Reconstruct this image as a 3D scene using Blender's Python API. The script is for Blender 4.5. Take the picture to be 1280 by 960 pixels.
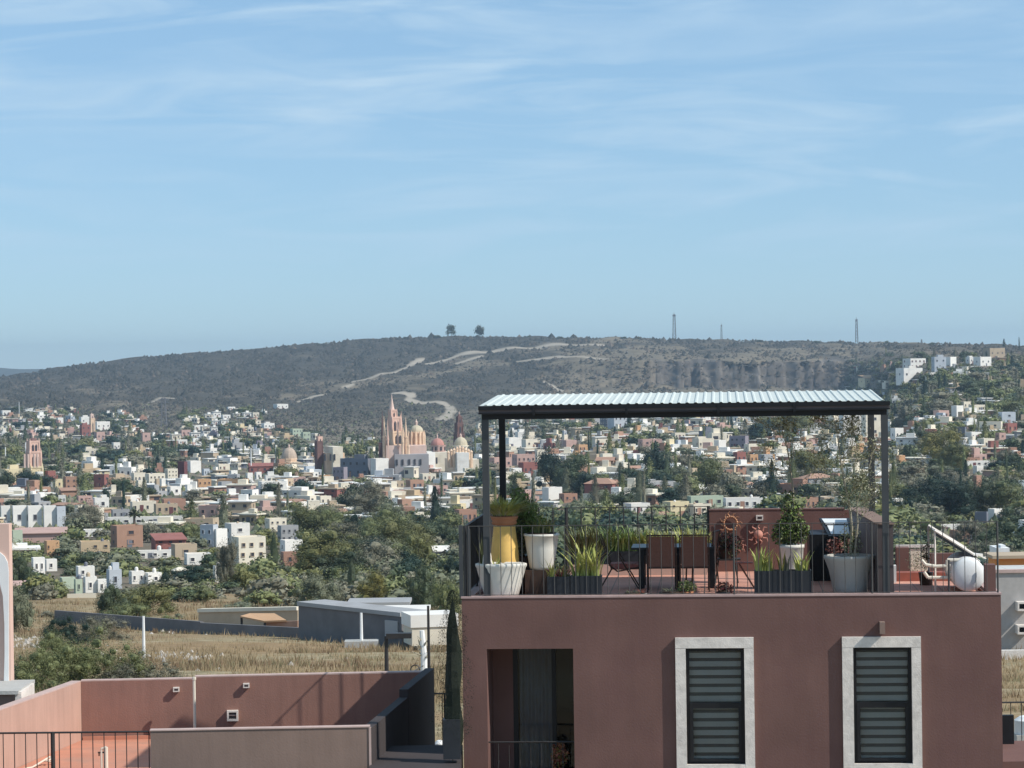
import bpy, math, random
import numpy as np
from mathutils import Vector, Matrix

for o in list(bpy.data.objects):
    bpy.data.objects.remove(o)
SC = bpy.context.scene
COL = SC.collection
rnd = random.Random(7)
R = math.radians

# ------------------------------------------------------------------ camera
FPX = 3400.0
PITCH, ROLL = R(0.506), R(-0.8)
cd = bpy.data.cameras.new('camera')
cam = bpy.data.objects.new('camera', cd)
COL.objects.link(cam)
SC.camera = cam
CM = Matrix.Rotation(R(90) - PITCH, 3, 'X') @ Matrix.Rotation(ROLL, 3, 'Z')
cam.matrix_world = CM.to_4x4()
cd.sensor_width = 36
cd.sensor_fit = 'HORIZONTAL'
cd.lens = FPX / 1280 * 36
cd.clip_start = 0.5
cd.clip_end = 40000

# ------------------------------------------------------------------ light
YAW = R(4.4)                      # the near buildings are turned this much
SUN_EL = R(42.6)
sv = Vector((1.0, -0.31, 0))       # towards the sun, in the buildings' frame
sv = Matrix.Rotation(-YAW, 3, 'Z') @ sv
sv.normalize()
SUN = Vector((sv.x * math.cos(SUN_EL), sv.y * math.cos(SUN_EL), math.sin(SUN_EL)))
sl = bpy.data.lights.new('sun', 'SUN')
so = bpy.data.objects.new('sun', sl)
COL.objects.link(so)
so.rotation_euler = SUN.to_track_quat('Z', 'Y').to_euler()
sl.energy = 4.7
sl.angle = R(0.53)
sl.color = (1.0, 0.95, 0.87)

W = bpy.data.worlds.new('World')
SC.world = W
W.use_nodes = True
nt = W.node_tree
nt.nodes.clear()
N = nt.nodes.new
L = nt.links.new
sky = N('ShaderNodeTexSky')
sky.sky_type = 'NISHITA'
sky.sun_disc = False
sky.sun_elevation = SUN_EL
sky.sun_rotation = math.atan2(SUN.x, SUN.y)
sky.altitude = 1900
sky.air_density = 1.0
sky.dust_density = 0.0
sky.ozone_density = 1.6
bg = N('ShaderNodeBackground')
bg.inputs['Strength'].default_value = 0.10
wo = N('ShaderNodeOutputWorld')
tc = N('ShaderNodeTexCoord')
mp = N('ShaderNodeMapping')
mp.inputs['Scale'].default_value = (6.0, 6.0, 42.0)
mp.inputs['Rotation'].default_value = (0.0, R(-1.5), 0.0)
n1 = N('ShaderNodeTexNoise')
n1.inputs['Scale'].default_value = 1.6
n1.inputs['Detail'].default_value = 7
n1.inputs['Roughness'].default_value = 0.55
n1.inputs['Distortion'].default_value = 1.1
rp = N('ShaderNodeValToRGB')
rp.color_ramp.elements[0].position = 0.41
rp.color_ramp.elements[1].position = 0.74
n2 = N('ShaderNodeTexNoise')
n2.inputs['Scale'].default_value = 0.7
n2.inputs['Detail'].default_value = 4
rp2 = N('ShaderNodeValToRGB')
rp2.color_ramp.elements[0].position = 0.30
rp2.color_ramp.elements[1].position = 0.58
mul = N('ShaderNodeMath'); mul.operation = 'MULTIPLY'
sep = N('ShaderNodeSeparateXYZ')
low = N('ShaderNodeMapRange')     # cirrus thins out towards the horizon
low.inputs['From Min'].default_value = 0.022
low.inputs['From Max'].default_value = 0.060
low.inputs['To Min'].default_value = 0.05
low.inputs['To Max'].default_value = 1.0
mul2 = N('ShaderNodeMath'); mul2.operation = 'MULTIPLY'
mix = N('ShaderNodeMixRGB')
mix.inputs['Color2'].default_value = (7.2, 8.6, 9.6, 1)
tint = N('ShaderNodeMixRGB'); tint.blend_type = 'MULTIPLY'
tint.inputs['Fac'].default_value = 1
tint.inputs["Color2"].default_value = (0.90, 1.08, 1.22, 1)
L(tc.outputs['Generated'], mp.inputs['Vector'])
L(mp.outputs['Vector'], n1.inputs['Vector'])
L(mp.outputs['Vector'], n2.inputs['Vector'])
L(n1.outputs['Fac'], rp.inputs['Fac'])
L(n2.outputs['Fac'], rp2.inputs['Fac'])
L(rp.outputs['Color'], mul.inputs[0])
L(rp2.outputs['Color'], mul.inputs[1])
L(tc.outputs['Generated'], sep.inputs['Vector'])
L(sep.outputs['Z'], low.inputs['Value'])
L(mul.outputs[0], mul2.inputs[0])
L(low.outputs[0], mul2.inputs[1])
L(mul2.outputs[0], mix.inputs['Fac'])
L(sky.outputs[0], tint.inputs['Color1'])
L(tint.outputs[0], mix.inputs['Color1'])
veil = N('ShaderNodeMixRGB')       # thin high haze over the whole sky
veil.inputs['Fac'].default_value = 0.55
veil.inputs['Color2'].default_value = (3.5, 5.8, 8.2, 1)
L(mix.outputs[0], veil.inputs['Color1'])
L(veil.outputs[0], bg.inputs['Color'])
L(bg.outputs[0], wo.inputs['Surface'])
SC.view_settings.view_transform = 'Standard'
SC.view_settings.look = 'None'
SC.view_settings.gamma = 1
SC.view_settings.use_curve_mapping = False
SC.view_settings.exposure = 0.0
SC.render.engine = 'CYCLES'
SC.cycles.max_bounces = 6
SC.cycles.volume_bounces = 0
SC.cycles.use_denoising = True

# ------------------------------------------------------------------ pixel <-> place
def ray(px, py):
    return CM @ Vector(((px - 640) / FPX, -(py - 480) / FPX, -1.0))

def PT(px, py, d):
    r = ray(px, py)
    return r * (d / r.y)

RIDGE = [(-700, 480), (-300, 478), (-60, 474), (0, 471), (30, 467), (60, 462), (100, 456), (175, 447), (250, 441), (320, 436), (400, 429),
         (480, 423), (560, 421), (640, 421), (760, 422), (900, 425), (1000, 427), (1080, 428), (1160, 429), (1280, 432), (1500, 436), (2000, 445)]
RX = np.array([a for a, b in RIDGE], float); RY = np.array([b for a, b in RIDGE], float)
PL = [(0, 4000), (500, 2700), (530, 2150), (560, 1650), (580, 1330), (600, 1050), (620, 850), (660, 600), (700, 430), (740, 310),
      (760, 265), (800, 190), (850, 130), (900, 100), (960, 78), (1050, 60), (1200, 45), (1500, 31)]
PM = [(0, 3800), (440, 3350), (452, 3010), (486, 2920), (505, 2300), (530, 1600), (560, 1150), (580, 950), (600, 800), (640, 600), (700, 420), (740, 310),
      (760, 265), (800, 190), (850, 130), (900, 100), (960, 78), (1050, 60), (1200, 45), (1500, 31)]
PR = [(0, 3000), (446, 2100), (470, 1600), (500, 1300), (540, 1050), (580, 860), (620, 680), (660, 540), (700, 420), (740, 310),
      (760, 265), (800, 190), (850, 130), (900, 100), (960, 78), (1050, 60), (1200, 45), (1500, 31)]

def depth(x, y):
    """distance of the ground seen at a point of the photograph"""
    rid = float(np.interp(x, RX, RY))
    def one(P):
        ys = [rid] + [p[0] for p in P[1:]]
        ls = [math.log(p[1]) for p in P]
        return float(np.interp(y, ys, ls))
    a, b, c = one(PL), one(PM), one(PR)
    if x < 560: v = a
    elif x < 820:
        t = (x - 560) / 260; t = t * t * (3 - 2 * t); v = a * (1 - t) + b * t
    elif x < 1060: v = b
    elif x < 1180:
        t = (x - 1060) / 120; t = t * t * (3 - 2 * t); v = b * (1 - t) + c * t
    else: v = c
    return math.exp(v)

def ground(px, py):
    return PT(px, py, depth(px, py))

# the near buildings' own frame: u along the front, v into depth, z up
UV = Vector((math.cos(YAW), -math.sin(YAW), 0)); VV = Vector((math.sin(YAW), math.cos(YAW), 0))
O0 = PT(577, 746, 45.0)
OB = Vector((O0.x, O0.y, 0))
ZT = O0.z                         # top of the main facade
def FU(px, py, v):
    r = ray(px, py)
    t = (v + OB.dot(VV)) / r.dot(VV)
    p = r * t
    return ((p - OB).dot(UV), p.z)
def U(px, v, py=700): return FU(px, py, v)[0]
def Z(px, py, v): return FU(px, py, v)[1]

# ------------------------------------------------------------------ mesh helpers
class MB:
    def __init__(s):
        s.v, s.f, s.m, s.cur = [], [], [], 0
    def mat(s, i): s.cur = i; return s
    def face(s, pts):
        n = len(s.v); s.v += [tuple(p) for p in pts]; s.f.append(tuple(range(n, n + len(pts)))); s.m.append(s.cur)
    def raw(s, vs, fs):
        n = len(s.v); s.v += [tuple(p) for p in vs]
        for f in fs: s.f.append(tuple(i + n for i in f)); s.m.append(s.cur)
    def box(s, x0, x1, y0, y1, z0, z1, rot=0, c=None):
        vs = [(x, y, z) for z in (z0, z1) for y in (y0, y1) for x in (x0, x1)]
        if rot:
            cx, cy = c if c else ((x0 + x1) / 2, (y0 + y1) / 2)
            ca, sa = math.cos(rot), math.sin(rot)
            vs = [(cx + (x - cx) * ca - (y - cy) * sa, cy + (x - cx) * sa + (y - cy) * ca, z) for x, y, z in vs]
        s.raw(vs, [(0, 2, 3, 1), (4, 5, 7, 6), (0, 1, 5, 4), (2, 6, 7, 3), (0, 4, 6, 2), (1, 3, 7, 5)])
        return s
    def bar(s, p, q, r, r2=None, n=6, cap=True):
        p, q = Vector(p), Vector(q); r2 = r if r2 is None else r2
        d = q - p
        if d.length < 1e-6: return s
        d.normalize(); a = d.orthogonal().normalized(); b = d.cross(a)
        vs = []
        for c, rr in ((p, r), (q, r2)):
            for k in range(n):
                t = 2 * math.pi * (k + .5) / n
                vs.append(c + a * math.cos(t) * rr + b * math.sin(t) * rr)
        fs = [(k, (k + 1) % n, n + (k + 1) % n, n + k) for k in range(n)]
        if cap: fs += [tuple(range(n))[::-1], tuple(range(n, 2 * n))]
        s.raw(vs, fs); return s
    def path(s, pts, rs, n=6):
        for i in range(len(pts) - 1): s.bar(pts[i], pts[i + 1], rs[i], rs[i + 1], n)
        return s
    def lathe(s, prof, c=(0, 0, 0), n=24, sx=1, sy=1, cap=True, wob=None):
        vs = []
        for r, z in prof:
            for k in range(n):
                t = 2 * math.pi * k / n
                w = wob(t, z) if wob else 1
                vs.append((c[0] + r * sx * w * math.cos(t), c[1] + r * sy * w * math.sin(t), c[2] + z))
        fs = []
        for i in range(len(prof) - 1):
            for k in range(n):
                k2 = (k + 1) % n
                fs.append((i * n + k, i * n + k2, (i + 1) * n + k2, (i + 1) * n + k))
        if cap:
            fs.append(tuple(range(n))[::-1]); fs.append(tuple(range((len(prof) - 1) * n, len(prof) * n)))
        s.raw(vs, fs); return s
    def prism(s, poly, y0, y1, axis='y'):
        n = len(poly)
        if axis == 'y': a = [(x, y0, z) for x, z in poly]; b = [(x, y1, z) for x, z in poly]
        elif axis == 'x': a = [(y0, x, z) for x, z in poly]; b = [(y1, x, z) for x, z in poly]
        else: a = [(x, z, y0) for x, z in poly]; b = [(x, z, y1) for x, z in poly]
        s.raw(a + b, [tuple(range(n)), tuple(range(n, 2 * n))[::-1]] + [(k, k + n, (k + 1) % n + n, (k + 1) % n) for k in range(n)])
        return s
    def holes(s, x0, x1, z0, z1, y0, y1, hs):
        """a slab in the xz plane with rectangular openings"""
        xs = sorted({x0, x1} | {h[0] for h in hs} | {h[1] for h in hs}); zs = sorted({z0, z1} | {h[2] for h in hs} | {h[3] for h in hs})
        xs = [x for x in xs if x0 <= x <= x1]; zs = [z for z in zs if z0 <= z <= z1]
        def solid(i, j):
            if i < 0 or j < 0 or i >= len(xs) - 1 or j >= len(zs) - 1: return False
            cx, cz = (xs[i] + xs[i + 1]) / 2, (zs[j] + zs[j + 1]) / 2
            return not any(h[0] < cx < h[1] and h[2] < cz < h[3] for h in hs)
        for i in range(len(xs) - 1):
            for j in range(len(zs) - 1):
                if not solid(i, j): continue
                a, b, c, d = xs[i], xs[i + 1], zs[j], zs[j + 1]
                s.face([(a, y0, c), (b, y0, c), (b, y0, d), (a, y0, d)])
                s.face([(a, y1, c), (a, y1, d), (b, y1, d), (b, y1, c)])
                if not solid(i - 1, j): s.face([(a, y0, c), (a, y0, d), (a, y1, d), (a, y1, c)])
                if not solid(i + 1, j): s.face([(b, y0, c), (b, y1, c), (b, y1, d), (b, y0, d)])
                if not solid(i, j - 1): s.face([(a, y0, c), (a, y1, c), (b, y1, c), (b, y0, c)])
                if not solid(i, j + 1): s.face([(a, y0, d), (b, y0, d), (b, y1, d), (a, y1, d)])
        return s
    def mesh(s, name, off=(0, 0, 0), smooth=False):
        me = bpy.data.meshes.new(name)
        ox, oy, oz = off
        me.from_pydata([(x - ox, y - oy, z - oz) for x, y, z in s.v], [], s.f)
        me.polygons.foreach_set('material_index', s.m)
        if smooth: me.polygons.foreach_set('use_smooth', [True] * len(s.f))
        me.update()
        return me

def quads_mesh(name, V, mi=None, tri=False):
    """V: (n, 4 or 3, 3) array of separate faces"""
    n, k = V.shape[0], V.shape[1]
    me = bpy.data.meshes.new(name)
    me.vertices.add(n * k); me.vertices.foreach_set('co', V.reshape(-1).astype(np.float32))
    me.loops.add(n * k); me.loops.foreach_set('vertex_index', np.arange(n * k, dtype=np.int32))
    me.polygons.add(n); me.polygons.foreach_set('loop_start', np.arange(0, n * k, k, dtype=np.int32))
    if mi is not None: me.polygons.foreach_set('material_index', np.asarray(mi, dtype=np.int32))
    me.update(calc_edges=True)
    return me

def tag(o, label=None, cat=None, group=None, kind=None):
    if label: o['label'] = label
    if cat: o['category'] = cat
    if group: o['group'] = group
    if kind: o['kind'] = kind
    return o

def add(name, me, mats, parent=None, loc=(0, 0, 0), rot=0, byobj=False):
    o = bpy.data.objects.new(name, me)
    COL.objects.link(o)
    mats = mats if isinstance(mats, (list, tuple)) else [mats]
    if byobj:
        if len(me.materials) == 0:
            for m in mats: me.materials.append(m)
        for i, m in enumerate(mats):
            o.material_slots[i].link = 'OBJECT'; o.material_slots[i].material = m
    elif len(me.materials) == 0:
        for m in mats: me.materials.append(m)
    if parent: o.parent = parent
    o.location = loc; o.rotation_euler = (0, 0, rot)
    return o

class Thing:
    """an Empty at the thing's base; parts are given in the frame's coordinates"""
    def __init__(s, name, label, cat, at, group=None, frame='b', kind=None):
        s.at = at
        e = bpy.data.objects.new(name, None); COL.objects.link(e)
        e.empty_display_size = 0.2
        if frame == 'b':
            e.location = OB + UV * at[0] + VV * at[1] + Vector((0, 0, at[2])); e.rotation_euler = (0, 0, -YAW)
        else: e.location = at
        tag(e, label, cat, group, kind)
        s.e = e
    def part(s, name, mb, mats, parent=None, smooth=False, label=None):
        o = add(name, mb.mesh(name, s.at, smooth), mats, parent or s.e)
        if label: o['label'] = label
        return o

def single(name, mb, mats, label, cat, at, group=None, kind=None, smooth=False, frame='b'):
    """a thing of one mesh"""
    me = mb.mesh(name, at, smooth)
    o = add(name, me, mats)
    if frame == 'b':
        o.location = OB + UV * at[0] + VV * at[1] + Vector((0, 0, at[2])); o.rotation_euler = (0, 0, -YAW)
    else: o.location = at
    return tag(o, label, cat, group, kind)

def copy_tree(root, label=None, loc=None, rot=None):
    r = root.copy(); COL.objects.link(r)
    if label: r['label'] = label
    if loc is not None: r.location = loc
    if rot is not None: r.rotation_euler = (0, 0, rot)
    for c in list(root.children):
        k = c.copy(); COL.objects.link(k); k.parent = r
        for g in list(c.children):
            q = g.copy(); COL.objects.link(q); q.parent = k
    return r

# ------------------------------------------------------------------ materials
def mat(name, col, rough=0.85, var=0.12, scale=2.0, bump=0.0, bscale=60, metal=0.0, stain=None, sscale=0.6, spec=0.3, objvar=0.0, coord='Object', detail=5, drip=0.0):
    m = bpy.data.materials.new(name); m.use_nodes = True
    t = m.node_tree; b = t.nodes['Principled BSDF']
    b.inputs['Roughness'].default_value = rough; b.inputs['Metallic'].default_value = metal
    b.inputs['Specular IOR Level'].default_value = spec
    T = t.nodes.new('ShaderNodeTexCoord')
    nz = t.nodes.new('ShaderNodeTexNoise'); nz.inputs['Scale'].default_value = scale; nz.inputs['Detail'].default_value = detail
    t.links.new(T.outputs[coord], nz.inputs['Vector'])
    mr = t.nodes.new('ShaderNodeMapRange')
    mr.inputs['From Min'].default_value = 0.25; mr.inputs['From Max'].default_value = 0.75
    mr.inputs['To Min'].default_value = 1 - var; mr.inputs['To Max'].default_value = 1 + var
    t.links.new(nz.outputs['Fac'], mr.inputs['Value'])
    mx = t.nodes.new('ShaderNodeVectorMath'); mx.operation = 'SCALE'
    mx.inputs[0].default_value = col[:3]
    t.links.new(mr.outputs[0], mx.inputs['Scale'])
    out = mx.outputs[0]
    if stain:
        n3 = t.nodes.new('ShaderNodeTexNoise'); n3.inputs['Scale'].default_value = sscale; n3.inputs['Detail'].default_value = 8
        n3.inputs['Roughness'].default_value = 0.65
        t.links.new(T.outputs[coord], n3.inputs['Vector'])
        cr = t.nodes.new('ShaderNodeMapRange'); cr.inputs['From Min'].default_value = 0.5; cr.inputs['From Max'].default_value = 0.72
        cr.inputs['To Max'].default_value = stain[3] if len(stain) > 3 else 0.6
        t.links.new(n3.outputs['Fac'], cr.inputs['Value'])
        m2 = t.nodes.new('ShaderNodeMixRGB'); m2.inputs['Color2'].default_value = (*stain[:3], 1)
        t.links.new(cr.outputs[0], m2.inputs['Fac']); t.links.new(out, m2.inputs['Color1']); out = m2.outputs[0]
    if objvar:
        oi = t.nodes.new('ShaderNodeObjectInfo')
        r2 = t.nodes.new('ShaderNodeMapRange'); r2.inputs['To Min'].default_value = 1 - objvar; r2.inputs['To Max'].default_value = 1 + objvar
        t.links.new(oi.outputs['Random'], r2.inputs['Value'])
        s2 = t.nodes.new('ShaderNodeVectorMath'); s2.operation = 'SCALE'
        t.links.new(out, s2.inputs[0]); t.links.new(r2.outputs[0], s2.inputs['Scale']); out = s2.outputs[0]
    if drip:
        mp_ = t.nodes.new('ShaderNodeMapping'); mp_.inputs['Scale'].default_value = (7, 7, .55)
        n5 = t.nodes.new('ShaderNodeTexNoise'); n5.inputs['Scale'].default_value = 1.0; n5.inputs['Detail'].default_value = 7; n5.inputs['Roughness'].default_value = .7
        r5 = t.nodes.new('ShaderNodeMapRange'); r5.inputs['From Min'].default_value = .35; r5.inputs['From Max'].default_value = .7; r5.inputs['To Min'].default_value = 1 + drip; r5.inputs['To Max'].default_value = 1 - drip
        s5 = t.nodes.new('ShaderNodeVectorMath'); s5.operation = 'SCALE'
        t.links.new(T.outputs[coord], mp_.inputs['Vector']); t.links.new(mp_.outputs[0], n5.inputs['Vector']); t.links.new(n5.outputs['Fac'], r5.inputs['Value'])
        t.links.new(out, s5.inputs[0]); t.links.new(r5.outputs[0], s5.inputs['Scale']); out = s5.outputs[0]
    t.links.new(out, b.inputs['Base Color'])
    if bump:
        n4 = t.nodes.new('ShaderNodeTexNoise'); n4.inputs['Scale'].default_value = bscale; n4.inputs['Detail'].default_value = 6
        bp = t.nodes.new('ShaderNodeBump'); bp.inputs['Strength'].default_value = bump; bp.inputs['Distance'].default_value = 0.02
        t.links.new(T.outputs[coord], n4.inputs['Vector']); t.links.new(n4.outputs['Fac'], bp.inputs['Height']); t.links.new(bp.outputs[0], b.inputs['Normal'])
    return m

M = {}
M['facade'] = mat('plum_stucco', (0.163, 0.089, 0.076), 0.9, 0.15, 1.1, 0.16, 30, stain=(0.140, 0.070, 0.068, 0.6), sscale=0.45, drip=.045)
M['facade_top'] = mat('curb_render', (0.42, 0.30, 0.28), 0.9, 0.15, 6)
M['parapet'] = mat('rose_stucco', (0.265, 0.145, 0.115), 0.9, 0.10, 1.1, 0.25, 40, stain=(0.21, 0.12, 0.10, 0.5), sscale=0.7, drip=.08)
M['parapet_lit'] = mat('sunlit_rose_stucco', (0.46, 0.295, 0.235), 0.9, 0.10, 0.9, 0.2, 40, stain=(0.40, 0.27, 0.22, 0.6), sscale=0.6, drip=.08)  # lighter copy of the rose stucco, sunlight put into its colour
M['gable'] = mat('gable_stucco', (0.66, 0.46, 0.38), 0.9, 0.06, 1.0)
M['taupe'] = mat('taupe_stucco', (0.235, 0.165, 0.135), 0.9, 0.10, 1.0, 0.12, 30, stain=(.19, .13, .108, .5), sscale=.6, drip=.07)
M['alley'] = mat('alley_painted_shade', (0.055, 0.045, 0.045), 0.9, .15, 1)  # near-black colour stands in for the main house's shadow on the alley walls
M['cap'] = mat('parapet_cap', (0.50, 0.37, 0.33), 0.9, 0.12, 5)
M['stone'] = mat('pale_quarry_stone', (0.72, 0.66, 0.60), 0.85, 0.16, 9, 0.3, 50, stain=(0.45, 0.40, 0.36, 0.5), sscale=3)
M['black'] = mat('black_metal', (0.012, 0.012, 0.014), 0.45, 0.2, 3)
M['iron'] = mat('dark_iron', (0.035, 0.033, 0.033), 0.5, 0.2, 5)
M['rail'] = mat('grey_railing_paint', (0.07, 0.068, 0.066), 0.5, 0.2, 5)
M['post'] = mat('grey_painted_steel', (0.060, 0.064, 0.068), 0.5, 0.15, 3)
M['gutter'] = mat('brown_gutter', (0.10, 0.08, 0.08), 0.5, 0.2, 2)
M['roofsheet'] = mat('galvanised_sheet', (0.54, 0.58, 0.55), 0.75, 0.06, 4, stain=(0.55, 0.60, 0.58, 0.4), sscale=2)
M['white'] = mat('white_paint', (0.78, 0.78, 0.76), 0.7, 0.06, 3)
M['pipe'] = mat('white_pipe', (0.72, 0.66, 0.55), 0.6, 0.1, 3)
M['pot_white'] = mat('white_glazed_clay', (0.72, 0.69, 0.62), 0.55, 0.08, 3, 0.05, stain=(0.5, 0.46, 0.38, 0.4), sscale=3)
M['pot_grey'] = mat('grey_concrete_pot', (0.42, 0.41, 0.38), 0.85, 0.07, 3, 0.15)
M['pot_yellow'] = mat('yellow_clay', (0.78, 0.50, 0.15), 0.7, 0.08, 6, stain=(0.5, 0.30, 0.10, 0.4), sscale=5)
M['terracotta'] = mat('terracotta', (0.42, 0.18, 0.09), 0.85, 0.15, 6, 0.2)
M['planter'] = mat('anthracite_planter', (0.025, 0.028, 0.033), 0.6, 0.15, 3)
M['soil'] = mat('soil', (0.05, 0.035, 0.025), 0.95, 0.3, 20, 0.5)
M['sling'] = mat('brown_sling_fabric', (0.17, 0.085, 0.06), 0.8, 0.12, 40, 0.1, 200)
M['wood'] = mat('dark_wood', (0.06, 0.035, 0.025), 0.6, 0.25, 8)
M['redwood'] = mat('red_painted_wood', (0.30, 0.10, 0.07), 0.7, 0.15, 8)
M['pinkclay'] = mat('pink_clay', (0.55, 0.26, 0.20), 0.8, 0.15, 8)
M['glassdark'] = mat('dark_window_glass', (0.012, 0.014, 0.018), 0.38, 0.1, 1, spec=0.4)
M['curtain'] = mat('grey_curtain', (0.20, 0.22, 0.27), 0.9, 0.1, 3)
M['frost'] = mat('skylight_sheet', (0.80, 0.82, 0.82), 0.35, 0.05, 2)
M['collector'] = mat('collector_glass', (0.02, 0.022, 0.03), 0.15, 0.1, 3, spec=0.6)
M['concrete'] = mat('concrete', (0.44, 0.43, 0.40), 0.9, 0.10, 1.5, 0.3, 25, stain=(0.34, 0.32, 0.30, 0.5), sscale=1.2)
M['blockwall'] = mat('grey_block_wall', (0.16, 0.155, 0.16), 0.95, 0.2, 0.5, stain=(0.10, 0.10, 0.10, 0.6), sscale=0.4)
M['orange'] = mat('orange_stucco', (0.72, 0.30, 0.09), 0.85, 0.1, 1.5)
M['bark'] = mat('bark', (0.13, 0.10, 0.075), 0.95, 0.3, 8)
M['palebark'] = mat('pale_bark', (0.36, 0.32, 0.24), 0.9, 0.2, 12)
M['pane'] = mat('far_window', (0.06, 0.06, 0.07), 0.3, 0.2, 1)
M['road'] = mat('pale_dirt', (0.36, 0.31, 0.25), 0.95, 0.2, 0.05)
M['straw'] = mat('dry_straw', (0.37, 0.28, 0.165), 0.9, 0.3, 0.3, coord='Object')
M['straw2'] = mat('brown_straw', (0.27, 0.185, 0.11), 0.9, 0.3, 0.3)
M['straw3'] = mat('olive_grass', (0.26, 0.23, 0.13), 0.9, 0.3, 0.3)
M['steel_far'] = mat('far_steel', (0.16, 0.16, 0.17), 0.6, 0.1, 1)
LEAF = {
    'dark': mat('leaf_dark', (0.058, 0.076, 0.038), 0.6, 0.45, 1.2, objvar=0.25),
    'deep': mat('leaf_deep_blue', (0.020, 0.040, 0.026), 0.6, 0.4, 1.0, objvar=0.2),
    'mid': mat('leaf_mid', (0.135, 0.148, 0.060), 0.6, 0.45, 1.0, objvar=0.25),
    'olive': mat('leaf_olive', (0.145, 0.145, 0.052), 0.6, 0.4, 0.9, objvar=0.2),
    'grey': mat('leaf_grey', (0.160, 0.152, 0.105), 0.7, 0.35, 0.9, objvar=0.2),
    'gold': mat('leaf_gold', (0.20, 0.18, 0.05), 0.6, 0.4, 0.9, objvar=0.2),
    'fresh': mat('leaf_fresh', (0.16, 0.23, 0.06), 0.5, 0.4, 6),
    'blade': mat('leaf_blade', (0.36, 0.38, 0.11), 0.5, 0.4, 5),
    'blade_red': mat('leaf_reddish', (0.12, 0.030, 0.030), 0.5, 0.4, 8),
    'pale': mat('leaf_pale', (0.40, 0.39, 0.25), 0.6, 0.3, 5),
    'alley_shade': mat('leaf_painted_shade', (0.014, 0.020, 0.013), 0.8, 0.4, 2),  # building's shade on the alley cypress, put into the leaf colour
    'sage': mat('leaf_sage', (0.15, 0.16, 0.10), 0.7, 0.3, 3),
}
PAL = {  # far and mid house paint
    'white': (0.80, 0.77, 0.71), 'cream': (0.74, 0.67, 0.54), 'ochre': (0.52, 0.40, 0.26), 'terracotta': (0.40, 0.24, 0.17),
    'pink': (0.52, 0.35, 0.30), 'red': (0.30, 0.125, 0.105), 'brick': (0.38, 0.22, 0.16), 'grey': (0.36, 0.36, 0.36),
    'pale blue': (0.50, 0.53, 0.56), 'yellow': (0.66, 0.56, 0.36), 'mauve': (0.26, 0.23, 0.26), 'pale green': (0.44, 0.50, 0.38),
    'orange': (0.56, 0.34, 0.19), 'maroon': (0.17, 0.07, 0.07), 'tan': (0.48, 0.38, 0.27), 'slate': (0.17, 0.18, 0.21)}
HM = {k: mat(k.replace(' ', '_') + '_stucco', v, 0.9, 0.10, 0.35, stain=(v[0] * .6, v[1] * .57, v[2] * .55, 0.45), sscale=0.25, objvar=0.08) for k, v in PAL.items()}

# brick-like material for the near block wall, tiles for the terrace floor
def tile_mat(name, c1, c2, mortar, w, h, ms=0.02, rough=0.8):
    m = bpy.data.materials.new(name); m.use_nodes = True; t = m.node_tree; b = t.nodes['Principled BSDF']
    T = t.nodes.new('ShaderNodeTexCoord'); br = t.nodes.new('ShaderNodeTexBrick')
    br.offset = 0.0; br.inputs['Scale'].default_value = 1; br.inputs['Brick Width'].default_value = w; br.inputs['Row Height'].default_value = h
    br.inputs['Mortar Size'].default_value = ms; br.inputs['Color1'].default_value = (*c1, 1); br.inputs['Color2'].default_value = (*c2, 1); br.inputs['Mortar'].default_value = (*mortar, 1)
    nz = t.nodes.new('ShaderNodeTexNoise'); nz.inputs['Scale'].default_value = 2.5; nz.inputs['Detail'].default_value = 6
    mr = t.nodes.new('ShaderNodeMapRange'); mr.inputs['To Min'].default_value = 0.75; mr.inputs['To Max'].default_value = 1.2
    sc = t.nodes.new('ShaderNodeVectorMath'); sc.operation = 'SCALE'
    t.links.new(T.outputs['Object'], br.inputs['Vector']); t.links.new(T.outputs['Object'], nz.inputs['Vector'])
    t.links.new(nz.outputs['Fac'], mr.inputs['Value']); t.links.new(br.outputs['Color'], sc.inputs[0]); t.links.new(mr.outputs[0], sc.inputs['Scale'])
    t.links.new(sc.outputs[0], b.inputs['Base Color']); b.inputs['Roughness'].default_value = rough
    return m
M['tiles'] = tile_mat('terrace_tiles', (0.60, 0.30, 0.22), (0.55, 0.27, 0.20), (0.32, 0.19, 0.15), 0.4, 0.4, 0.012)
M['seal'] = mat('red_roof_coating', (0.52, 0.235, 0.155), 0.85, 0.16, 1.2, stain=(0.40, 0.23, 0.17, 0.8), sscale=1.3)
HAZE = 0.000082

# ------------------------------------------------------------------ terrain: one sheet
def sstep(a, b, x):
    t = min(1, max(0, (x - a) / (b - a))); return t * t * (3 - 2 * t)

def wav(x, y, s):
    return math.sin(x / s + 1.7 * math.sin(y / s * 2.3)) * math.cos(y / s * 3.1 + x / s * .37)

def zone(x, y):
    """(scrub, dry field, cliff, town soil) weights"""
    rid = float(np.interp(x, RX, RY))
    scr = 1 - sstep(505 if x < 700 else 490, 545 if x < 700 else 510, y)
    if x > 1060: scr = 1 - sstep(432, 448, y)
    fld = sstep(742, 752, y + 3 * wav(x, y, 30))
    if 240 < x < 420 and 722 < y < 760: fld = 1
    cl = 0
    if 790 < x < 1075:
        e0 = 452 + 6 * wav(x, 0, 18); e1 = 486 - 10 * (1 - sstep(800, 860, x)) + 3 * wav(x, 5, 9)
        cl = sstep(e0 - 2, e0 + 2, y) * (1 - sstep(e1 - 3, e1 + 3, y)) * sstep(795, 830, x) * (1 - sstep(1040, 1075, x))
    if 720 < x < 800: cl = 0.25 * sstep(455, 465, y) * (1 - sstep(485, 495, y))
    return scr, fld, cl

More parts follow.
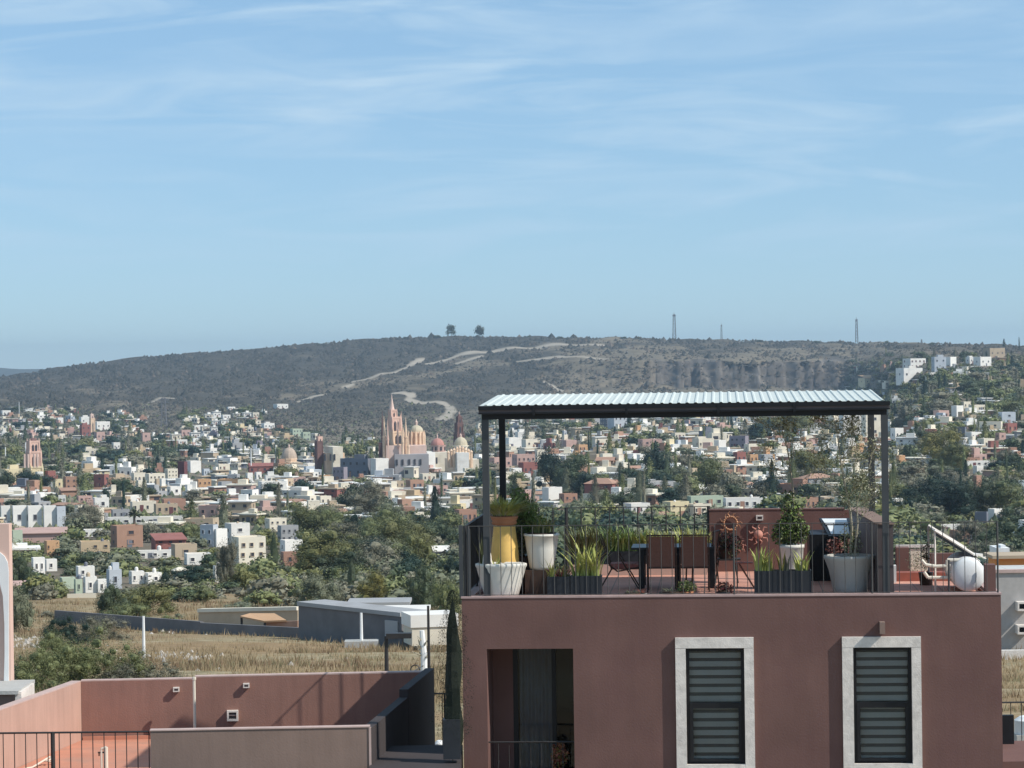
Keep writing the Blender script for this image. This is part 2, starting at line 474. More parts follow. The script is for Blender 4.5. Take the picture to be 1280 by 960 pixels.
xs = [-3000, -2000, -1300, -900, -600, -400, -250] + list(range(-160, 340, 4)) + list(range(340, 770, 2)) + list(range(770, 1444, 4)) + [1530, 1700, 1900, 2300, 3000, 4200]
def dry_at(x, y):
    rid = float(np.interp(x, RX, RY))
    v = .55 * sstep(620, 760, x) * (1 - .5 * sstep(1150, 1250, x)) + .28 * wav(x, y * 2.6, 41) + .22 * wav(x, y * 3, 15)
    v += .5 * math.exp(-((y - (492 - (x - 380) * .155)) / 5.0) ** 2) * (350 < x < 640)          # bare shoulder with the tracks
    v += .45 * math.exp(-((x - 745) / 60.0) ** 2 - ((y - 472) / 16.0) ** 2) + .35 * math.exp(-((x - 600) / 50.0) ** 2 - ((y - 535) / 16.0) ** 2) + .3 * math.exp(-((x - 190) / 50.0) ** 2 - ((y - 508) / 8.0) ** 2)
    v -= .35 * sstep(440, 452, y) * (1 - sstep(466, 478, y)) * (x < 520) + .3 * (1 - sstep(6, 14, y - rid))
    return min(1, max(0, v))
TRACKS = [[(533, 455, 1.6), (550, 452, 2), (575, 444, 2.6), (590, 441.5, 4), (604, 440, 3), (620, 438, 2.2), (640, 436, 2), (668, 434, 2.6), (700, 431, 1.6), (755, 431, 1.6)],
          [(511, 457, 5), (521, 452, 6), (530, 449, 2)], [(568, 455, 1.2), (585, 450, 1.6), (603, 445, 1.4)],
          [(490, 491, 1.5), (506, 491.5, 3), (514, 495, 9), (510, 500, 5), (527, 503, 1.5), (545, 503, 2), (557, 506, 4), (564, 512, 10), (559, 520, 8), (545, 525, 1.8)],
          [(372, 501, 1), (398, 495, 1.8), (408, 493, .8)], [(428, 485, .8), (436, 483, 2.2), (442, 481, .8)], [(440, 478, 1), (480, 468, 1.2), (512, 459, 1.4)],
          [(178, 507, .8), (200, 499, 1), (228, 497, .8)], [(680, 476, 1.2), (690, 482, 2.2), (702, 488, 2.6)], [(645, 452, .8), (700, 446, 1.2), (760, 448, .8)]]
def track_at(x, y):
    best = 0
    for T_ in TRACKS:
        for (x0, y0, w0), (x1, y1, w1) in zip(T_, T_[1:]):
            if x < min(x0, x1) - 14 or x > max(x0, x1) + 14 or abs(y - (y0 + y1) / 2) > 22: continue
            L2 = (x1 - x0) ** 2 + (y1 - y0) ** 2; t = max(0, min(1, ((x - x0) * (x1 - x0) + (y - y0) * (y1 - y0)) / L2))
            w = (w0 + (w1 - w0) * t) * .5 * (1 + .3 * wav(x, y, 6)); d_ = math.hypot((x - x0 - t * (x1 - x0)) * .7, y - y0 - t * (y1 - y0))
            best = max(best, 1 - sstep(w * .7, w + 1.0, d_))
    return best
nrow_ts = [i / 110 for i in range(111)]
rows_lo = list(np.arange(512, 700, 3)) + list(np.arange(700, 960, 6)) + [980, 1010, 1050, 1100, 1160, 1240, 1350, 1500]
verts, zc, trk = [], [], []
for x in xs:
    rid = float(np.interp(x, RX, RY)); xx = min(1500, max(-300, x))
    col = []
    r = PT(x, rid, depth(xx, rid)); rr = r.length
    for k, dz in ((3.2, -150), (2.0, -110), (1.45, -75), (1.2, -38), (1.07, -12)):
        col.append((r.x * k, r.y * k, r.z + dz)); zc.append((1, 0, 0, 1)); trk.append(0)
    for t in nrow_ts:
        y = rid + (510 - rid) * (t ** 1.15)
        d = depth(xx, y); p = PT(x, y, d)
        s, f, c = zone(x, y)
        bump = 0
        c *= .72
        if c > 0.01: bump = 9 * c * (abs(math.sin(x / 3.1 + 2 * math.sin(x / 7.7))) ** .6 - .4) 
        col.append((p.x, p.y + bump * 6, p.z + 0.7 * wav(x, y, 11) * (d / 3000) * 2)); zc.append((s, f, c, dry_at(x, y))); trk.append(track_at(x, y))
    for y in rows_lo:
        d = depth(xx, y); p = PT(x, y, d); s, f, c = zone(x, y)
        n = 0.25 * wav(p.x, p.y, 7) if y > 745 else 0
        col.append((p.x, p.y, p.z + n)); zc.append((s, f, c, dry_at(x, y))); trk.append(track_at(x, y))
    z0 = col[-1][2]
    col.append((x * .01, 12, z0 - 1)); zc.append((0, 1, 0, 1)); trk.append(0)
    col.append((x * .03 - 20, -60, z0 - 1)); zc.append((0, 1, 0, 1)); trk.append(0)
    verts.append(col)
nc, nr = len(verts), len(verts[0])
V = np.array(verts, dtype=float).reshape(-1, 3)
F = []
for i in range(nc - 1):
    for j in range(nr - 1):
        F.append((i * nr + j, (i * nr + j + 1), (i + 1) * nr + j + 1, (i + 1) * nr + j))
me = bpy.data.meshes.new('ground')
me.from_pydata([tuple(v) for v in V], [], F)
ca = me.color_attributes.new('zone', 'FLOAT_COLOR', 'POINT')
ca.data.foreach_set('color', np.array(zc, dtype=np.float32).reshape(-1))
ta = me.attributes.new('track', 'FLOAT', 'POINT'); ta.data.foreach_set('value', np.array(trk, dtype=np.float32))
me.polygons.foreach_set('use_smooth', [True] * len(F))
me.update()

def ground_mat():
    m = bpy.data.materials.new('ground'); m.use_nodes = True; t = m.node_tree; b = t.nodes['Principled BSDF']; n = t.nodes.new; l = t.links.new
    b.inputs['Roughness'].default_value = 1; b.inputs['Specular IOR Level'].default_value = 0.1
    at = n('ShaderNodeAttribute'); at.attribute_name = 'zone'; sp = n('ShaderNodeSeparateColor'); l(at.outputs['Color'], sp.inputs[0])
    T = n('ShaderNodeTexCoord')
    def noise(sc, det=6, vec=None, ro=.6):
        q = n('ShaderNodeTexNoise'); q.inputs['Scale'].default_value = sc; q.inputs['Detail'].default_value = det; q.inputs['Roughness'].default_value = ro
        l(vec or T.outputs['Object'], q.inputs['Vector']); return q.outputs['Fac']
    def ramp(f, stops):
        r = n('ShaderNodeValToRGB'); e = r.color_ramp.elements
        e[0].position, e[0].color = stops[0][0], (*stops[0][1], 1); e[1].position, e[1].color = stops[1][0], (*stops[1][1], 1)
        for p, c in stops[2:]:
            k = e.new(p); k.color = (*c, 1)
        l(f, r.inputs['Fac']); return r.outputs['Color']
    def mixc(f, a, c):
        q = n('ShaderNodeMixRGB'); l(f, q.inputs['Fac']); l(a, q.inputs['Color1']); l(c, q.inputs['Color2']); return q.outputs['Color']
    dm = n('ShaderNodeMath'); dm.operation = 'MULTIPLY_ADD'; l(noise(0.012, 8, None, .7), dm.inputs[0]); dm.inputs[1].default_value = 1.3; dsub = n('ShaderNodeMath'); dsub.operation = 'SUBTRACT'; l(at.outputs['Alpha'], dsub.inputs[0]); dsub.inputs[1].default_value = .55; l(dsub.outputs[0], dm.inputs[2])
    scr = mixc(ramp(dm.outputs[0], [(0.18, (0, 0, 0)), (0.62, (1, 1, 1))]), ramp(noise(0.04), [(0.3, (0.050, 0.046, 0.036)), (0.7, (0.095, 0.083, 0.062))]),
               ramp(noise(0.05), [(0.3, (0.13, 0.11, 0.078)), (0.75, (0.25, 0.205, 0.145))]))
    mpf = n('ShaderNodeMapping'); mpf.inputs['Scale'].default_value = (.35, 1.0, 1); l(T.outputs['Object'], mpf.inputs['Vector'])
    fld = mixc(ramp(noise(0.10, 7, mpf.outputs['Vector'], .65), [(0.42, (0, 0, 0)), (0.60, (1, 1, 1))]), ramp(noise(0.5), [(0.3, (0.22, 0.15, 0.085)), (0.7, (0.34, 0.24, 0.135))]),
               ramp(noise(0.8), [(0.3, (0.18, 0.15, 0.08)), (0.7, (0.42, 0.34, 0.22))]))
    mp = n('ShaderNodeMapping'); mp.inputs['Scale'].default_value = (0.10, 0.01, 0.02); l(T.outputs['Object'], mp.inputs['Vector'])
    cl = ramp(noise(1.0, 8, mp.outputs['Vector'], .7), [(0.38, (0.035, 0.035, 0.04)), (0.52, (0.085, 0.08, 0.08)), (0.70, (0.30, 0.26, 0.22))])
    tw = ramp(noise(0.05), [(0.3, (0.10, 0.085, 0.06)), (0.75, (0.24, 0.20, 0.15))])
    c = mixc(sp.outputs[0], tw, scr); c = mixc(sp.outputs[1], c, fld); c = mixc(sp.outputs[2], c, cl)
    ta = n('ShaderNodeAttribute'); ta.attribute_name = 'track'
    c = mixc(ta.outputs['Fac'], c, ramp(noise(0.08), [(0.3, (0.30, 0.255, 0.195)), (0.7, (0.46, 0.40, 0.32))]))
    l(c, b.inputs['Base Color'])
    bp = n('ShaderNodeBump'); bp.inputs['Strength'].default_value = 0.5; bp.inputs['Distance'].default_value = 0.3
    l(noise(1.2, 6), bp.inputs['Height']); l(bp.outputs[0], b.inputs['Normal'])
    return m
M['ground'] = ground_mat()
tag(add('ground', me, M['ground']), kind='structure')

# a farther range that shows past the left end of the ridge
mb = MB()
pts = []
for i, x in enumerate(range(-900, 420, 12)):
    y = 459.6 + 1.2 * math.sin(x / 47) + 0.7 * math.sin(x / 13.0) + (0.02 * max(0, x)) + 0.006 * max(0, -x - 200)
    p = PT(x, y, 9300); pts.append(p)
for a, b in zip(pts, pts[1:]):
    mb.face([(a.x * .93, a.y * .93, -170), (b.x * .93, b.y * .93, -170), tuple(b), tuple(a)])
    mb.face([tuple(a), tuple(b), (b.x * 1.08, b.y * 1.08, -170), (a.x * 1.08, a.y * 1.08, -170)])
M['farhill'] = mat('far_hill', (0.07, 0.075, 0.06), 1, 0.3, 0.004)
tag(add('hills', mb.mesh('hills', smooth=True), M['farhill']), kind='structure')

# ------------------------------------------------------------------ scrub on the hill (nobody could count it)
def scatter_blobs(name, pts, sizes, mats, mi, seed=1, squash=.7):
    rs = np.random.RandomState(seed)
    oc = np.array([(1, 0, 0), (.3, .95, 0), (-.8, .58, 0), (-.8, -.58, 0), (.3, -.95, 0), (.1, .1, .95), (0, 0, -.6)], float)
    fs = [(0, 1, 5), (1, 2, 5), (2, 3, 5), (3, 4, 5), (4, 0, 5)]
    n = len(pts)
    P = np.array(pts); S = np.array(sizes)[:, None, None]
    J = oc[None] * (1 + .55 * (rs.rand(n, 7, 1) - .5)) + .18 * (rs.rand(n, 7, 3) - .5)
    a = rs.rand(n) * 6.28; ca_, sa_ = np.cos(a), np.sin(a)
    X = J[..., 0] * ca_[:, None] - J[..., 1] * sa_[:, None]; Y = J[..., 0] * sa_[:, None] + J[..., 1] * ca_[:, None]
    J = np.stack([X, Y, J[..., 2] * squash * (0.7 + .7 * rs.rand(n, 1))], -1) * S
    J[:, :5, 2] += -.15 * S[:, 0]
    Vv = P[:, None, :] + J
    T = np.stack([Vv[:, list(f)] for f in fs], 1).reshape(-1, 3, 3)
    m2 = np.repeat(np.array(mi), len(fs))
    me = quads_mesh(name, T, m2)
    return add(name, me, mats)

M['scrub1'] = mat('scrub_dark', (0.040, 0.040, 0.031), 0.9, 0.4, 0.05)
M['scrub2'] = mat('scrub_grey', (0.074, 0.067, 0.053), 0.9, 0.4, 0.05)
M['scrub3'] = mat('scrub_brown', (0.125, 0.100, 0.076), 0.9, 0.4, 0.05)
rs = random.Random(11)
pts, sz, mi = [], [], []
def near_road(x, y): return track_at(x, y) > .25
while len(pts) < 50000:
    x = rs.uniform(-140, 1400); rid = float(np.interp(x, RX, RY))
    y = rid + rs.random() ** 1.1 * (575 - rid)
    s, f, c = zone(x, y)
    if y > 545 and rs.random() < .6: continue
    if rs.random() < c * .85: continue
    if near_road(x, y): continue
    if x > 1110 and y > rid + 60: continue
    dry = dry_at(x, y)
    if rs.random() < dry * .62 + (.25 if wav(x, y * 3, 8) > .4 else 0): continue
    d = depth(x, y); p = PT(x, y, d)
    pts.append((p.x, p.y + rs.uniform(-8, 8), p.z)); sz.append(rs.choice([.9, 1.3, 1.7, 2.2, 3.0]) * rs.uniform(.7, 1.2) * d / 3000 * (1.7 if rs.random() < .06 else 1))
    pr = .62 - .45 * dry
    q = rs.random(); mi.append(0 if q < pr else (1 if q < pr + .35 else 2))
tag(scatter_blobs('scrub', pts, sz, [M['scrub1'], M['scrub2'], M['scrub3']], mi), 'dull green and grey scrub covering the long hill behind the town', 'scrub', kind='stuff')

rs = random.Random(12)
pts, sz, mi = [], [], []
while len(pts) < 15000:
    x = rs.uniform(-60, 1340); y = 505 + rs.random() ** 1.2 * 165
    if x > 1110: y = 450 + rs.random() * 220
    if x < 1100 and y < 540 and rs.random() < .5: continue
    if wav(x, y * 2, 17) < -.3 and rs.random() < .5: continue
    d = depth(x, y); p = PT(x, y, d)
    pts.append(tuple(p)); sz.append(rs.uniform(.5, 1.5) * (1.0 if y < 690 else .8)); mi.append(rs.choice([0, 0, 1, 1, 2, 3]))
tag(scatter_blobs('undergrowth', pts, sz, [LEAF['dark'], LEAF['mid'], LEAF['grey'], LEAF['sage']], mi, 8, .9), 'low garden shrubs and weeds between the town houses', 'shrubs', kind='stuff')

# ------------------------------------------------------------------ dry grass in the field
rs = np.random.RandomState(5)
nT = 30000
xx = rs.uniform(-40, 1330, nT); yy = 752 + 140 * rs.rand(nT) ** 1.15
P = []
for x, y in zip(xx, yy):
    if 375 < x < 505 and y < 795: P.append(None); continue
    if x > 600 and x < 1225 and rs.rand() < .5: P.append(None); continue
    clump = wav(x, y * 3, 21) + .5 * wav(x, y * 2, 7)
    if clump < -.15 and rs.rand() < .8: P.append(None); continue
    P.append(ground(x, y))
B = np.array([p for p in P if p is not None]); n = len(B)
k = 5
h = (0.10 + 0.32 * rs.rand(n, k)) * np.where(rs.rand(n, 1) < .12, 1.6, 1); a = rs.rand(n, k) * 6.28; r0 = rs.rand(n, k) * .35
bx = B[:, None, 0] + r0 * np.cos(a); by = B[:, None, 1] + r0 * np.sin(a); bz = np.repeat(B[:, None, 2], k, 1) - .15
wd = .02 + .035 * rs.rand(n, k)
v0 = np.stack([bx - wd, by, bz], -1); v1 = np.stack([bx + wd, by, bz], -1)
v2 = np.stack([bx + np.cos(a) * h * .5, by + np.sin(a) * h * .5, bz + h + .15], -1)
T = np.stack([v0, v1, v2], 2).reshape(-1, 3, 3)
mi = np.repeat(np.array([0 if wav(b[0], b[1], 9) > -.1 else (1 if rs.rand() < .6 else 2) for b in B]), k)
tag(add('grass', quads_mesh('grass', T, mi), [M['straw'], M['straw2'], M['straw3']]), 'tall dry straw-coloured grass across the open lot', 'grass', kind='stuff')
# stones lying in the dry lot
pts, sz, mi = [], [], []
r_ = random.Random(3)
for k in range(380):
    x, y = r_.choice([(0, 0), (250, 782), (330, 788), (20, 800), (40, 806), (230, 822)]); 
    if x == 0: x, y = r_.uniform(10, 560), r_.uniform(775, 850)
    else: x += r_.gauss(0, 26); y += r_.gauss(0, 2.4)
    p = ground(x, y); pts.append((p.x, p.y, p.z + .05)); sz.append(r_.uniform(.06, .26)); mi.append(0)
M['rock'] = mat('pale_rock', (0.42, 0.38, 0.33), .95, .2, 3)
tag(scatter_blobs('rubble', pts, sz, [M['rock']], mi, 4), 'pale stones and rubble lying in the dry grass', 'rubble', kind='stuff')

# ------------------------------------------------------------------ foliage prototypes (unit size, base at 0)
def prof_r(kind, t):
    if kind == 'column': return .44 * np.clip(t * 7, .35, 1) * np.clip(1 - t ** 2.6, 0, 1) ** .55 + .015
    return .46 * np.clip(t * 9, .5, 1) * (1 - t) ** .85 + .015

def crown(seed, n, leaf, kind='round', lobes=9):
    """separate leaf faces spread over uneven lobes, with a small closed core inside each"""
    rs = np.random.RandomState(seed); fine = n > 12000; lobes = lobes * 5 if fine else (int(lobes * 1.8) if n > 5000 else lobes)
    E = np.array([1, 1, {'round': 1, 'bush': 1, 'column': .3, 'cone': .6}[kind]])
    cores = []
    if kind in ('round', 'bush'):
        C = []
        for i in range(lobes):
            a = rs.rand() * 6.28
            if kind == 'round': rr = .33 * math.sqrt(rs.rand()); C.append((rr * math.cos(a), rr * math.sin(a), .20 + .58 * rs.rand() * (1 - rr), .11 + .13 * rs.rand()))
            else: rr = .40 * math.sqrt(rs.rand()); C.append((rr * math.cos(a), rr * math.sin(a), .12 + .62 * rs.rand() * (1 - 1.2 * rr), .12 + .12 * rs.rand()))
        if not fine: C.append((0, 0, .48, .24))
        C = np.array(C)
        if fine: C[:, 3] = .05 + .07 * rs.rand(len(C)); C[:, 2] *= 1.05
        elif n > 5000: C[:, 3] *= .8
        w = C[:, 3] ** 2; idx = rs.choice(len(C), n, p=w / w.sum())
        d = rs.normal(size=(n, 3)); d /= np.linalg.norm(d, axis=1)[:, None]
        rad = C[idx, 3] * ((0.25 + 1.15 * rs.rand(n) ** .9) if fine else (0.60 + .55 * rs.rand(n) ** .7)) * (1 + .22 * np.sin(d[:, 0] * 7 + idx) * np.sin(d[:, 2] * 6 + 2 * idx))
        tw = rs.rand(n) < .12; rad[tw] *= 1 + .5 * rs.rand(tw.sum())
        P = C[idx, :3] + d * rad[:, None]
        for x, y, z, r in C: cores.append((x, y, z, r * (.42 if fine else (.52 if n > 5000 else .62))))
    else:
        t = rs.rand(n) ** .8; a = rs.rand(n) * 6.283; ph = rs.rand() * 6
        r = prof_r(kind, t) * (1 + .20 * np.sin(3 * a + 13 * t + ph) + .14 * np.sin(5 * a - 31 * t) + .16 * np.sin(47 * t + a)) * (.66 + .42 * rs.rand(n) ** .7)
        P = np.stack([r * np.cos(a), r * np.sin(a), t], -1); d = np.stack([np.cos(a), np.sin(a), .3 + 0 * a], -1); d /= np.linalg.norm(d, axis=1)[:, None]
    nrm = d + .8 * rs.normal(size=(n, 3)); nrm /= np.linalg.norm(nrm, axis=1)[:, None]
    t_ = np.cross(nrm, rs.normal(size=(n, 3))); t_ /= np.linalg.norm(t_, axis=1)[:, None]; b = np.cross(nrm, t_)
    s = leaf * (.5 + rs.rand(n))[:, None]
    V = np.stack([P - t_ * s * .5 * E, P - b * s * .32 * E, P + t_ * s * .5 * E, P + b * s * .32 * E], 1)
    mb = MB()
    if cores:
        for x, y, z, rr in cores:
            ph = rs.rand() * 6; mb.lathe([(rr * math.sin(math.pi * k / 5) + .002, -rr * math.cos(math.pi * k / 5)) for k in range(6)], (x, y, z), 7, wob=lambda t, zq, ph=ph: 1 + .25 * math.sin(3 * t + ph + 9 * zq), cap=False)
    else:
        mb.lathe([(float(prof_r(kind, np.float64(k / 9))) * .5, k / 9 * .95) for k in range(10)], (0, 0, 0), 7, wob=lambda t, zq: 1 + .25 * math.sin(3 * t + 13 * zq), cap=False)
    cv = np.array(mb.v); V = np.concatenate([V, cv[np.array(mb.f)]])
    lo, hi = V.reshape(-1, 3).min(0), V.reshape(-1, 3).max(0)
    q = np.percentile(V.reshape(-1, 3), [1, 99], axis=0)
    k = 1.0 / (q[1] - q[0]); V[..., 0] *= k[0]; V[..., 1] *= k[1]; V[..., 2] = (V[..., 2] - q[0][2]) * k[2]
    return quads_mesh('crown', V)

PROTO = {}
def proto(kind, lod, var):
    key = (kind, lod, var)
    if key not in PROTO:
        n, leaf = {0: (520, .085), 1: (2300, .042), 2: (9000, .021), 3: (34000, .011)}[lod]
        PROTO[key] = crown(hash_(kind) + 17 * lod + var, n, leaf, kind, {'round': 10, 'column': 11, 'cone': 10, 'bush': 13}[kind])
    return PROTO[key]
def hash_(s): return sum(ord(c) * (i + 3) for i, c in enumerate(s)) * 7

def trunk_mesh(seed, h=1.0, r=.03, limbs=5):
    rs = random.Random(seed); mb = MB()
    p = Vector((0, 0, -.08)); pts = [p.copy()]
    for k in range(4):
        p = p + Vector((rs.uniform(-.03, .03), rs.uniform(-.03, .03), h * .16)); pts.append(p.copy())
    rr = [r * (1 - .14 * k) for k in range(5)]; mb.path(pts, rr, 7)
    for k in range(limbs):
        a = rs.random() * 6.28; b = pts[2 + k % 3]
        q = b + Vector((math.cos(a) * .16, math.sin(a) * .16, .16)); q2 = q + Vector((math.cos(a) * .12, math.sin(a) * .12, .16))
        mb.path([b, q, q2], [r * .55, r * .38, r * .15], 5)
    return mb.mesh('trunk')
TRK = [trunk_mesh(i) for i in range(4)]

def tree_at(loc, w, h, kind, lod, leafm, label, group=None, name=None, bark='bark', cat='tree'):
    e = bpy.data.objects.new(name or {'round': 'tree', 'column': 'cypress_tree', 'cone': 'conifer_tree', 'bush': 'bush'}[kind], None)
    COL.objects.link(e); e.location = loc
    tag(e, label, cat, group)
    t = add('trunk', TRK[rnd.randrange(4)], M[bark], e); t.scale = (w * .9, w * .9, h * (.9 if kind != 'bush' else .5))
    lift = {'round': .10, 'column': .0, 'cone': .03, 'bush': 0}[kind]
    c = add('crown', proto(kind, lod, rnd.randrange(5 if lod < 3 else 2)), [LEAF[leafm]], e, byobj=True)
    k = {'round': 1.25, 'column': 1.15, 'cone': 1.1, 'bush': 1.1}[kind]
    k = 1.0; z_ = {'round': .16, 'column': .03, 'cone': .06, 'bush': 0}[kind]; c.scale = (w * k, w * k, h * (1 - z_)); c.location = (0, 0, h * z_)
    c.rotation_euler = (0, 0, rnd.random() * 6.28)
    return e

def tree_px(x, ybase, wpx, hpx, kind, leafm, label, group=None, name=None, cat='tree', d=None):
    g = ground(x, ybase) if d is None else PT(x, ybase, d)
    s = g.y / FPX
    px = max(wpx, hpx) * .8
    lod = 0 if px < 14 else (1 if px < 34 else (2 if px < 80 else 3))
    g.z -= .2
    return tree_at(g, wpx * s, hpx * s, kind, lod, leafm, label, group, name, cat=cat)

# two lone trees and masts on the ridge
tree_px(564, 421, 11, 15, 'round', 'dark', 'rounded lone tree on the ridge crest, nearer the low end of the hill', name='ridge_tree')
tree_px(599, 421, 10, 14, 'round', 'dark', 'narrower lone tree on the ridge crest, towards the tall masts', name='ridge_tree')
for i, (x, w, h) in enumerate([(546, 10, 4), (508, 7, 3), (480, 5, 2.5), (780, 9, 3.4), (800, 7, 3), (1108, 7, 4), (1165, 6, 3), (395, 6, 2.4), (85, 4, 3), (660, 8, 3), (700, 8, 2.6), (950, 9, 3), (1020, 9, 3)]):
    tree_px(x, float(np.interp(x, RX, RY)) + 1.5, w, h, 'bush', 'dark', '%s bush on the ridge skyline, %s' % ('wide low' if w > 7 else 'tiny', ['beside the first lone tree', 'left of the lone trees', 'well left of the lone trees', 'left of the tallest mast', 'between the lone trees and tallest mast', 'right of the second big mast', 'above the hillside villas', 'above the sloping end of the ridge', 'at the low end of the ridge', 'right of the lone trees', 'between the lone trees and the metal roof', 'right of the faint mast', 'left of the second big mast'][i]), 'low bushes along the ridge skyline', name='ridge_bush', cat='bush')
tree_px(1255, 434, 5, 11, 'cone', 'deep', 'pointed conifer on the skyline behind the brown hilltop house', name='conifer_tree')
tree_px(1274, 436, 3, 15, 'column', 'deep', 'thin cypress on the skyline at the hilltop edge', name='cypress_tree')

def mast(x, ytop, ybase, wpx, label, thick=.35, arms=False, d=None):
    g = ground(x, ybase) if d is None else PT(x, ybase, d)
    s = g.y / FPX; h = (ybase - ytop) * s; w = wpx * s / 2; w1 = w * .55
    t = Thing('lattice_mast', label, 'mast', tuple(g), frame='w')
    K = 7
    cs = [(-1, -1), (1, -1), (1, 1), (-1, 1)]
    def P(c, k):
        q = w + (w1 - w) * k / K; return (g.x + c[0] * q, g.y + c[1] * q, g.z + h * k / K)
    for i, c in enumerate(cs):
        mb = MB(); mb.bar(P(c, 0), P(c, K), thick, n=4)
        t.part('leg', mb, M['steel_far'])
    mb = MB()
    for k in range(K):
        for i, c in enumerate(cs):
            mb.bar(P(c, k), P(cs[(i + 1) % 4], k + 1), thick * .5, n=4)
            mb.bar(P(c, k + 1), P(cs[(i + 1) % 4], k + 1), thick * .5, n=4)
    t.part('bracing', mb, M['steel_far'])
    mb = MB(); mb.bar((g.x, g.y, g.z + h), (g.x, g.y, g.z + h * 1.08), thick * .7, n=4)
    for k in range(3): mb.bar((g.x - w1 * 1.8, g.y, g.z + h * (.97 - .02 * k)), (g.x + w1 * 1.8, g.y, g.z + h * (.97 - .02 * k)), thick * .8, n=4)
    t.part('antenna', mb, M['steel_far'])
    if arms:
        for k in (.72, .82, .92):
            mb = MB(); mb.bar((g.x - w * 2.2, g.y, g.z + h * k), (g.x + w * 2.2, g.y, g.z + h * k), thick * .8, n=4); t.part('cross_arm', mb, M['steel_far'])
mast(843, 393, 423, 4, 'tallest lattice radio mast on the ridge, above the metal pergola roof', .42)
mast(1071, 399, 428, 3, 'thin lattice mast on the ridge above the pergola roof end', .36)
mast(902, 406, 425, 2, 'faint thin mast on the ridge between the two taller masts', .22)
mast(205, 497, 533, 7, 'steel power pylon standing on the lower slope of the hill', .22, True)
mast(1152, 424.5, 431, 2, 'very short mast on the ridge above the hillside villas', .2)

# ------------------------------------------------------------------ houses
def window_mesh():
    mb = MB()
    mb.mat(0); mb.holes(-.5, .5, -.5, .5, -.06, .04, [(-.40, .40, -.42, .42)]); mb.box(-.56, .56, -.10, .0, -.56, -.5)
    mb.mat(1); mb.box(-.40, .40, -.02, .03, -.42, .42)
    return mb.mesh('window')
WIN = window_mesh(); WIN.materials.append(HM['cream']); WIN.materials.append(M['pane'])
DOORM = MB().mat(0).box(-.5, .5, -.05, .03, 0, 1).mesh('door')
TANK = MB().lathe([(.5, 0), (.55, .15), (.55, .9), (.3, 1.15), (.12, 1.2)], n=10).mesh('water_tank')
HOUSES = []          # rectangles in the photograph that are already taken

def wall_geo(mb, w, dep, h, par=.35, low=3.0, th=.2):
    for a in ((-w / 2, w / 2, 0, th), (-w / 2, w / 2, dep - th, dep), (-w / 2, -w / 2 + th, th, dep - th), (w / 2 - th, w / 2, th, dep - th)):
        mb.box(*a, -low, h + par)

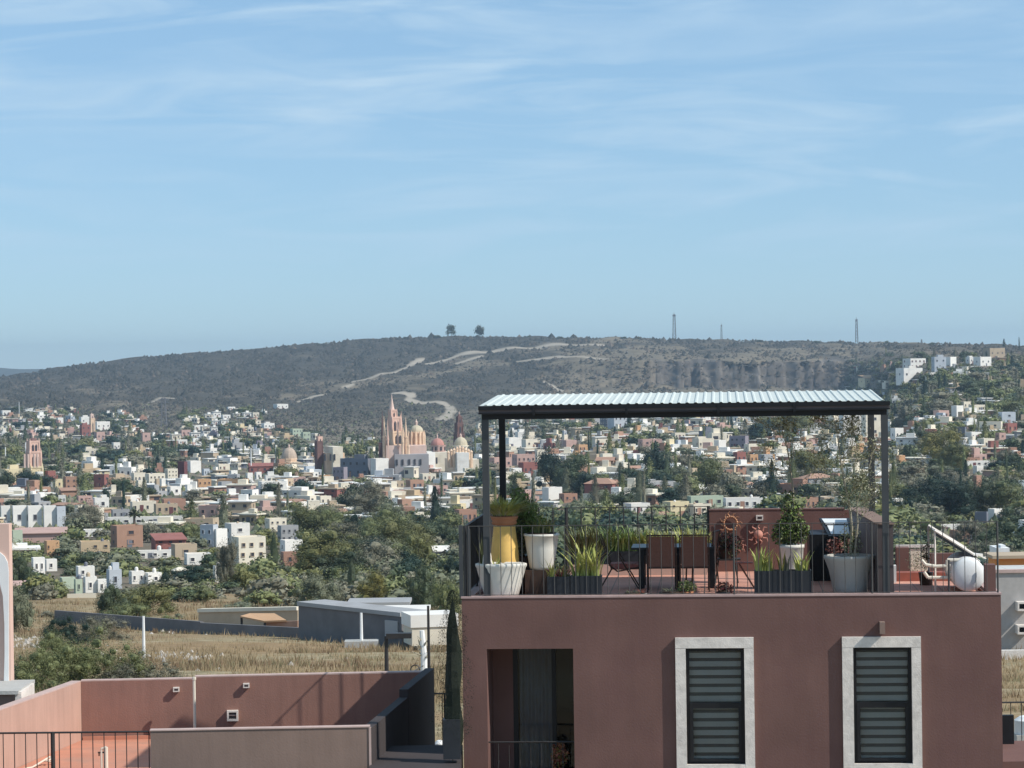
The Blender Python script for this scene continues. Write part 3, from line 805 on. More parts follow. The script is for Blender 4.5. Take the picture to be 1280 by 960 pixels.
def house(x0, x1, yt, yb, colr, yaw=28, nw=2, fl=1, roof='flat', label='', cat='house', group=None, rc='terracotta', name='house', d=None,
          dep=.8, parts=True, tank=None, upper=None, wcol=None, reg=True):
    xc = (x0 + x1) / 2
    g = ground(xc, yb) if d is None else PT(xc, yb, d)
    s = g.y / FPX; ph = R(yaw)
    w = (x1 - x0) * s / (math.cos(ph) + dep * abs(math.sin(ph))); D = w * dep; h = (yb - yt) * s
    par = min(.5, .12 * h)
    hw = h - par if roof == 'flat' else (h - .32 if roof == 'slab' else h * .72)
    ca_, sa_ = math.cos(ph), math.sin(ph)
    # put the middle of the visible silhouette over xc
    off = Vector((ca_ * 0 - (-sa_) * 0, 0, 0))
    cx = (-sa_) * D / 2
    e = bpy.data.objects.new(name, None); COL.objects.link(e)
    e.location = (g.x - cx, g.y, g.z); e.rotation_euler = (0, 0, ph)
    tag(e, label, cat, group)
    mb = MB()
    if roof == 'flat': wall_geo(mb, w, D, hw, par)
    else:
        mb.box(-w / 2, w / 2, 0, D, -3, hw)
    W_ = add('wall', mb.mesh('wall'), HM[colr], e)
    mb = MB()
    if roof == 'flat':
        mb.box(-w / 2 + .2, w / 2 - .2, .2, D - .2, hw - .25, hw)
        rm = HM['tan'] if rc == 'terracotta' else HM[rc]
    elif roof == 'slab':
        mb.box(-w / 2 - .35, w / 2 + .35, -.55, D + .3, hw, hw + .32); rm = HM[rc]
        if parts and w > 4: mb.box(-w * .1, w * .25, D * .3, D * .7, hw + .322, hw + .322 + min(1.4, h * .4))
    elif roof == 'gable':
        o_ = .25; mb.prism([(-o_, hw), (D / 2, h), (D + o_, hw), (D + o_, hw - .18), (D / 2, h - .2), (-o_, hw - .18)], -w / 2 - o_, w / 2 + o_, 'x')
        mb.prism([(.0, hw - .02), (D / 2, h - .22), (D, hw - .02)], -w / 2 + .02, w / 2 - .02, 'x'); rm = HM[rc]
    elif roof == 'hip':
        o_ = .3; q = min(w, D) * .38
        b = [(-w / 2 - o_, -o_, hw), (w / 2 + o_, -o_, hw), (w / 2 + o_, D + o_, hw), (-w / 2 - o_, D + o_, hw)]
        t_ = [(-w / 2 + q, D / 2 - .1, h), (w / 2 - q, D / 2 - .1, h), (w / 2 - q, D / 2 + .1, h), (-w / 2 + q, D / 2 + .1, h)]
        mb.raw(b + t_, [(3, 2, 1, 0), (4, 5, 6, 7), (0, 1, 5, 4), (1, 2, 6, 5), (2, 3, 7, 6), (3, 0, 4, 7)]); rm = HM[rc]
    elif roof == 'shed':
        mb.prism([(-.4, hw), (D + .3, h), (D + .3, h - .15), (-.4, hw - .15)], -w / 2 - .2, w / 2 + .2, 'x'); rm = HM[rc]
    Rf = add('roof', mb.mesh('roof'), rm, e)
    if parts:
        fh = hw / fl; ws = min(1.2, w / (nw + 1) * .55) if nw else 0; wh = min(1.3, fh * .42)
        for f in range(fl):
            for k in range(nw):
                if rnd.random() < .08: continue
                o = add('window', WIN, [HM[wcol or colr], M['pane']], e, (-w / 2 + w * (k + .5 + rnd.uniform(-.08, .08)) / nw, -.012, fh * (f + .55)), byobj=True)
                o.scale = (ws, 1, wh)
        side = 1 if yaw < 0 else -1
        ns = max(1, int(nw * .6))
        for f in range(fl):
            for k in range(ns):
                if rnd.random() < .3: continue
                o = add('window', WIN, [HM[wcol or colr], M['pane']], e, (side * (w / 2 + .012), D * (k + .5) / ns, fh * (f + .55)), R(90) * side, byobj=True)
                o.scale = (ws, 1, wh)
        if fl <= 2 and w > 4 and nw:
            o = add('door', DOORM, [HM[rnd.choice(['maroon', 'slate', 'brick'])]], e, (w * rnd.uniform(-.2, .2), -.012, 0), byobj=True); o.scale = (.95, 1, min(2.1, fh * .8))
        if roof == 'flat' and (tank if tank is not None else rnd.random() < .3):
            o = add('water_tank', TANK, [HM[rnd.choice(['slate', 'white', 'tan'])]], Rf, (rnd.uniform(-.3, .3) * w, D * rnd.uniform(.3, .7), hw), byobj=True)
            o.scale = (.62, .62, .75) if w > 5 else (.45, .45, .6)
        if upper or (upper is None and roof == 'flat' and w > 6 and rnd.random() < .35):
            mb = MB(); uw = w * rnd.uniform(.3, .55); ux = rnd.uniform(-1, 1) * (w - uw) * .4; uh = rnd.uniform(1.2, 2.0) * min(1, h / 4)
            mb.box(ux - uw / 2, ux + uw / 2, D * .35, D * .9, hw, hw + uh); add('roof_room', mb.mesh('roof_room'), HM[colr], e)
    if reg: HOUSES.append((x0, x1, yt, yb))
    return e

H = house
# -- left: far villas and the hillside
H(0, 13, 513, 520, 'white', 25, 2, 1, label='white villa highest on the slope at the low end of the long hill')
H(98, 113, 521, 531, 'white', 25, 2, 1, label='white house beside the pale chapel tower on the far slope', rc='brick')
H(99, 113, 531, 545, 'red', 25, 2, 2, label='tall red house below the pale chapel tower')
H(115, 137, 527, 538, 'white', 30, 3, 1, label='wide white house adjoining the pale chapel tower')
H(117, 131, 540, 551, 'pink', 30, 2, 1, label='square pink house under the wide white house by the chapel tower')
H(70, 79, 522, 529, 'white', 30, 1, 1, label='little white house with a roof room left of the chapel tower')
H(72, 81, 542, 549, 'cream', 30, 2, 1, label='cream house in the trees between the red bell tower and pink house')
H(103, 123, 561, 569, 'cream', 20, 3, 1, label='long cream bungalow alone on the green slope')
H(176, 188, 541, 556, 'pink', 20, 1, 2, label='pale pink narrow house on the green slope with a steep end')
H(139, 150, 553, 563, 'white', 30, 2, 1, label='white house alone among trees right of the square pink house')
for i, (a, b, t, bb, c) in enumerate([(283, 294, 507, 513, 'white'), (254, 266, 516, 523, 'cream'), (264, 276, 513, 522, 'white'), (276, 288, 517, 524, 'white'), (290, 300, 515, 521, 'cream'), (302, 314, 514, 521, 'white'), (314, 324, 514, 522, 'cream'), (263, 275, 524, 531, 'white'), (274, 286, 523, 531, 'white'), (240, 254, 530, 538, 'white'), (250, 262, 531, 539, 'cream'), (262, 272, 532, 541, 'white'), (224, 238, 536, 545, 'pink'), (236, 250, 539, 548, 'white'), (212, 226, 541, 550, 'cream'), (220, 234, 548, 556, 'white')]):
    H(a, b, t + 1.5, bb, c, 22, 2, 1, roof='slab' if i % 3 else 'flat', rc='white', label='%s villa, %s along the ridge of villas climbing the hill' % (['white', 'cream', 'white', 'white', 'cream'][i % 5] if False else c, ['topmost', 'second', 'third', 'fourth', 'fifth', 'sixth', 'seventh', 'eighth', 'ninth', 'tenth', 'eleventh', 'twelfth', 'thirteenth', 'fourteenth', 'fifteenth', 'lowest'][i]), group='villas climbing the ridge')
H(341, 360, 505, 511, 'white', 30, 3, 1, label='white villa with a long terrace standing alone high on the hill')
H(326, 343, 529, 536, 'white', 25, 3, 1, label='low white villa half hidden in trees below the lone hill villa')
H(362, 378, 536, 546, 'pale green', 25, 3, 2, label='pale green house with a flat overhanging roof on the slope')
H(376, 388, 540, 552, 'pale green', 25, 2, 2, label='boxy pale green house beside the overhanging roof')
# -- centre left
H(0, 27, 586, 606, 'yellow', 40, 2, 1, label='yellow church hall with an arched gable beside the red bell tower', dep=.5)
H(66, 78, 599, 611, 'yellow', 30, 1, 1, label='yellow house at the edge of the round dark tree')
H(78, 96, 596, 612, 'terracotta', 25, 2, 2, label='terracotta house with white trim right of the small yellow house')
H(72, 96, 610, 621, 'terracotta', 20, 0, 1, roof='shed', rc='terracotta', label='house with a big pinkish tiled shed roof above the white row')
H(72, 82, 619, 630, 'white', 10, 2, 1, label='small white gable wall with two dark doorways below the tiled roof')
H(94, 115, 620, 628, 'pink', 20, 2, 1, rc='pink', label='long low pink roofed house beside the two dark doorways')
H(114, 136, 622, 637, 'white', 20, 1, 1, label='white house with a little square tower behind the willow', upper=True)
H(117, 135, 593, 610, 'red', -20, 1, 2, label='square red house standing above the trees')
H(163, 182, 591, 605, 'cream', 25, 3, 1, label='cream house left of the three-tiered cream house')
H(180, 206, 592, 606, 'cream', 25, 4, 2, label='pale cream house with a long row of openings')
H(205, 222, 586, 601, 'cream', 30, 3, 3, label='three-tiered cream house left of the maroon wall')
H(222, 234, 577, 600, 'maroon', -25, 0, 2, label='dark maroon windowless block beside the white block')
H(232, 251, 576, 591, 'white', 35, 0, 2, label='blank white block beside the dark maroon wall')
H(252, 262, 586, 595, 'pale blue', 30, 2, 1, label='small pale blue house right of the blank white block')
H(268, 287, 580, 589, 'cream', 30, 3, 1, label='cream house front left of the red-roofed hall')
H(286, 297, 588, 598, 'white', 30, 1, 1, label='white house just below the cream front near the red-roofed hall')
H(308, 342, 579, 592, 'red', 10, 4, 1, roof='gable', rc='red', label='long hall with a bright red roof')
H(307, 316, 591, 603, 'white', 30, 1, 1, label='white gable front under the red roof')
H(318, 327, 590, 600, 'white', 30, 1, 1, label='white arched front under the end of the red roof')
H(379, 396, 579, 589, 'white', 35, 0, 1, label='bright blank white box right of the tan dome')
H(244, 264, 599, 614, 'orange', 20, 3, 2, label='orange house with dark balcony openings in the middle of the old town')
H(398, 413, 594, 604, 'orange', 25, 2, 1, label='orange house left of the mauve block')
H(416, 434, 584, 602, 'mauve', -20, 3, 2, label='mauve shaded block left of the hotel')
H(208, 226, 608, 619, 'white', 30, 1, 1, label='bright white house below the three-tiered cream house')
H(0, 13, 632, 661, 'white', 22, 1, 1, 'flat', 'white row house cut by the picture edge, first of the tall white row', group='tall white row houses', dep=.5, wcol='grey')
H(425, 467, 573, 596, 'slate', -25, 4, 2, label='long white hotel front, shade painted in grey, left of the pink church', dep=.4)  # slate colour paints the shade on the front of a white hotel
H(463, 486, 573, 597, 'white', 30, 0, 3, label='bright white side block of the hotel')
H(562, 575, 576, 590, 'pink', 25, 1, 1, label='pink house right of the pink arch below the domes')
H(546, 563, 577, 591, 'pink', 20, 1, 1, label='pink framed arch house below the red dome')
H(574, 588, 575, 590, 'pink', 35, 0, 1, label='salmon box house under the yellow dome')
H(568, 596, 637, 655, 'brick', 20, 4, 1, label='unfinished brick house beside the pergola post')
H(507, 530, 600, 613, 'terracotta', 25, 2, 1, label='terracotta house with two arches under the bluish nave')
H(524, 545, 592, 602, 'cream', 20, 3, 1, label='cream long house below the nave and red dome')
H(490, 505, 601, 611, 'tan', 30, 2, 1, label='tan house right of the grey trees below the hotel')
H(538, 560, 607, 618, 'pink', 25, 2, 1, label='pink house above the tall pointed conifer')
H(432, 452, 622, 633, 'cream', 25, 2, 1, label='cream house at the top edge of the big tree belt')
H(395, 414, 620, 632, 'cream', 30, 2, 1, label='cream house with a dark doorway just above the mid green trees')
# -- tall white row
for i, (a, b) in enumerate([(14, 33), (33, 52), (53, 70), (70, 82)]):
    H(a, b, 632 if i < 3 else 633, 661, 'white' if i < 3 else 'pale blue', 22, 1 if i < 2 else 0, 1, 'flat',
      ['white row house with one window beside the row end', 'white row house with one window in the middle of the row', 'windowless white row house next to the bluish one', 'bluish end house of the tall white row'][i], group='tall white row houses', dep=.5, wcol='grey', tank=False, upper=False)
H(137, 162, 637, 649, 'grey', 15, 3, 1, label='grey house with dark glass left of the palm')
H(160, 195, 627, 641, 'cream', 15, 4, 1, label='cream walled building behind the palm')
H(190, 222, 630, 643, 'tan', 15, 3, 1, label='tan weathered building right of the palm')
H(200, 232, 624, 640, 'brick', 15, 3, 1, label='brick-red stained building beside the tan weathered building')
H(134, 228, 646, 656, 'white', 6, 6, 1, label='very long low white building in front of the palm', dep=.15, upper=False)
H(15, 82, 661, 679, 'pink', 8, 0, 1, roof='shed', rc='pink', label='shed with a long pink roof under the tall white row', dep=.5)
H(12, 28, 663, 689, 'pale green', 30, 0, 2, label='plain sage green wall block beside the pink roof')
H(54, 74, 676, 700, 'orange', 25, 3, 2, label='orange and brown patchwork house in front of the pink roof')
H(102, 128, 662, 671, 'white', 10, 3, 1, label='low white shed left of the peach building')
H(96, 137, 677, 696, 'ochre', 12, 3, 2, label='ochre house with small square windows', tank=True)
H(136, 178, 657, 684, 'terracotta', 25, 1, 2, label='peach coloured building with a raised rounded wall')
H(186, 232, 668, 690, 'red', 18, 3, 2, roof='shed', rc='red', label='deep red house with a red sloping roof')
H(212, 246, 680, 700, 'tan', 20, 1, 1, label='tan unfinished house in front of the deep red house')
H(170, 214, 688, 698, 'white', 8, 3, 1, label='long white wall house below the deep red house', dep=.3)
H(228, 264, 692, 706, 'white', 15, 2, 1, label='white roofed house with grey side below the bluish block')
H(38, 56, 697, 718, 'white', 22, 2, 1, label='white house with two round dark windows and a solar panel')
H(54, 71, 699, 714, 'white', 26, 1, 1, label='white annex joined to the house with the solar panel')
H(93, 118, 708, 722, 'white', 20, 2, 1, label='white upper house behind the row facing the lot')
H(103, 121, 721, 741, 'white', 22, 1, 1, label='white lot-side house with one dark window')
H(120, 133, 724, 741, 'white', 22, 1, 1, label='narrow white lot-side house with a small window')
H(132, 152, 712, 736, 'pale blue', 25, 1, 1, label='pale aqua house with a stair tower', upper=True)
H(92, 103, 724, 742, 'pale green', 25, 1, 1, label='lime green narrow house at the end of the lot-side row')
H(73, 94, 722, 736, 'pale green', 22, 1, 1, label='lime green low house behind bushes')
H(84, 120, 742, 749, 'cream', 8, 0, 1, label='cream garden wall block in front of the lot-side row', dep=.1, upper=False, tank=False, cat='wall')
H(160, 180, 714, 730, 'white', 25, 2, 1, label='white house with roof steps right of the aqua house')
H(179, 202, 716, 730, 'white', 28, 1, 1, label='white house under a grey roof at the end of the lot-side houses')
H(216, 234, 709, 724, 'cream', 20, 1, 1, roof='hip', rc='cream', label='cream hut with a pyramid roof')
H(266, 278, 707, 728, 'white', 26, 1, 1, label='small white tower house beside the tall grey tree', upper=True)
H(12, 34, 727, 741, 'maroon', 15, 2, 1, roof='shed', rc='pink', label='small maroon hut with a pink roof near the picture edge')
H(250, 272, 656, 684, 'pale blue', -20, 2, 2, label='blue-shaded house left of the bright white block')
H(264, 284, 661, 684, 'white', 35, 0, 2, label='bright stepped white block left of the tallest white block')
H(280, 312, 654, 681, 'white', 30, 1, 2, label='tallest bright white block behind the cream apartments')
H(288, 332, 671, 712, 'cream', 24, 3, 3, label='three-storey cream apartment block with balconies', wcol='tan')
H(330, 358, 648, 664, 'cream', 25, 3, 2, label='cream and white house above the column cypress')
H(346, 373, 657, 678, 'grey', 20, 3, 2, label='grey and white terraced house right of the column cypress')
H(349, 378, 675, 692, 'white', 25, 2, 1, label='white house with a brown side at the tree belt edge')
H(350, 372, 690, 708, 'brick', 20, 1, 1, label='brick wall house at the tree belt edge')
H(0, 14, 696, 712, 'cream', 20, 1, 1, label='cream house partly behind the pale painted wall')
H(540, 563, 683, 702, 'grey', 10, 0, 1, roof='shed', rc='white', label='pale metal canopy roofed shed in the tree belt')
# -- right of the pergola post
H(630, 653, 547, 561, 'white', 25, 0, 1, label='bright white box right of the second pergola post')
H(652, 672, 549, 560, 'cream', 25, 2, 1, label='cream house adjoining the bright white box')
H(669, 681, 562, 577, 'cream', 20, 2, 2, label='cream tower house at the edge of the big dark trees')
H(640, 669, 568, 580, 'pink', 20, 4, 1, label='pale pink house left of the cream tower house')
H(648, 672, 578, 596, 'red', 25, 3, 1, label='salmon red house cluster left of the big dark trees')
H(610, 640, 572, 586, 'pink', 25, 3, 1, label='pink house seen between the pergola posts')
H(678, 703, 609, 625, 'white', 30, 0, 1, label='bright white cube in front of the big dark trees')
H(699, 722, 617, 628, 'brick', 25, 2, 1, label='brown house joined to the bright white cube')
H(718, 738, 556, 565, 'orange', 25, 3, 1, label='orange house right of the hillside chapel', rc='terracotta')
H(760, 784, 519, 535, 'pale blue', 30, 3, 2, label='blue-grey apartment block just under the pergola beam')
H(750, 762, 520, 536, 'slate', -20, 3, 3, label='dark side block of the blue-grey apartments', wcol='white')
H(780, 813, 629, 645, 'white', 25, 3, 1, label='white house with a stepped wall above the left chair')
H(829, 862, 627, 645, 'yellow', 25, 3, 2, label='yellow house with a chimney above the chairs')
H(858, 890, 630, 645, 'cream', 25, 3, 1, label='cream house between the yellow house and the terrace wall')
H(893, 908, 550, 566, 'white', 35, 0, 1, label='bright white cube in the middle of the hillside town')
H(912, 937, 545, 560, 'mauve', -20, 3, 2, label='mauve shaded house right of the bright white cube')
H(931, 952, 555, 565, 'cream', 20, 3, 1, label='cream long house right of the mauve house')
H(917, 933, 565, 581, 'red', 25, 2, 1, label='orange-red house with a dark gable')
H(934, 948, 568, 579, 'orange', 25, 2, 1, label='peach house beside the orange-red house')
H(866, 893, 548, 562, 'cream', 25, 4, 1, label='cream arcaded house left of the bright white cube')
H(873, 888, 516, 526, 'pink', 25, 3, 2, label='rose banded house just under the pergola beam')
H(840, 857, 541, 549, 'cream', 20, 3, 1, label='cream house with a long garden wall')
H(860, 905, 620, 634, 'pale green', 12, 3, 1, label='pale aqua pavilion behind the terrace wall', dep=.4, upper=False)
H(905, 960, 622, 637, 'white', 8, 5, 1, label='long white pavilion with a flat canopy behind the terrace wall', dep=.3, upper=False)
H(1000, 1026, 622, 637, 'terracotta', 25, 3, 1, label='terracotta house with arches just over the terrace wall')
H(1050, 1078, 514, 545, 'white', 18, 3, 2, label='large white villa with arches behind the right pergola posts', wcol='grey', dep=.5)
H(1078, 1107, 515, 548, 'cream', 18, 3, 2, label='cream wing of the arched villa between the pergola posts', wcol='grey', dep=.5)
H(1114, 1130, 535, 552, 'white', 28, 2, 1, label='white house just right of the pergola posts')
H(1143, 1157, 586, 597, 'orange', 20, 0, 1, label='orange walled house above the big dark tree mass')
H(1146, 1163, 561, 570, 'white', 25, 2, 1, label='white house left of the big olive tree foot')
# -- hillside top right
H(1130, 1158, 448, 461, 'white', 25, 4, 2, label='white terraced house with red-framed windows near the hill top', wcol='red')
H(1122, 1154, 460, 476, 'white', 20, 3, 1, label='long white villa with dark glazing and an outside stair', wcol='slate')
H(1166, 1183, 446, 464, 'pale blue', 10, 2, 2, label='blue-grey square villa near the hill top')
H(1183, 1196, 446, 458, 'white', 35, 0, 1, label='bright white cube beside the blue-grey square villa')
H(1208, 1222, 446, 455, 'white', 25, 2, 1, label='white house left of the hilltop ruin-like brown house')
H(1218, 1240, 446, 458, 'white', 30, 2, 1, label='white wide house under the brown hilltop house')
H(1231, 1257, 435, 448, 'tan', 20, 3, 1, label='brown stone house on the very hilltop')
H(1074, 1098, 469, 482, 'yellow', 25, 2, 1, label='yellow house with a splayed wall above the pergola roof end', roof='shed', rc='orange')
H(1190, 1205, 507, 522, 'white', 35, 0, 1, label='bright white cube in the hillside houses')
H(1200, 1214, 502, 511, 'cream', 30, 2, 1, label='cream house behind the bright white cube on the hillside')
H(1168, 1187, 513, 524, 'pink', 25, 2, 1, label='dusty pink house left of the hillside white cube')
H(1212, 1232, 506, 515, 'cream', 25, 3, 1, label='cream house right of the hillside white cube')
H(1250, 1270, 515, 530, 'pale blue', 10, 1, 2, label='blue-grey block near the picture edge on the hillside')
H(1255, 1272, 529, 541, 'red', 25, 2, 1, label='brick red house under the blue-grey block near the edge')
H(1196, 1209, 534, 549, 'slate', -20, 1, 2, label='dark open-fronted house below the hillside white cube', wcol='white')
H(1208, 1228, 540, 551, 'white', 28, 3, 1, label='white house right of the dark open-fronted house')
H(1223, 1244, 548, 562, 'cream', 28, 2, 1, label='cream house below the white hillside houses')
H(1245, 1258, 541, 554, 'pink', 28, 1, 2, label='pink tall house near the edge on the hillside')
H(1236, 1254, 636, 654, 'white', 35, 0, 1, label='white block standing in the trees near the picture edge')
H(1219, 1237, 640, 657, 'slate', -20, 0, 1, label='grey shaded block beside the white block in the trees')
H(1217, 1230, 582, 592, 'white', 28, 0, 1, label='small white block above the tree mass')
H(1207, 1238, 576, 583, 'white', 12, 3, 1, label='low long white roof above the tree mass', dep=.3)
H(1140, 1212, 656, 665, 'white', 6, 4, 1, label='long white roofed shed behind the solar heater', dep=.2, upper=False)
H(1190, 1225, 663, 680, 'terracotta', 15, 3, 1, label='terracotta roofed house behind the sloping solar collector')

# ------------------------------------------------------------------ churches
def arch_windows(mb, cx, y, z0, w, h):
    mb.prism([(cx - w / 2, z0), (cx + w / 2, z0), (cx + w / 2, z0 + h * .6), (cx, z0 + h), (cx - w / 2, z0 + h * .6)], y, y + .5)
M['cantera'] = mat('pink_sandstone', (0.72, 0.48, 0.38), .9, .14, .25, stain=(0.38, 0.19, 0.14, .5), sscale=.3)
M['cantera2'] = mat('orange_sandstone', (0.74, 0.54, 0.38), .9, .14, .25, stain=(0.45, 0.25, 0.16, .4), sscale=.3)
M['spire'] = mat('pale_rose_sandstone', (0.68, 0.50, 0.42), .9, .12, .3)
M['plaster_blue'] = mat('cool_white_plaster', (0.36, 0.34, 0.34), .9, .12, .2, stain=(0.28, 0.26, 0.26, .5), sscale=.2)
M['dome_yellow'] = mat('yellow_tiled_dome', (0.52, 0.45, 0.32), .7, .1, .6)
M['dome_red'] = mat('red_tiled_dome', (0.46, 0.22, 0.18), .7, .1, .6)
M['dome_tan'] = mat('tan_dome', (0.46, 0.36, 0.28), .8, .15, .6)
M['darkstone'] = mat('dark_red_stone', (0.17, 0.10, 0.09), .9, .2, .4)

class Px:
    """lays a landmark out in metres from its size in the photograph, upright on the ground"""
    def __init__(s, name, label, cat, x, yb, d=None):
        s.x, s.yb = x, yb
        s.g = ground(x, yb) if d is None else PT(x, yb, d)
        s.k = s.g.y / FPX
        s.t = Thing(name, label, cat, tuple(s.g), frame='w')
    def X(s, x): return s.g.x + (x - s.x) * s.k
    def Zz(s, y): return s.g.z + (s.yb - y) * s.k
    def dome(s, name, x, r, y0, y1, m, lantern=None, yoff=0, n=16, parent=None):
        mb = MB(); rr = r * s.k; h = (y0 - y1) * s.k
        prof = [(rr * math.cos(a * math.pi / 16), h * math.sin(a * math.pi / 16)) for a in range(8)] + [(.02, h)]
        mb.lathe(prof, (s.X(x), s.g.y + yoff, s.Zz(y0)), n, wob=lambda t, z: 1 + .02 * math.cos(8 * t))
        o = s.t.part(name, mb, m, parent)
        if lantern:
            mb = MB(); q = s.k * lantern[0]
            mb.lathe([(q, 0), (q, .55 * lantern[1] * s.k), (q * 1.25, .6 * lantern[1] * s.k), (q * .6, .85 * lantern[1] * s.k), (.03, 1.25 * lantern[1] * s.k)], (s.X(x), s.g.y + yoff, s.Zz(y1 + .6)), 8)
            s.t.part('lantern', mb, M['spire'], o)
        return o
    def drum(s, name, x, r, y0, y1, m, yoff=0, n=8, win=True):
        mb = MB(); rr = r * s.k; h = (y0 - y1) * s.k
        mb.lathe([(rr, 0), (rr, h * .9), (rr * 1.06, h * .9), (rr * 1.06, h)], (s.X(x), s.g.y + yoff, s.Zz(y0)), n)
        o = s.t.part(name, mb, m)
        if win:
            for k in range(n):
                a = 2 * math.pi * (k + .5) / n
                if math.sin(a) > .3: continue
                mb = MB(); cx, cy = s.X(x) + math.cos(a) * rr * .94, s.g.y + yoff + math.sin(a) * rr * .94
                mb.box(cx - rr * .13, cx + rr * .13, cy - .25, cy + .25, s.Zz(y0) + h * .2, s.Zz(y0) + h * .75, a + math.pi / 2)
                s.t.part('window', mb, M['pane'], o)
        return o

# the pink parish church
c = Px('parish_church', 'pink and orange neo-gothic parish church with a tall central spire and pinnacles', 'church', 496, 596)
yo = lambda m_: c.g.y + m_
def tower(P, x, w, y0, y1, m, parent=None, name='tower', y_off=0, nwin=0, cap=True, wm=None):
    mb = MB(); hw = w / 2 * P.k; Y = P.g.y + y_off; rot = R(28)
    mb.box(P.X(x) - hw * .80, P.X(x) + hw * .80, Y - hw * .80, Y + hw * .80, P.Zz(y0), P.Zz(y1), rot)
    if cap: mb.box(P.X(x) - hw * .86, P.X(x) + hw * .86, Y - hw * .86, Y + hw * .86, P.Zz(y1), P.Zz(y1) + .7, rot)
    for sx in (-1, 1):
        for sy in (-1, 1):
            px_, py_ = sx * hw * .78, sy * hw * .78
            X_ = P.X(x) + px_ * math.cos(rot) - py_ * math.sin(rot); Y_ = Y + px_ * math.sin(rot) + py_ * math.cos(rot)
            mb.bar((X_, Y_, P.Zz(y0)), (X_, Y_, P.Zz(y1)), hw * .16, n=6); mb.bar((X_, Y_, P.Zz(y1)), (X_, Y_, P.Zz(y1) + hw * .75), hw * .16, .03, n=6)
    o = P.t.part(name, mb, m, parent)
    for a0, nm in ((0, nwin), (1, nwin)):
        for k in range(nm):
            mb = MB(); q = (k - (nm - 1) / 2) * hw * .55; h = P.Zz(y1) - P.Zz(y0)
            base = (q, -hw * .80) if a0 == 0 else (hw * .80, q)
            X_ = P.X(x) + base[0] * math.cos(rot) - base[1] * math.sin(rot); Y_ = Y + base[0] * math.sin(rot) + base[1] * math.cos(rot)
            mb.box(X_ - hw * .16, X_ + hw * .16, Y_ - .22, Y_ + .22, P.Zz(y0) + h * .15, P.Zz(y0) + h * .72, rot + (0 if a0 == 0 else R(90)))
            pr = [(X_ , Y_)]
            mb.bar((X_, Y_, P.Zz(y0) + h * .72), (X_, Y_, P.Zz(y0) + h * .86), hw * .17, .02, n=4)
            P.t.part('window', mb, wm or M['pane'], o)
    return o
def spire(P, x, w, y0, y1, m, parent=None, y_off=0, name='spire', n=8):
    mb = MB(); r = w / 2 * P.k; Y = P.g.y + y_off; h = P.Zz(y1) - P.Zz(y0)
    mb.lathe([(r, 0), (r * .62, h * .30), (r * .34, h * .62), (r * .10, h * .93), (r * .16, h * .94), (.03, h)], (P.X(x), Y, P.Zz(y0)), n)
    return P.t.part(name, mb, m, parent)
tower(c, 495.5, 20, 600, 557, M['cantera2'], nwin=0)
tower(c, 495.5, 18, 557, 541, M['cantera2'], nwin=2, name='lower_belfry')
tower(c, 494, 14.5, 541, 523, M['cantera'], nwin=2, name='upper_belfry')
tower(c, 492, 10, 524, 514, M['cantera'], nwin=1, name='spire_base')
spire(c, 491, 8, 514.5, 493, M['spire'])
for x, w, y0, y1, yf, m in [(478, 4.0, 590, 513, 6, 'darkstone'), (482, 4.6, 590, 519, -7, 'cantera2'), (502, 4.2, 590, 514, 5, 'cantera'), (508.8, 4.6, 590, 521, -6, 'cantera2'), (505, 3.4, 590, 530, -9, 'cantera2'), (486.5, 3, 590, 524, -8, 'cantera'), (512, 3.2, 590, 540, -8, 'cantera2'), (499, 2.4, 560, 524, -8, 'cantera')]:  # dark stone on the leftmost pinnacle paints the church's shadow side
    mb = MB(); ymid = y0 + (y1 - y0) * .62; r = w / 2 * c.k
    mb.bar((c.X(x), yo(yf), c.Zz(y0)), (c.X(x), yo(yf), c.Zz(ymid)), r * 1.0, n=8)
    mb.bar((c.X(x), yo(yf), c.Zz(ymid)), (c.X(x), yo(yf), c.Zz(ymid) + .6), r * 1.25, n=8)
    mb.bar((c.X(x), yo(yf), c.Zz(ymid) + .6), (c.X(x), yo(yf), c.Zz(y1)), r * .85, .05, n=8)
    c.t.part('pinnacle', mb, M[m])
mb = MB(); mb.box(c.X(474), c.X(486), yo(-2), yo(9), c.Zz(600), c.Zz(553)); c.t.part('buttress', mb, M['darkstone'])
mb = MB(); mb.box(c.X(484), c.X(507), yo(-8), yo(-5.5), c.Zz(600), c.Zz(556), R(8)); c.t.part('porch', mb, M['spire'])
c.drum('drum', 519.5, 9.3, 560, 541, M['cantera2'], 12, 10)
c.dome('dome', 520, 8.6, 541, 532.5, M['dome_yellow'], (1.5, 7), 12)
for k in range(7):
    a = math.pi * (1.0 + k / 6); mb = MB()
    X_, Y_ = c.X(519.5) + math.cos(a) * 10.4 * c.k, yo(12) + math.sin(a) * 10.4 * c.k
    mb.bar((X_, Y_, c.Zz(562)), (X_, Y_, c.Zz(546)), .6, n=6); mb.bar((X_, Y_, c.Zz(546)), (X_, Y_, c.Zz(539)), .6, .04, n=6); c.t.part('pinnacle', mb, M['cantera2'])
mb = MB(); mb.box(c.X(490), c.X(532), yo(-12), yo(22), c.Zz(600), c.Zz(567), R(6)); c.t.part('nave', mb, M['plaster_blue'])
mb = MB(); mb.box(c.X(506), c.X(531), yo(-2), yo(16), c.Zz(590), c.Zz(557), R(6)); c.t.part('transept', mb, M['spire'])
for x, w in ((497, 2.2), (504, 2.4), (512, 2.6), (519, 2.2), (526, 2.4)):
    mb = MB(); mb.box(c.X(x), c.X(x + w), yo(-12.35 + (x - 511) * c.k * .105), yo(-11.6 + (x - 511) * c.k * .105), c.Zz(580), c.Zz(573)); c.t.part('window', mb, M['pane'])
HOUSES.append((474, 532, 493, 576))
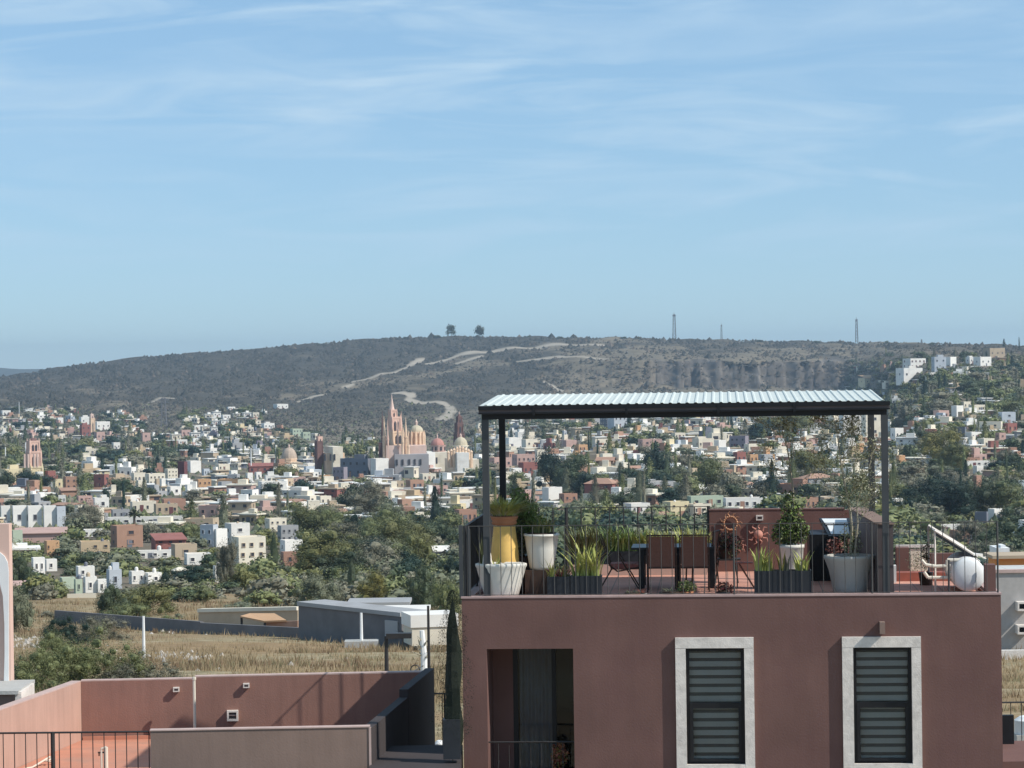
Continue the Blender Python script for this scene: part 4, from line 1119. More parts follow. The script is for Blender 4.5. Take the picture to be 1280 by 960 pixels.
# church with the red dome
c = Px('red_domed_church', 'whitewashed church with a red dome on a round windowed drum', 'church', 547, 592)
mb = MB(); mb.box(c.X(533), c.X(560), c.g.y - 6, c.g.y + 16, c.Zz(598), c.Zz(565), R(10)); c.t.part('nave', mb, HM['cream'])
mb = MB(); mb.box(c.X(531), c.X(542), c.g.y - 11, c.g.y - 5, c.Zz(598), c.Zz(564), R(25)); c.t.part('porch', mb, HM['white'])
c.drum('drum', 548.5, 8.8, 565, 556.5, HM['pink'], 3, 8)
c.dome('dome', 547, 8.4, 556.5, 548, M['dome_red'], (.9, 5.5), 3)
mb = MB(); mb.box(c.X(545.5), c.X(547.5), c.g.y - 7.6, c.g.y - 6.6, c.Zz(579), c.Zz(571), R(10)); c.t.part('window', mb, M['pane'])
HOUSES.append((533, 558, 540, 580))
# church with yellow dome
c = Px('yellow_domed_church', 'cream church with a large yellow dome above an arcaded drum', 'church', 576, 596)
mb = MB(); mb.box(c.X(562), c.X(592), c.g.y - 5, c.g.y + 18, c.Zz(602), c.Zz(574), R(12)); c.t.part('nave', mb, HM['cream'])
mb = MB(); mb.box(c.X(568), c.X(583), c.g.y - 8, c.g.y + 5, c.Zz(602), c.Zz(565), R(12)); c.t.part('transept', mb, HM['white'])
c.drum('drum', 576.3, 9.5, 566, 557, HM['cream'], 4, 10)
c.dome('dome', 576.3, 8.4, 557, 546.5, M['dome_yellow'], (1.2, 4.5), 4)
for k in range(9):
    mb = MB(); x = 561 + k * 3.6; yy_ = c.g.y - 5 + (k % 2) * 3
    mb.bar((c.X(x), yy_, c.Zz(584)), (c.X(x), yy_, c.Zz(559 + 1.5 * abs(k - 4))), .55, n=6); mb.bar((c.X(x), yy_, c.Zz(559 + 1.5 * abs(k - 4))), (c.X(x), yy_, c.Zz(556 + 1.5 * abs(k - 4))), .8, .05, n=6); c.t.part('pinnacle', mb, M['cantera2'])
HOUSES.append((562, 590, 545, 580))
c = Px('bell_tower', 'dark three-stage bell tower rising behind the yellow dome', 'bell tower', 573, 588)
c.g.y += 25
tower(c, 573, 12, 592, 546, M['darkstone']); tower(c, 573, 9.5, 546, 532, M['darkstone'], nwin=1, name='belfry'); tower(c, 573.5, 7, 532, 524, M['darkstone'], nwin=1, name='upper_belfry')
c.dome('dome', 573.5, 2.8, 524, 519, M['darkstone'], (.6, 3.5), 0)
# left: red bell tower
c = Px('bell_tower', 'reddish baroque bell tower with two open tiers, standing above the round dark tree', 'bell tower', 42, 601)
tower(c, 43, 20, 606, 585, HM['yellow']); tower(c, 42.5, 18, 585, 566, M['cantera'], nwin=2, name='lower_belfry'); tower(c, 42, 15, 566, 553, M['cantera'], nwin=2, name='upper_belfry')
c.dome('dome', 42, 6, 553, 547, M['darkstone'], (1.2, 4), 0)
for x in (34, 38.5, 46, 50):
    mb = MB(); mb.bar((c.X(x), c.g.y - 5, c.Zz(584)), (c.X(x), c.g.y - 5, c.Zz(567)), .38, n=6); c.t.part('column', mb, M['spire'])
HOUSES.append((30, 53, 545, 590))
# tan dome
c = Px('domed_church', 'church with a big tan ribbed dome beside the red-roofed hall', 'church', 361, 590)
c.drum('drum', 361, 9.5, 592, 573, M['cantera2'], 3, 10)
c.dome('dome', 361, 9.6, 573, 559.5, M['dome_tan'], (1, 4.5), 3)
mb = MB(); mb.box(c.X(352), c.X(375), c.g.y - 8, c.g.y + 12, c.Zz(594), c.Zz(578), R(12)); c.t.part('nave', mb, HM['tan'])
HOUSES.append((351, 372, 556, 580))
# brown tower and its orange church
c = Px('tower_church', 'orange stone church with a slim red-brown bell tower left of the pink spires', 'church', 405, 592)
tower(c, 399, 9, 596, 553, M['darkstone']); tower(c, 400, 7, 553, 547.5, M['cantera'], nwin=1, name='belfry')
c.dome('dome', 400, 2.8, 547.5, 544.5, M['darkstone'], (.6, 2.4), 0)
mb = MB(); mb.box(c.X(402), c.X(425), c.g.y - 5, c.g.y + 14, c.Zz(598), c.Zz(566), R(15)); c.t.part('nave', mb, M['cantera2'])
mb = MB(); mb.box(c.X(411), c.X(424), c.g.y - 7, c.g.y + 6, c.Zz(598), c.Zz(558), R(20)); c.t.part('transept', mb, HM['cream'])
for x in (407, 414, 419):
    mb = MB(); mb.box(c.X(x), c.X(x + 2.2), c.g.y - 8.6, c.g.y - 7.4, c.Zz(575), c.Zz(567)); c.t.part('window', mb, M['pane'])
HOUSES.append((394, 426, 545, 580))
# chapel on far slope, chapel under the beam
c = Px('chapel', 'small chapel with a pale sandstone tower and dome on the far slope', 'chapel', 115, 541)
tower(c, 115.5, 6.5, 545, 524, M['cantera2'], nwin=1); tower(c, 115, 5, 524, 519, M['spire'], name='belfry', nwin=1); c.dome('dome', 115, 2, 519, 517, M['spire'], (.4, 1.6), 0)
HOUSES.append((110, 120, 516, 540))
c = Px('chapel', 'pale chapel with a slim tower and pink steps above the big dark trees', 'chapel', 708, 560)
tower(c, 706.5, 6, 564, 545, HM['cream'], nwin=1); tower(c, 706, 4.6, 545, 540, HM['pale blue'], name='belfry', nwin=1); c.dome('dome', 706, 1.8, 540, 537.5, HM['cream'], (.4, 1.5), 0)
mb = MB(); mb.box(c.X(702), c.X(716), c.g.y - 4, c.g.y + 8, c.Zz(566), c.Zz(550), R(20)); c.t.part('nave', mb, HM['pink'])
HOUSES.append((701, 716, 538, 560))

# ------------------------------------------------------------------ trees placed by eye
TREES = []
def TR(x0, x1, yt, yb, kind, leafm, label, name=None, group=None, cat='tree'):
    TREES.append((x0, x1, yt, yb))
    return tree_px((x0 + x1) / 2, yb, x1 - x0, yb - yt, kind, leafm, label, group, name, cat=cat)
for a in [
    (22, 66, 588, 613, 'round', 'deep', 'round dark tree in front of the reddish bell tower'),
    (-6, 18, 588, 616, 'round', 'dark', 'dark tree in front of the yellow church hall'),
    (82, 130, 628, 663, 'bush', 'grey', 'grey-green willow right of the tall white row'),
    (97, 118, 594, 615, 'round', 'mid', 'green tree between the terracotta house and the square red house'),
    (135, 170, 597, 620, 'round', 'dark', 'dark broad tree right of the square red house'),
    (163, 195, 606, 628, 'round', 'dark', 'dark tree above the cream walled building behind the palm'),
    (127, 140, 610, 630, 'round', 'deep', 'small deep green tree beside the white house with a square tower'),
    (336, 376, 580, 605, 'round', 'olive', 'broad olive tree in front of the tan dome'),
    (290, 320, 596, 618, 'round', 'deep', 'dark tree below the red-roofed hall'),
    (288, 330, 626, 645, 'bush', 'dark', 'low dark tree clump above the bright white blocks'),
    (204, 228, 652, 672, 'round', 'mid', 'green tree above the deep red house'),
    (222, 252, 655, 676, 'bush', 'mid', 'leafy bush left of the blue-shaded house'),
    (366, 410, 629, 676, 'round', 'mid', 'tall mid green tree at the town edge of the tree belt'),
    (397, 440, 634, 676, 'round', 'mid', 'mid green tree second in the tree belt from the town edge'),
    (436, 490, 598, 652, 'round', 'grey', 'tall grey-green tree reaching up to the grey hotel'),
    (420, 452, 604, 640, 'round', 'dark', 'dark ragged tree below the mauve block'),
    (458, 516, 634, 682, 'round', 'mid', 'wide mid green tree in the middle of the tree belt'),
    (424, 462, 640, 684, 'round', 'deep', 'dark tree between two mid green trees in the tree belt'),
    (370, 438, 672, 722, 'round', 'mid', 'wide green tree in front of the brick wall house'),
    (446, 516, 674, 726, 'round', 'mid', 'largest green tree at the centre of the tree belt'),
    (484, 530, 686, 730, 'round', 'deep', 'dark tree beside the largest green tree'),
    (369, 424, 716, 760, 'bush', 'sage', 'brownish grey tree behind the grey warehouse'),
    (336, 374, 704, 738, 'bush', 'dark', 'dark bushes at the foot of the column cypress'),
    (448, 490, 712, 758, 'round', 'gold', 'yellow-green rounded tree behind the warehouse roof'),
    (428, 452, 696, 752, 'column', 'dark', 'dark narrow tree left of the yellow-green rounded tree'),
    (500, 540, 664, 722, 'round', 'olive', 'olive-brown tree left of the metal canopy'),
    (530, 559, 607, 660, 'cone', 'deep', 'tall pointed dark conifer below the domes'),
    (560, 582, 662, 700, 'round', 'dark', 'dark tree right of the metal canopy'),
    (506, 548, 706, 764, 'bush', 'dark', 'dark undergrowth tree behind the white boxy buildings'),
    (540, 574, 722, 772, 'bush', 'mid', 'fresh green bush beside the terrace corner'),
    (546, 570, 690, 740, 'round', 'deep', 'shaded tree beneath the metal canopy'),
    (270, 298, 672, 738, 'round', 'grey', 'tall grey tree left of the cream apartments'),
    (332, 354, 660, 726, 'column', 'dark', 'thick column cypress right of the cream apartments', 'cypress_tree'),
    (292, 326, 706, 738, 'bush', 'olive', 'olive bush at the foot of the cream apartments'),
    (212, 268, 704, 732, 'bush', 'deep', 'dark low trees right of the pyramid-roofed hut'),
    (196, 214, 712, 738, 'bush', 'deep', 'dark conical tree left of the pyramid-roofed hut'),
    (240, 272, 728, 752, 'bush', 'mid', 'round bush right of the lot with a grey-green crown'),
    (152, 220, 728, 768, 'bush', 'olive', 'big olive and yellow bush behind the long grey wall'),
    (118, 160, 726, 772, 'bush', 'dark', 'dark bush touching the big olive bush'),
    (128, 190, 752, 774, 'bush', 'mid', 'low green bush against the long grey wall'),
    (10, 44, 692, 736, 'bush', 'dark', 'dark hedge-like trees near the maroon hut'),
    (-4, 44, 730, 790, 'bush', 'sage', 'bare grey tree beside the pale painted wall'),
    (50, 84, 722, 748, 'bush', 'mid', 'green bushes in front of the lime green house'),
    (92, 134, 686, 710, 'bush', 'dark', 'dark trees under the ochre house'),
    (120, 158, 696, 716, 'bush', 'dark', 'dark bushes between the ochre house and the aqua house'),
    (665, 712, 564, 618, 'round', 'deep', 'biggest dark blue-green tree of the dark grove'),
    (694, 736, 566, 616, 'round', 'dark', 'dark green tree on the sunny side of the dark grove'),
    (716, 744, 590, 622, 'round', 'deep', 'dark tree in front of the dark grove'),
    (690, 712, 600, 616, 'bush', 'sage', 'bare greyish bush behind the bright white cube'),
    (940, 1012, 512, 545, 'round', 'olive', 'wide olive willow just under the pergola beam'),
    (930, 966, 528, 552, 'round', 'deep', 'dark tree under the olive willow'),
    (955, 976, 574, 626, 'cone', 'deep', 'dark pointed conifer above the terrace lime tree'),
    (985, 1030, 560, 600, 'round', 'olive', 'olive tree right of the dark pointed conifer'),
    (868, 910, 570, 620, 'round', 'mid', 'green tree below the arcaded cream house'),
    (800, 836, 560, 600, 'round', 'deep', 'dark tree around the white pillars'),
    (845, 885, 594, 626, 'round', 'mid', 'green tree above the pale aqua pavilion'),
    (898, 926, 574, 592, 'round', 'deep', 'dark tree left of the orange-red house'),
    (1148, 1200, 535, 582, 'round', 'gold', 'big golden-olive tree on the hillside'),
    (1176, 1216, 552, 596, 'round', 'olive', 'olive tree leaning over the white blocks'),
    (1128, 1182, 594, 648, 'round', 'deep', 'left part of the big blue-green tree mass'),
    (1162, 1218, 598, 652, 'round', 'deep', 'central tree of the big blue-green tree mass'),
    (1204, 1246, 596, 645, 'round', 'dark', 'outer tree of the big blue-green tree mass'),
    (1234, 1290, 598, 645, 'round', 'mid', 'soft green tree at the edge beyond the tree mass'),
    (1201, 1214, 574, 612, 'cone', 'deep', 'dark pointed conifer sticking out of the tree mass'),
    (1060, 1090, 590, 630, 'round', 'olive', 'olive tree between the pergola posts and the potted tree'),
    (1128, 1182, 636, 668, 'bush', 'sage', 'grey-brown bush beyond the right end of the terrace'),
    (1226, 1290, 648, 700, 'bush', 'dark', 'dark bushy trees above the orange wall'),
    (1190, 1240, 650, 684, 'bush', 'grey', 'dull green bush below the grey shaded block'),
    (1118, 1160, 580, 602, 'round', 'grey', 'grey tree above the orange walled house'),
    (1160, 1200, 500, 520, 'bush', 'grey', 'dull bush patch above the dusty pink house'),
    (1115, 1150, 505, 535, 'bush', 'grey', 'grey-green slope bush right of the pergola roof end'),
    (1240, 1284, 500, 518, 'bush', 'mid', 'green hillside bush near the picture edge'),
    (1195, 1250, 474, 494, 'bush', 'dark', 'wide dark grove on the hillside'),
    (1146, 1166, 476, 500, 'cone', 'deep', 'dark conifer below the long white villa'),
    (1230, 1236, 438, 456, 'column', 'deep', 'cypress in front of the hilltop stone house', 'cypress_tree'),
    (587, 595, 556, 590, 'column', 'deep', 'slim cypress right of the yellow dome', 'cypress_tree'),
    (772, 777, 578, 612, 'column', 'deep', 'slim cypress, first of a pair above the left chair', 'cypress_tree'),
    (784, 789, 572, 610, 'column', 'deep', 'slim taller cypress, second of a pair above the left chair', 'cypress_tree'),
    (1022, 1027, 604, 640, 'column', 'deep', 'short dark cypress just above the terrace wall', 'cypress_tree'),
    (30, 46, 722, 732, 'bush', 'dark', 'small dark bush by the maroon hut roof')]:
    TR(*a)
for i, (x, yb, h) in enumerate([(514, 756, 42), (521, 758, 50), (528, 757, 60), (535, 760, 46), (543, 761, 52), (551, 760, 40), (425, 752, 30), (437, 750, 34), (443, 751, 28), (556, 762, 36)]):
    TR(x - 3, x + 3, yb - h, yb, 'column', 'deep' if i % 2 else 'dark', 'slender column cypress, %s in the loose row behind the warehouse' % ['seventh', 'eighth', 'ninth', 'tenth', 'eleventh', 'last but one', 'first', 'second', 'third', 'last'][i], 'cypress_tree', 'slender cypresses behind the warehouse')
# palm
g = ground(168, 658); s = g.y / FPX
t = Thing('palm_tree', 'fan palm in front of the cream walled building', 'palm', tuple(g), frame='w')
mb = MB(); mb.bar((g.x, g.y, g.z - .5), (g.x, g.y, g.z + 15 * s), .32, .25, 8); t.part('trunk', mb, M['bark'])
mb = MB(); r_ = random.Random(2)
for k in range(46):
    a = r_.random() * 6.28; e_ = r_.uniform(-.5, 1.3); c0 = Vector((g.x, g.y, g.z + 15 * s)); dd = Vector((math.cos(a) * math.cos(e_), math.sin(a) * math.cos(e_), math.sin(e_)))
    q = c0 + dd * 6.5 * s; q2 = c0 + dd * 8.5 * s + Vector((0, 0, -1.2 * s)); sd = dd.cross(Vector((0, 0, 1))).normalized() * 1.0 * s
    mb.face([c0, q - sd, q2, q + sd])
t.part('crown', mb, LEAF['dark'])

# near bushes in the lower left of the lot: each its own shrub
for i, (x0, x1, yt, yb, lf, lb) in enumerate([
    (14, 110, 800, 880, 'mid', 'mesquite bush behind the terrace, first of the big thicket'),
    (70, 180, 796, 880, 'mid', 'wide feathery mesquite bush directly above the terrace parapet'),
    (128, 226, 816, 872, 'grey', 'low spreading mesquite bush trailing into the dry grass'),
    (55, 112, 766, 812, 'deep', 'dark dense bush at the back of the thicket'),
    (88, 166, 768, 806, 'grey', 'dull green bush behind the dark dense one'),
    (8, 46, 838, 888, 'deep', 'dark bush low beside the pale painted wall'),
    (36, 90, 788, 830, 'mid', 'fluffy mesquite crown left in the thicket')]):
    g = ground((x0 + x1) / 2, min(yb, 866) - (3 if i else 0)); s = g.y / FPX
    tree_at(g - Vector((0, 0, .4)), (x1 - x0) * s, (yb - yt) * s, 'bush', 3, lf, lb, name='mesquite_bush', cat='bush')
lotb = []
for x, y, w, h in [(60, 772, 26, 12), (212, 776, 20, 10), (180, 786, 16, 9), (130, 778, 22, 11), (224, 772, 12, 8), (342, 792, 22, 12), (350, 770, 14, 8), (388, 795, 26, 13), (283, 776, 13, 14), (225, 836, 14, 6), (413, 852, 20, 8), (445, 848, 12, 5), (1262, 820, 18, 6), (1270, 846, 20, 7), (300, 760, 40, 10), (330, 748, 50, 16), (290, 742, 30, 10), (222, 748, 20, 9)]:
    lotb.append((x, y, 'small scrubby bush', TR(x - w / 2, x + w / 2, y - h, y, 'bush', rnd.choice(['grey', 'mid', 'sage', 'dark']), 'x', 'bush', 'small bushes in the dry lot', 'bush')))

# ------------------------------------------------------------------ the rest of the town, sampled over its ground
REG = [  # x0, x1, y0, y1, houses, trees
    (225, 330, 512, 545, .22, .45),
    (0, 95, 512, 532, .50, .35), (95, 180, 518, 545, .42, .40), (0, 110, 532, 550, .55, .35), (110, 205, 545, 556, .35, .5), (0, 230, 550, 586, .10, .85),
    (205, 300, 545, 572, .45, .45), (300, 400, 540, 575, .42, .45), (400, 480, 552, 575, .45, .35), (225, 600, 575, 602, .80, .16),
    (0, 225, 586, 602, .4, .5), (0, 420, 602, 645, .68, .26), (420, 605, 602, 660, .66, .30), (0, 370, 645, 702, .55, .38), (0, 290, 702, 742, .30, .55),
    (370, 600, 645, 760, .0, .8), (590, 640, 540, 600, .5, .4), (600, 720, 528, 545, .30, .55), (720, 1110, 512, 545, .60, .36), (600, 1110, 545, 600, .68, .28), (600, 1110, 600, 640, .45, .48),
    (600, 1250, 640, 740, .10, .8), (1100, 1290, 448, 480, .20, .72), (1100, 1290, 480, 515, .22, .74), (1110, 1290, 515, 570, .52, .42), (1110, 1290, 570, 600, .4, .5),
    (1110, 1290, 600, 700, .08, .8), (1060, 1115, 455, 515, .1, .7), (290, 345, 708, 745, 0, .6)]
def dens(x, y):
    if 1195 < x and y < 445 + (0 if x > 1200 else 10): return 0, 0
    if x > 1100 and y < 458 and x < 1160: return .1, .3
    for x0, x1, y0, y1, h_, t_ in REG:
        if x0 <= x < x1 and y0 <= y < y1: return h_, t_
    if x < -2 and 515 < y < 740: return .4, .4
    if x > 1290 and 460 < y < 700: return .4, .4
    return 0, 0
def blocked(x0, x1, y0, y1, slack=.25):
    A = (x1 - x0) * (y1 - y0)
    for a, b, c_, d_ in HOUSES:
        ox = min(x1, b) - max(x0, a); oy = min(y1, d_) - max(y0, c_)
        if ox > 0 and oy > 0:
            if ox * oy > slack * min(A, (b - a) * (d_ - c_)): return True
    return False
r_ = random.Random(21)
rh, rt = [], []
y = 446.0
colsW = [('white', 36), ('cream', 28), ('tan', 11), ('terracotta', 7), ('pink', 6), ('ochre', 5), ('grey', 7), ('brick', 6), ('yellow', 2), ('orange', 2), ('red', 2), ('pale blue', 2), ('mauve', 1), ('slate', 3)]
pal = [c_ for c_, w_ in colsW for _ in range(w_)]
while y < 742:
    x = -60.0; rowh = 9
    while x < 1345:
        d = depth(min(1330, max(-30, x)), y); k = FPX / d
        hw_, tw_ = dens(x, y)
        wm = r_.uniform(3.6, 9.5) if y < 640 else r_.uniform(4, 9); q = r_.random()
        step = max(3.5, wm * k * .52)
        if q < hw_:
            two = r_.random() < .13; hm = r_.uniform(1.5, 2.7) * (1.9 if two else 1)
            yaw = r_.uniform(10, 40) if r_.random() < .55 else r_.uniform(-35, -4)
            wp = wm * k * 1.15; hp = hm * k
            yy_ = y + r_.uniform(-2.5, 2.5)
            if not blocked(x - wp / 2, x + wp / 2, yy_ - hp, yy_):
                rh.append((wp * hp, x, yy_, wp, hp, yaw, r_.choice(pal), two, r_.random()))
        elif q < hw_ + tw_:
            kind = r_.choice(['round', 'round', 'round', 'round', 'bush', 'bush', 'bush', 'cone', 'column'])
            tm = r_.uniform(2.5, 8.5); th = tm * r_.uniform(.5, .85)
            if y > 660 and kind in ('column', 'cone'): kind = 'round'
            if kind == 'column': tm, th = r_.uniform(1.2, 2.0), r_.uniform(6, 11)
            if kind == 'cone': tm, th = r_.uniform(3, 5), r_.uniform(6, 10)
            wp, hp = tm * k, th * k
            yy_ = y + r_.uniform(-2.5, 2.5)
            if not blocked(x - wp / 2, x + wp / 2, yy_ - hp, yy_, .3):
                rt.append((wp * hp, x, yy_, wp, hp, kind, r_.choice(['dark', 'dark', 'mid', 'grey', 'deep', 'olive', 'sage', 'mid', 'grey']), r_.random()))
            step = max(4, tm * k * .7)
        x += step * r_.uniform(.8, 1.25)
    d0 = depth(400, y) if y > 520 else 1300
    y += max(2.4, min(6.5, 2.6 * FPX / d0 * .50))

# what a far house or tree is told apart by: its colour, and the named thing it stands next to
LMK = [(491, 520, 'the pink parish church'), (547, 552, 'the red dome'), (576, 552, 'the yellow dome'), (42, 565, 'the reddish bell tower'), (361, 568, 'the tan dome'), (400, 560, 'the slim brown tower'),
       (115, 528, 'the far slope chapel'), (707, 548, 'the pale chapel'), (325, 585, 'the red-roofed hall'), (455, 585, 'the hotel'), (40, 645, 'the tall white row'), (168, 645, 'the fan palm'),
       (254, 606, 'the orange balcony house'), (228, 588, 'the maroon block'), (126, 600, 'the square red house'), (310, 690, 'the cream apartments'), (295, 667, 'the tallest white block'), (208, 678, 'the deep red house'),
       (157, 670, 'the peach building'), (116, 686, 'the ochre house'), (142, 726, 'the aqua house'), (545, 630, 'the pointed conifer'), (700, 590, 'the dark grove'), (690, 617, 'the bright white cube'), (641, 553, 'the white box by the post'),
       (770, 527, 'the blue-grey apartments'), (780, 590, 'the cypress pair'), (900, 558, 'the central white cube'), (925, 572, 'the orange-red house'), (965, 600, 'the dark conifer'), (975, 525, 'the olive willow'), (845, 636, 'the yellow house'),
       (930, 630, 'the long white pavilion'), (1078, 530, 'the arched white villa'), (1150, 591, 'the orange walled house'), (1174, 558, 'the golden-olive tree'), (1185, 625, 'the big tree mass'), (1197, 515, 'the hillside white cube'), (1138, 465, 'the long white villa'),
       (1175, 455, 'the blue-grey villa'), (1244, 441, 'the hilltop stone house'), (1260, 522, 'the blue-grey edge block'), (1202, 542, 'the open-fronted dark house'), (1233, 555, 'the cream hillside house'), (290, 520, 'the ridge of villas'), (350, 508, 'the lone hill villa'),
       (1086, 475, 'the splayed yellow house'), (1245, 645, 'the white block in trees'), (480, 700, 'the largest belt tree'), (500, 620, 'the terracotta arch house'), (810, 580, 'the white pillars'), (860, 555, 'the arcaded cream house'), (580, 645, 'the brick house by the post')]
LMK += [(180, 795, 'the slim white lot pole'), (452, 790, 'the white pole on a plinth'), (330, 770, 'the orange shelter'), (160, 785, 'the long grey wall'), (1270, 770, 'the concrete vent wall'), (70, 830, 'the mesquite thicket')]
ORD = ['first', 'second', 'third', 'fourth', 'fifth', 'sixth', 'seventh', 'eighth', 'ninth', 'tenth', 'eleventh', 'twelfth']
def relation(x, y):
    best = min(LMK, key=lambda m_: (x - m_[0]) ** 2 + 2.5 * (y - m_[1]) ** 2)
    dx, dy = x - best[0], y - best[1]
    if abs(dy) > abs(dx) * .8: rel = 'above' if dy < 0 else 'below'
    else: rel = 'right of' if dx > 0 else 'left of'
    return rel + ' ' + best[2]
def label_all(recs):
    """recs: (x, y, phrase, thing) -> unique labels"""
    by = {}
    for x_, y_, ph_, o in recs: by.setdefault((ph_, relation(x_, y_)), []).append((x_, y_, o))
    for (ph_, rl), v in by.items():
        v.sort(key=lambda q: q[0])
        for i, (x_, y_, o) in enumerate(v):
            if len(v) == 1: o['label'] = '%s %s' % (ph_, rl)
            elif i < len(ORD): o['label'] = '%s %s, %s of %d from the left' % (ph_, rl, ORD[i], len(v))
            else: o['label'] = '%s %s, last of %d from the left' % (ph_, rl, len(v))
            if len(o['label'].split()) > 15: o['label'] = o['label'].replace(' from the left', '').replace('flat-roofed ', '')

label_all(lotb)
rh.sort(reverse=True)
inview = [q for q in rh if -4 < q[1] < 1284 and not (600 < q[1] < 1225 and q[2] > 655)]
rest = [q for q in rh if q not in inview]
nh = 296 - len([1 for h_ in HOUSES])
top = inview[:nh]; rest += inview[nh:]
recs = []
for _, x, yy_, wp, hp, yaw, cl, two, z_ in top:
    roof = 'slab' if z_ < .5 else ('flat' if z_ < .84 else ('gable' if z_ < .93 else 'hip'))
    rc_ = ['white', 'cream', 'white', 'tan'][int(z_ * 40) % 4] if roof == 'slab' else 'terracotta'
    if roof == 'slab' and cl == 'white': cl = ['cream', 'tan', 'white', 'grey'][int(z_ * 90) % 4]  # pale slab over a darkened wall paints sunlit roof and shaded front
    o = H(x - wp / 2, x + wp / 2, yy_ - hp, yy_, cl, yaw, 2 if wp > 11 else 1, 2 if two else 1, roof=roof, rc=rc_, label='x', group='small houses of the hillside town', reg=False, parts=wp > 9)
    ph_ = '%s%s %s house' % ('two-storey ' if two else 'low ', cl, {'flat': 'flat-roofed', 'slab': 'slab-roofed', 'gable': 'gabled', 'hip': 'hip-roofed'}[roof])
    recs.append((x, yy_ - hp / 2, ph_, o))
label_all(recs)
# all the others, too many and too small to tell apart
hm_keys = list(PAL.keys()); mb = MB(); slot = {k_: i for i, k_ in enumerate(hm_keys)}
for _, x, yy_, wp, hp, yaw, cl, two, z_ in rest:
    g = PT(x, yy_, depth(min(1420, max(-140, x)), yy_)); s = g.y / FPX; ph = R(yaw); w = wp * s / 1.3; D = w * .8; h = hp * s
    ca_, sa_ = math.cos(ph), math.sin(ph)
    def bx(a, b, c_, d_, z0, z1, m_):
        mb.mat(m_)
        vs = [(g.x + sa_ * D / 2 + X_ * ca_ - Y_ * sa_, g.y + X_ * sa_ + Y_ * ca_, g.z + Z_) for Z_ in (z0, z1) for Y_ in (c_, d_) for X_ in (a, b)]
        mb.raw(vs, [(0, 2, 3, 1), (4, 5, 7, 6), (0, 1, 5, 4), (2, 6, 7, 3), (0, 4, 6, 2), (1, 3, 7, 5)])
    sl_ = z_ < .55
    bx(-w / 2, w / 2, 0, D, -3, h - (.32 if sl_ else 0), slot[['cream', 'tan', 'brick', 'grey', 'terracotta'][int(z_ * 50) % 5] if sl_ and cl == 'white' else cl])
    if sl_: bx(-w / 2 - .3, w / 2 + .3, -.5, D + .3, h - .318, h, slot[['white', 'cream', 'white', 'tan'][int(z_ * 70) % 4]])  # sunlit top and shaded walls painted by a pale slab over darker walls
    if z_ > .5: bx(-w * .3, w * .15, D * .3, D * .8, h, h + r_.uniform(1.2, 2.4), slot[cl])
    for k_ in range(2):
        if r_.random() < .7:
            xx_ = -w / 2 + w * (k_ + .5) / 2; wq = w * r_.choice([.06, .08, .17]); bx(xx_ - wq, xx_ + wq, -.05, .02, h * .35, h * .68, len(hm_keys))
            bx(w / 2 - .02, w / 2 + .05, D * (k_ + .3) / 2, D * (k_ + .3) / 2 + .9, h * .35, h * .68, len(hm_keys))
for _ in range(420):
    x = r_.uniform(-20, 1300); y = r_.uniform(577, 735)
    if 600 < x < 1225 and y > 655 or 370 < x < 600 and y > 650 or y > 600 and x > 1110: continue
    d = depth(x, y); g = PT(x, y, d); w = r_.uniform(6, 20); hh = r_.uniform(.9, 1.9); k = FPX / d
    if blocked(x - w * k / 2, x + w * k / 2, y - hh * k, y, .12): continue
    ph = R(r_.uniform(-35, 35)); D = .3; ca_, sa_ = math.cos(ph), math.sin(ph); bx(-w / 2, w / 2, 0, .3, -2, hh, slot[r_.choice(['white', 'cream', 'tan', 'brick', 'terracotta', 'grey', 'cream'])])
me = mb.mesh('town_houses')
o = add('town_houses', me, [HM[k_] for k_ in hm_keys] + [M['pane']])
tag(o, 'countless tiny white, cream and terracotta houses and garden walls filling in the hillside town', 'houses', kind='stuff')

r2_ = random.Random(77)
small = []
while len(small) < 900:
    x = r2_.uniform(-20, 1330); y = r2_.uniform(640, 758)
    if 600 < x < 1225 and y > 660: continue
    k = FPX / depth(x, y); w_ = r2_.uniform(1.4, 5.0) * k; h_ = w_ * r2_.uniform(.4, .8)
    if blocked(x - w_ / 2, x + w_ / 2, y - h_, y, .35) or r2_.random() < .35 * (y > 738): continue
    small.append((w_ * h_, x, y, w_, h_, 'bush', r2_.choice(['dark', 'mid', 'grey', 'sage', 'olive', 'mid']), r2_.random()))
rt.sort(reverse=True)
inview = [q for q in rt if -4 < q[1] < 1284 and not (600 < q[1] < 1225 and q[2] > 655)]
rest = [q for q in rt if q not in inview]
nt_ = 285 - len(TREES); top = inview[:nt_]; rest += inview[nt_:] + small
LN = {'dark': 'dark green', 'mid': 'green', 'grey': 'grey-green', 'deep': 'blackish green', 'olive': 'olive', 'sage': 'dry greyish'}
KN = {'round': 'round tree', 'bush': 'bushy tree', 'cone': 'pointed conifer', 'column': 'slim cypress'}
recs = []
for _, x, yy_, wp, hp, kind, lf, z_ in top:
    o = tree_px(x, yy_, wp, hp, kind, lf, 'x', 'trees among the houses of the town')
    recs.append((x, yy_ - hp / 2, LN[lf] + ' ' + KN[kind], o))
label_all(recs)
Vs, ms = [], []
lk = list(LN.keys()); P0 = {}
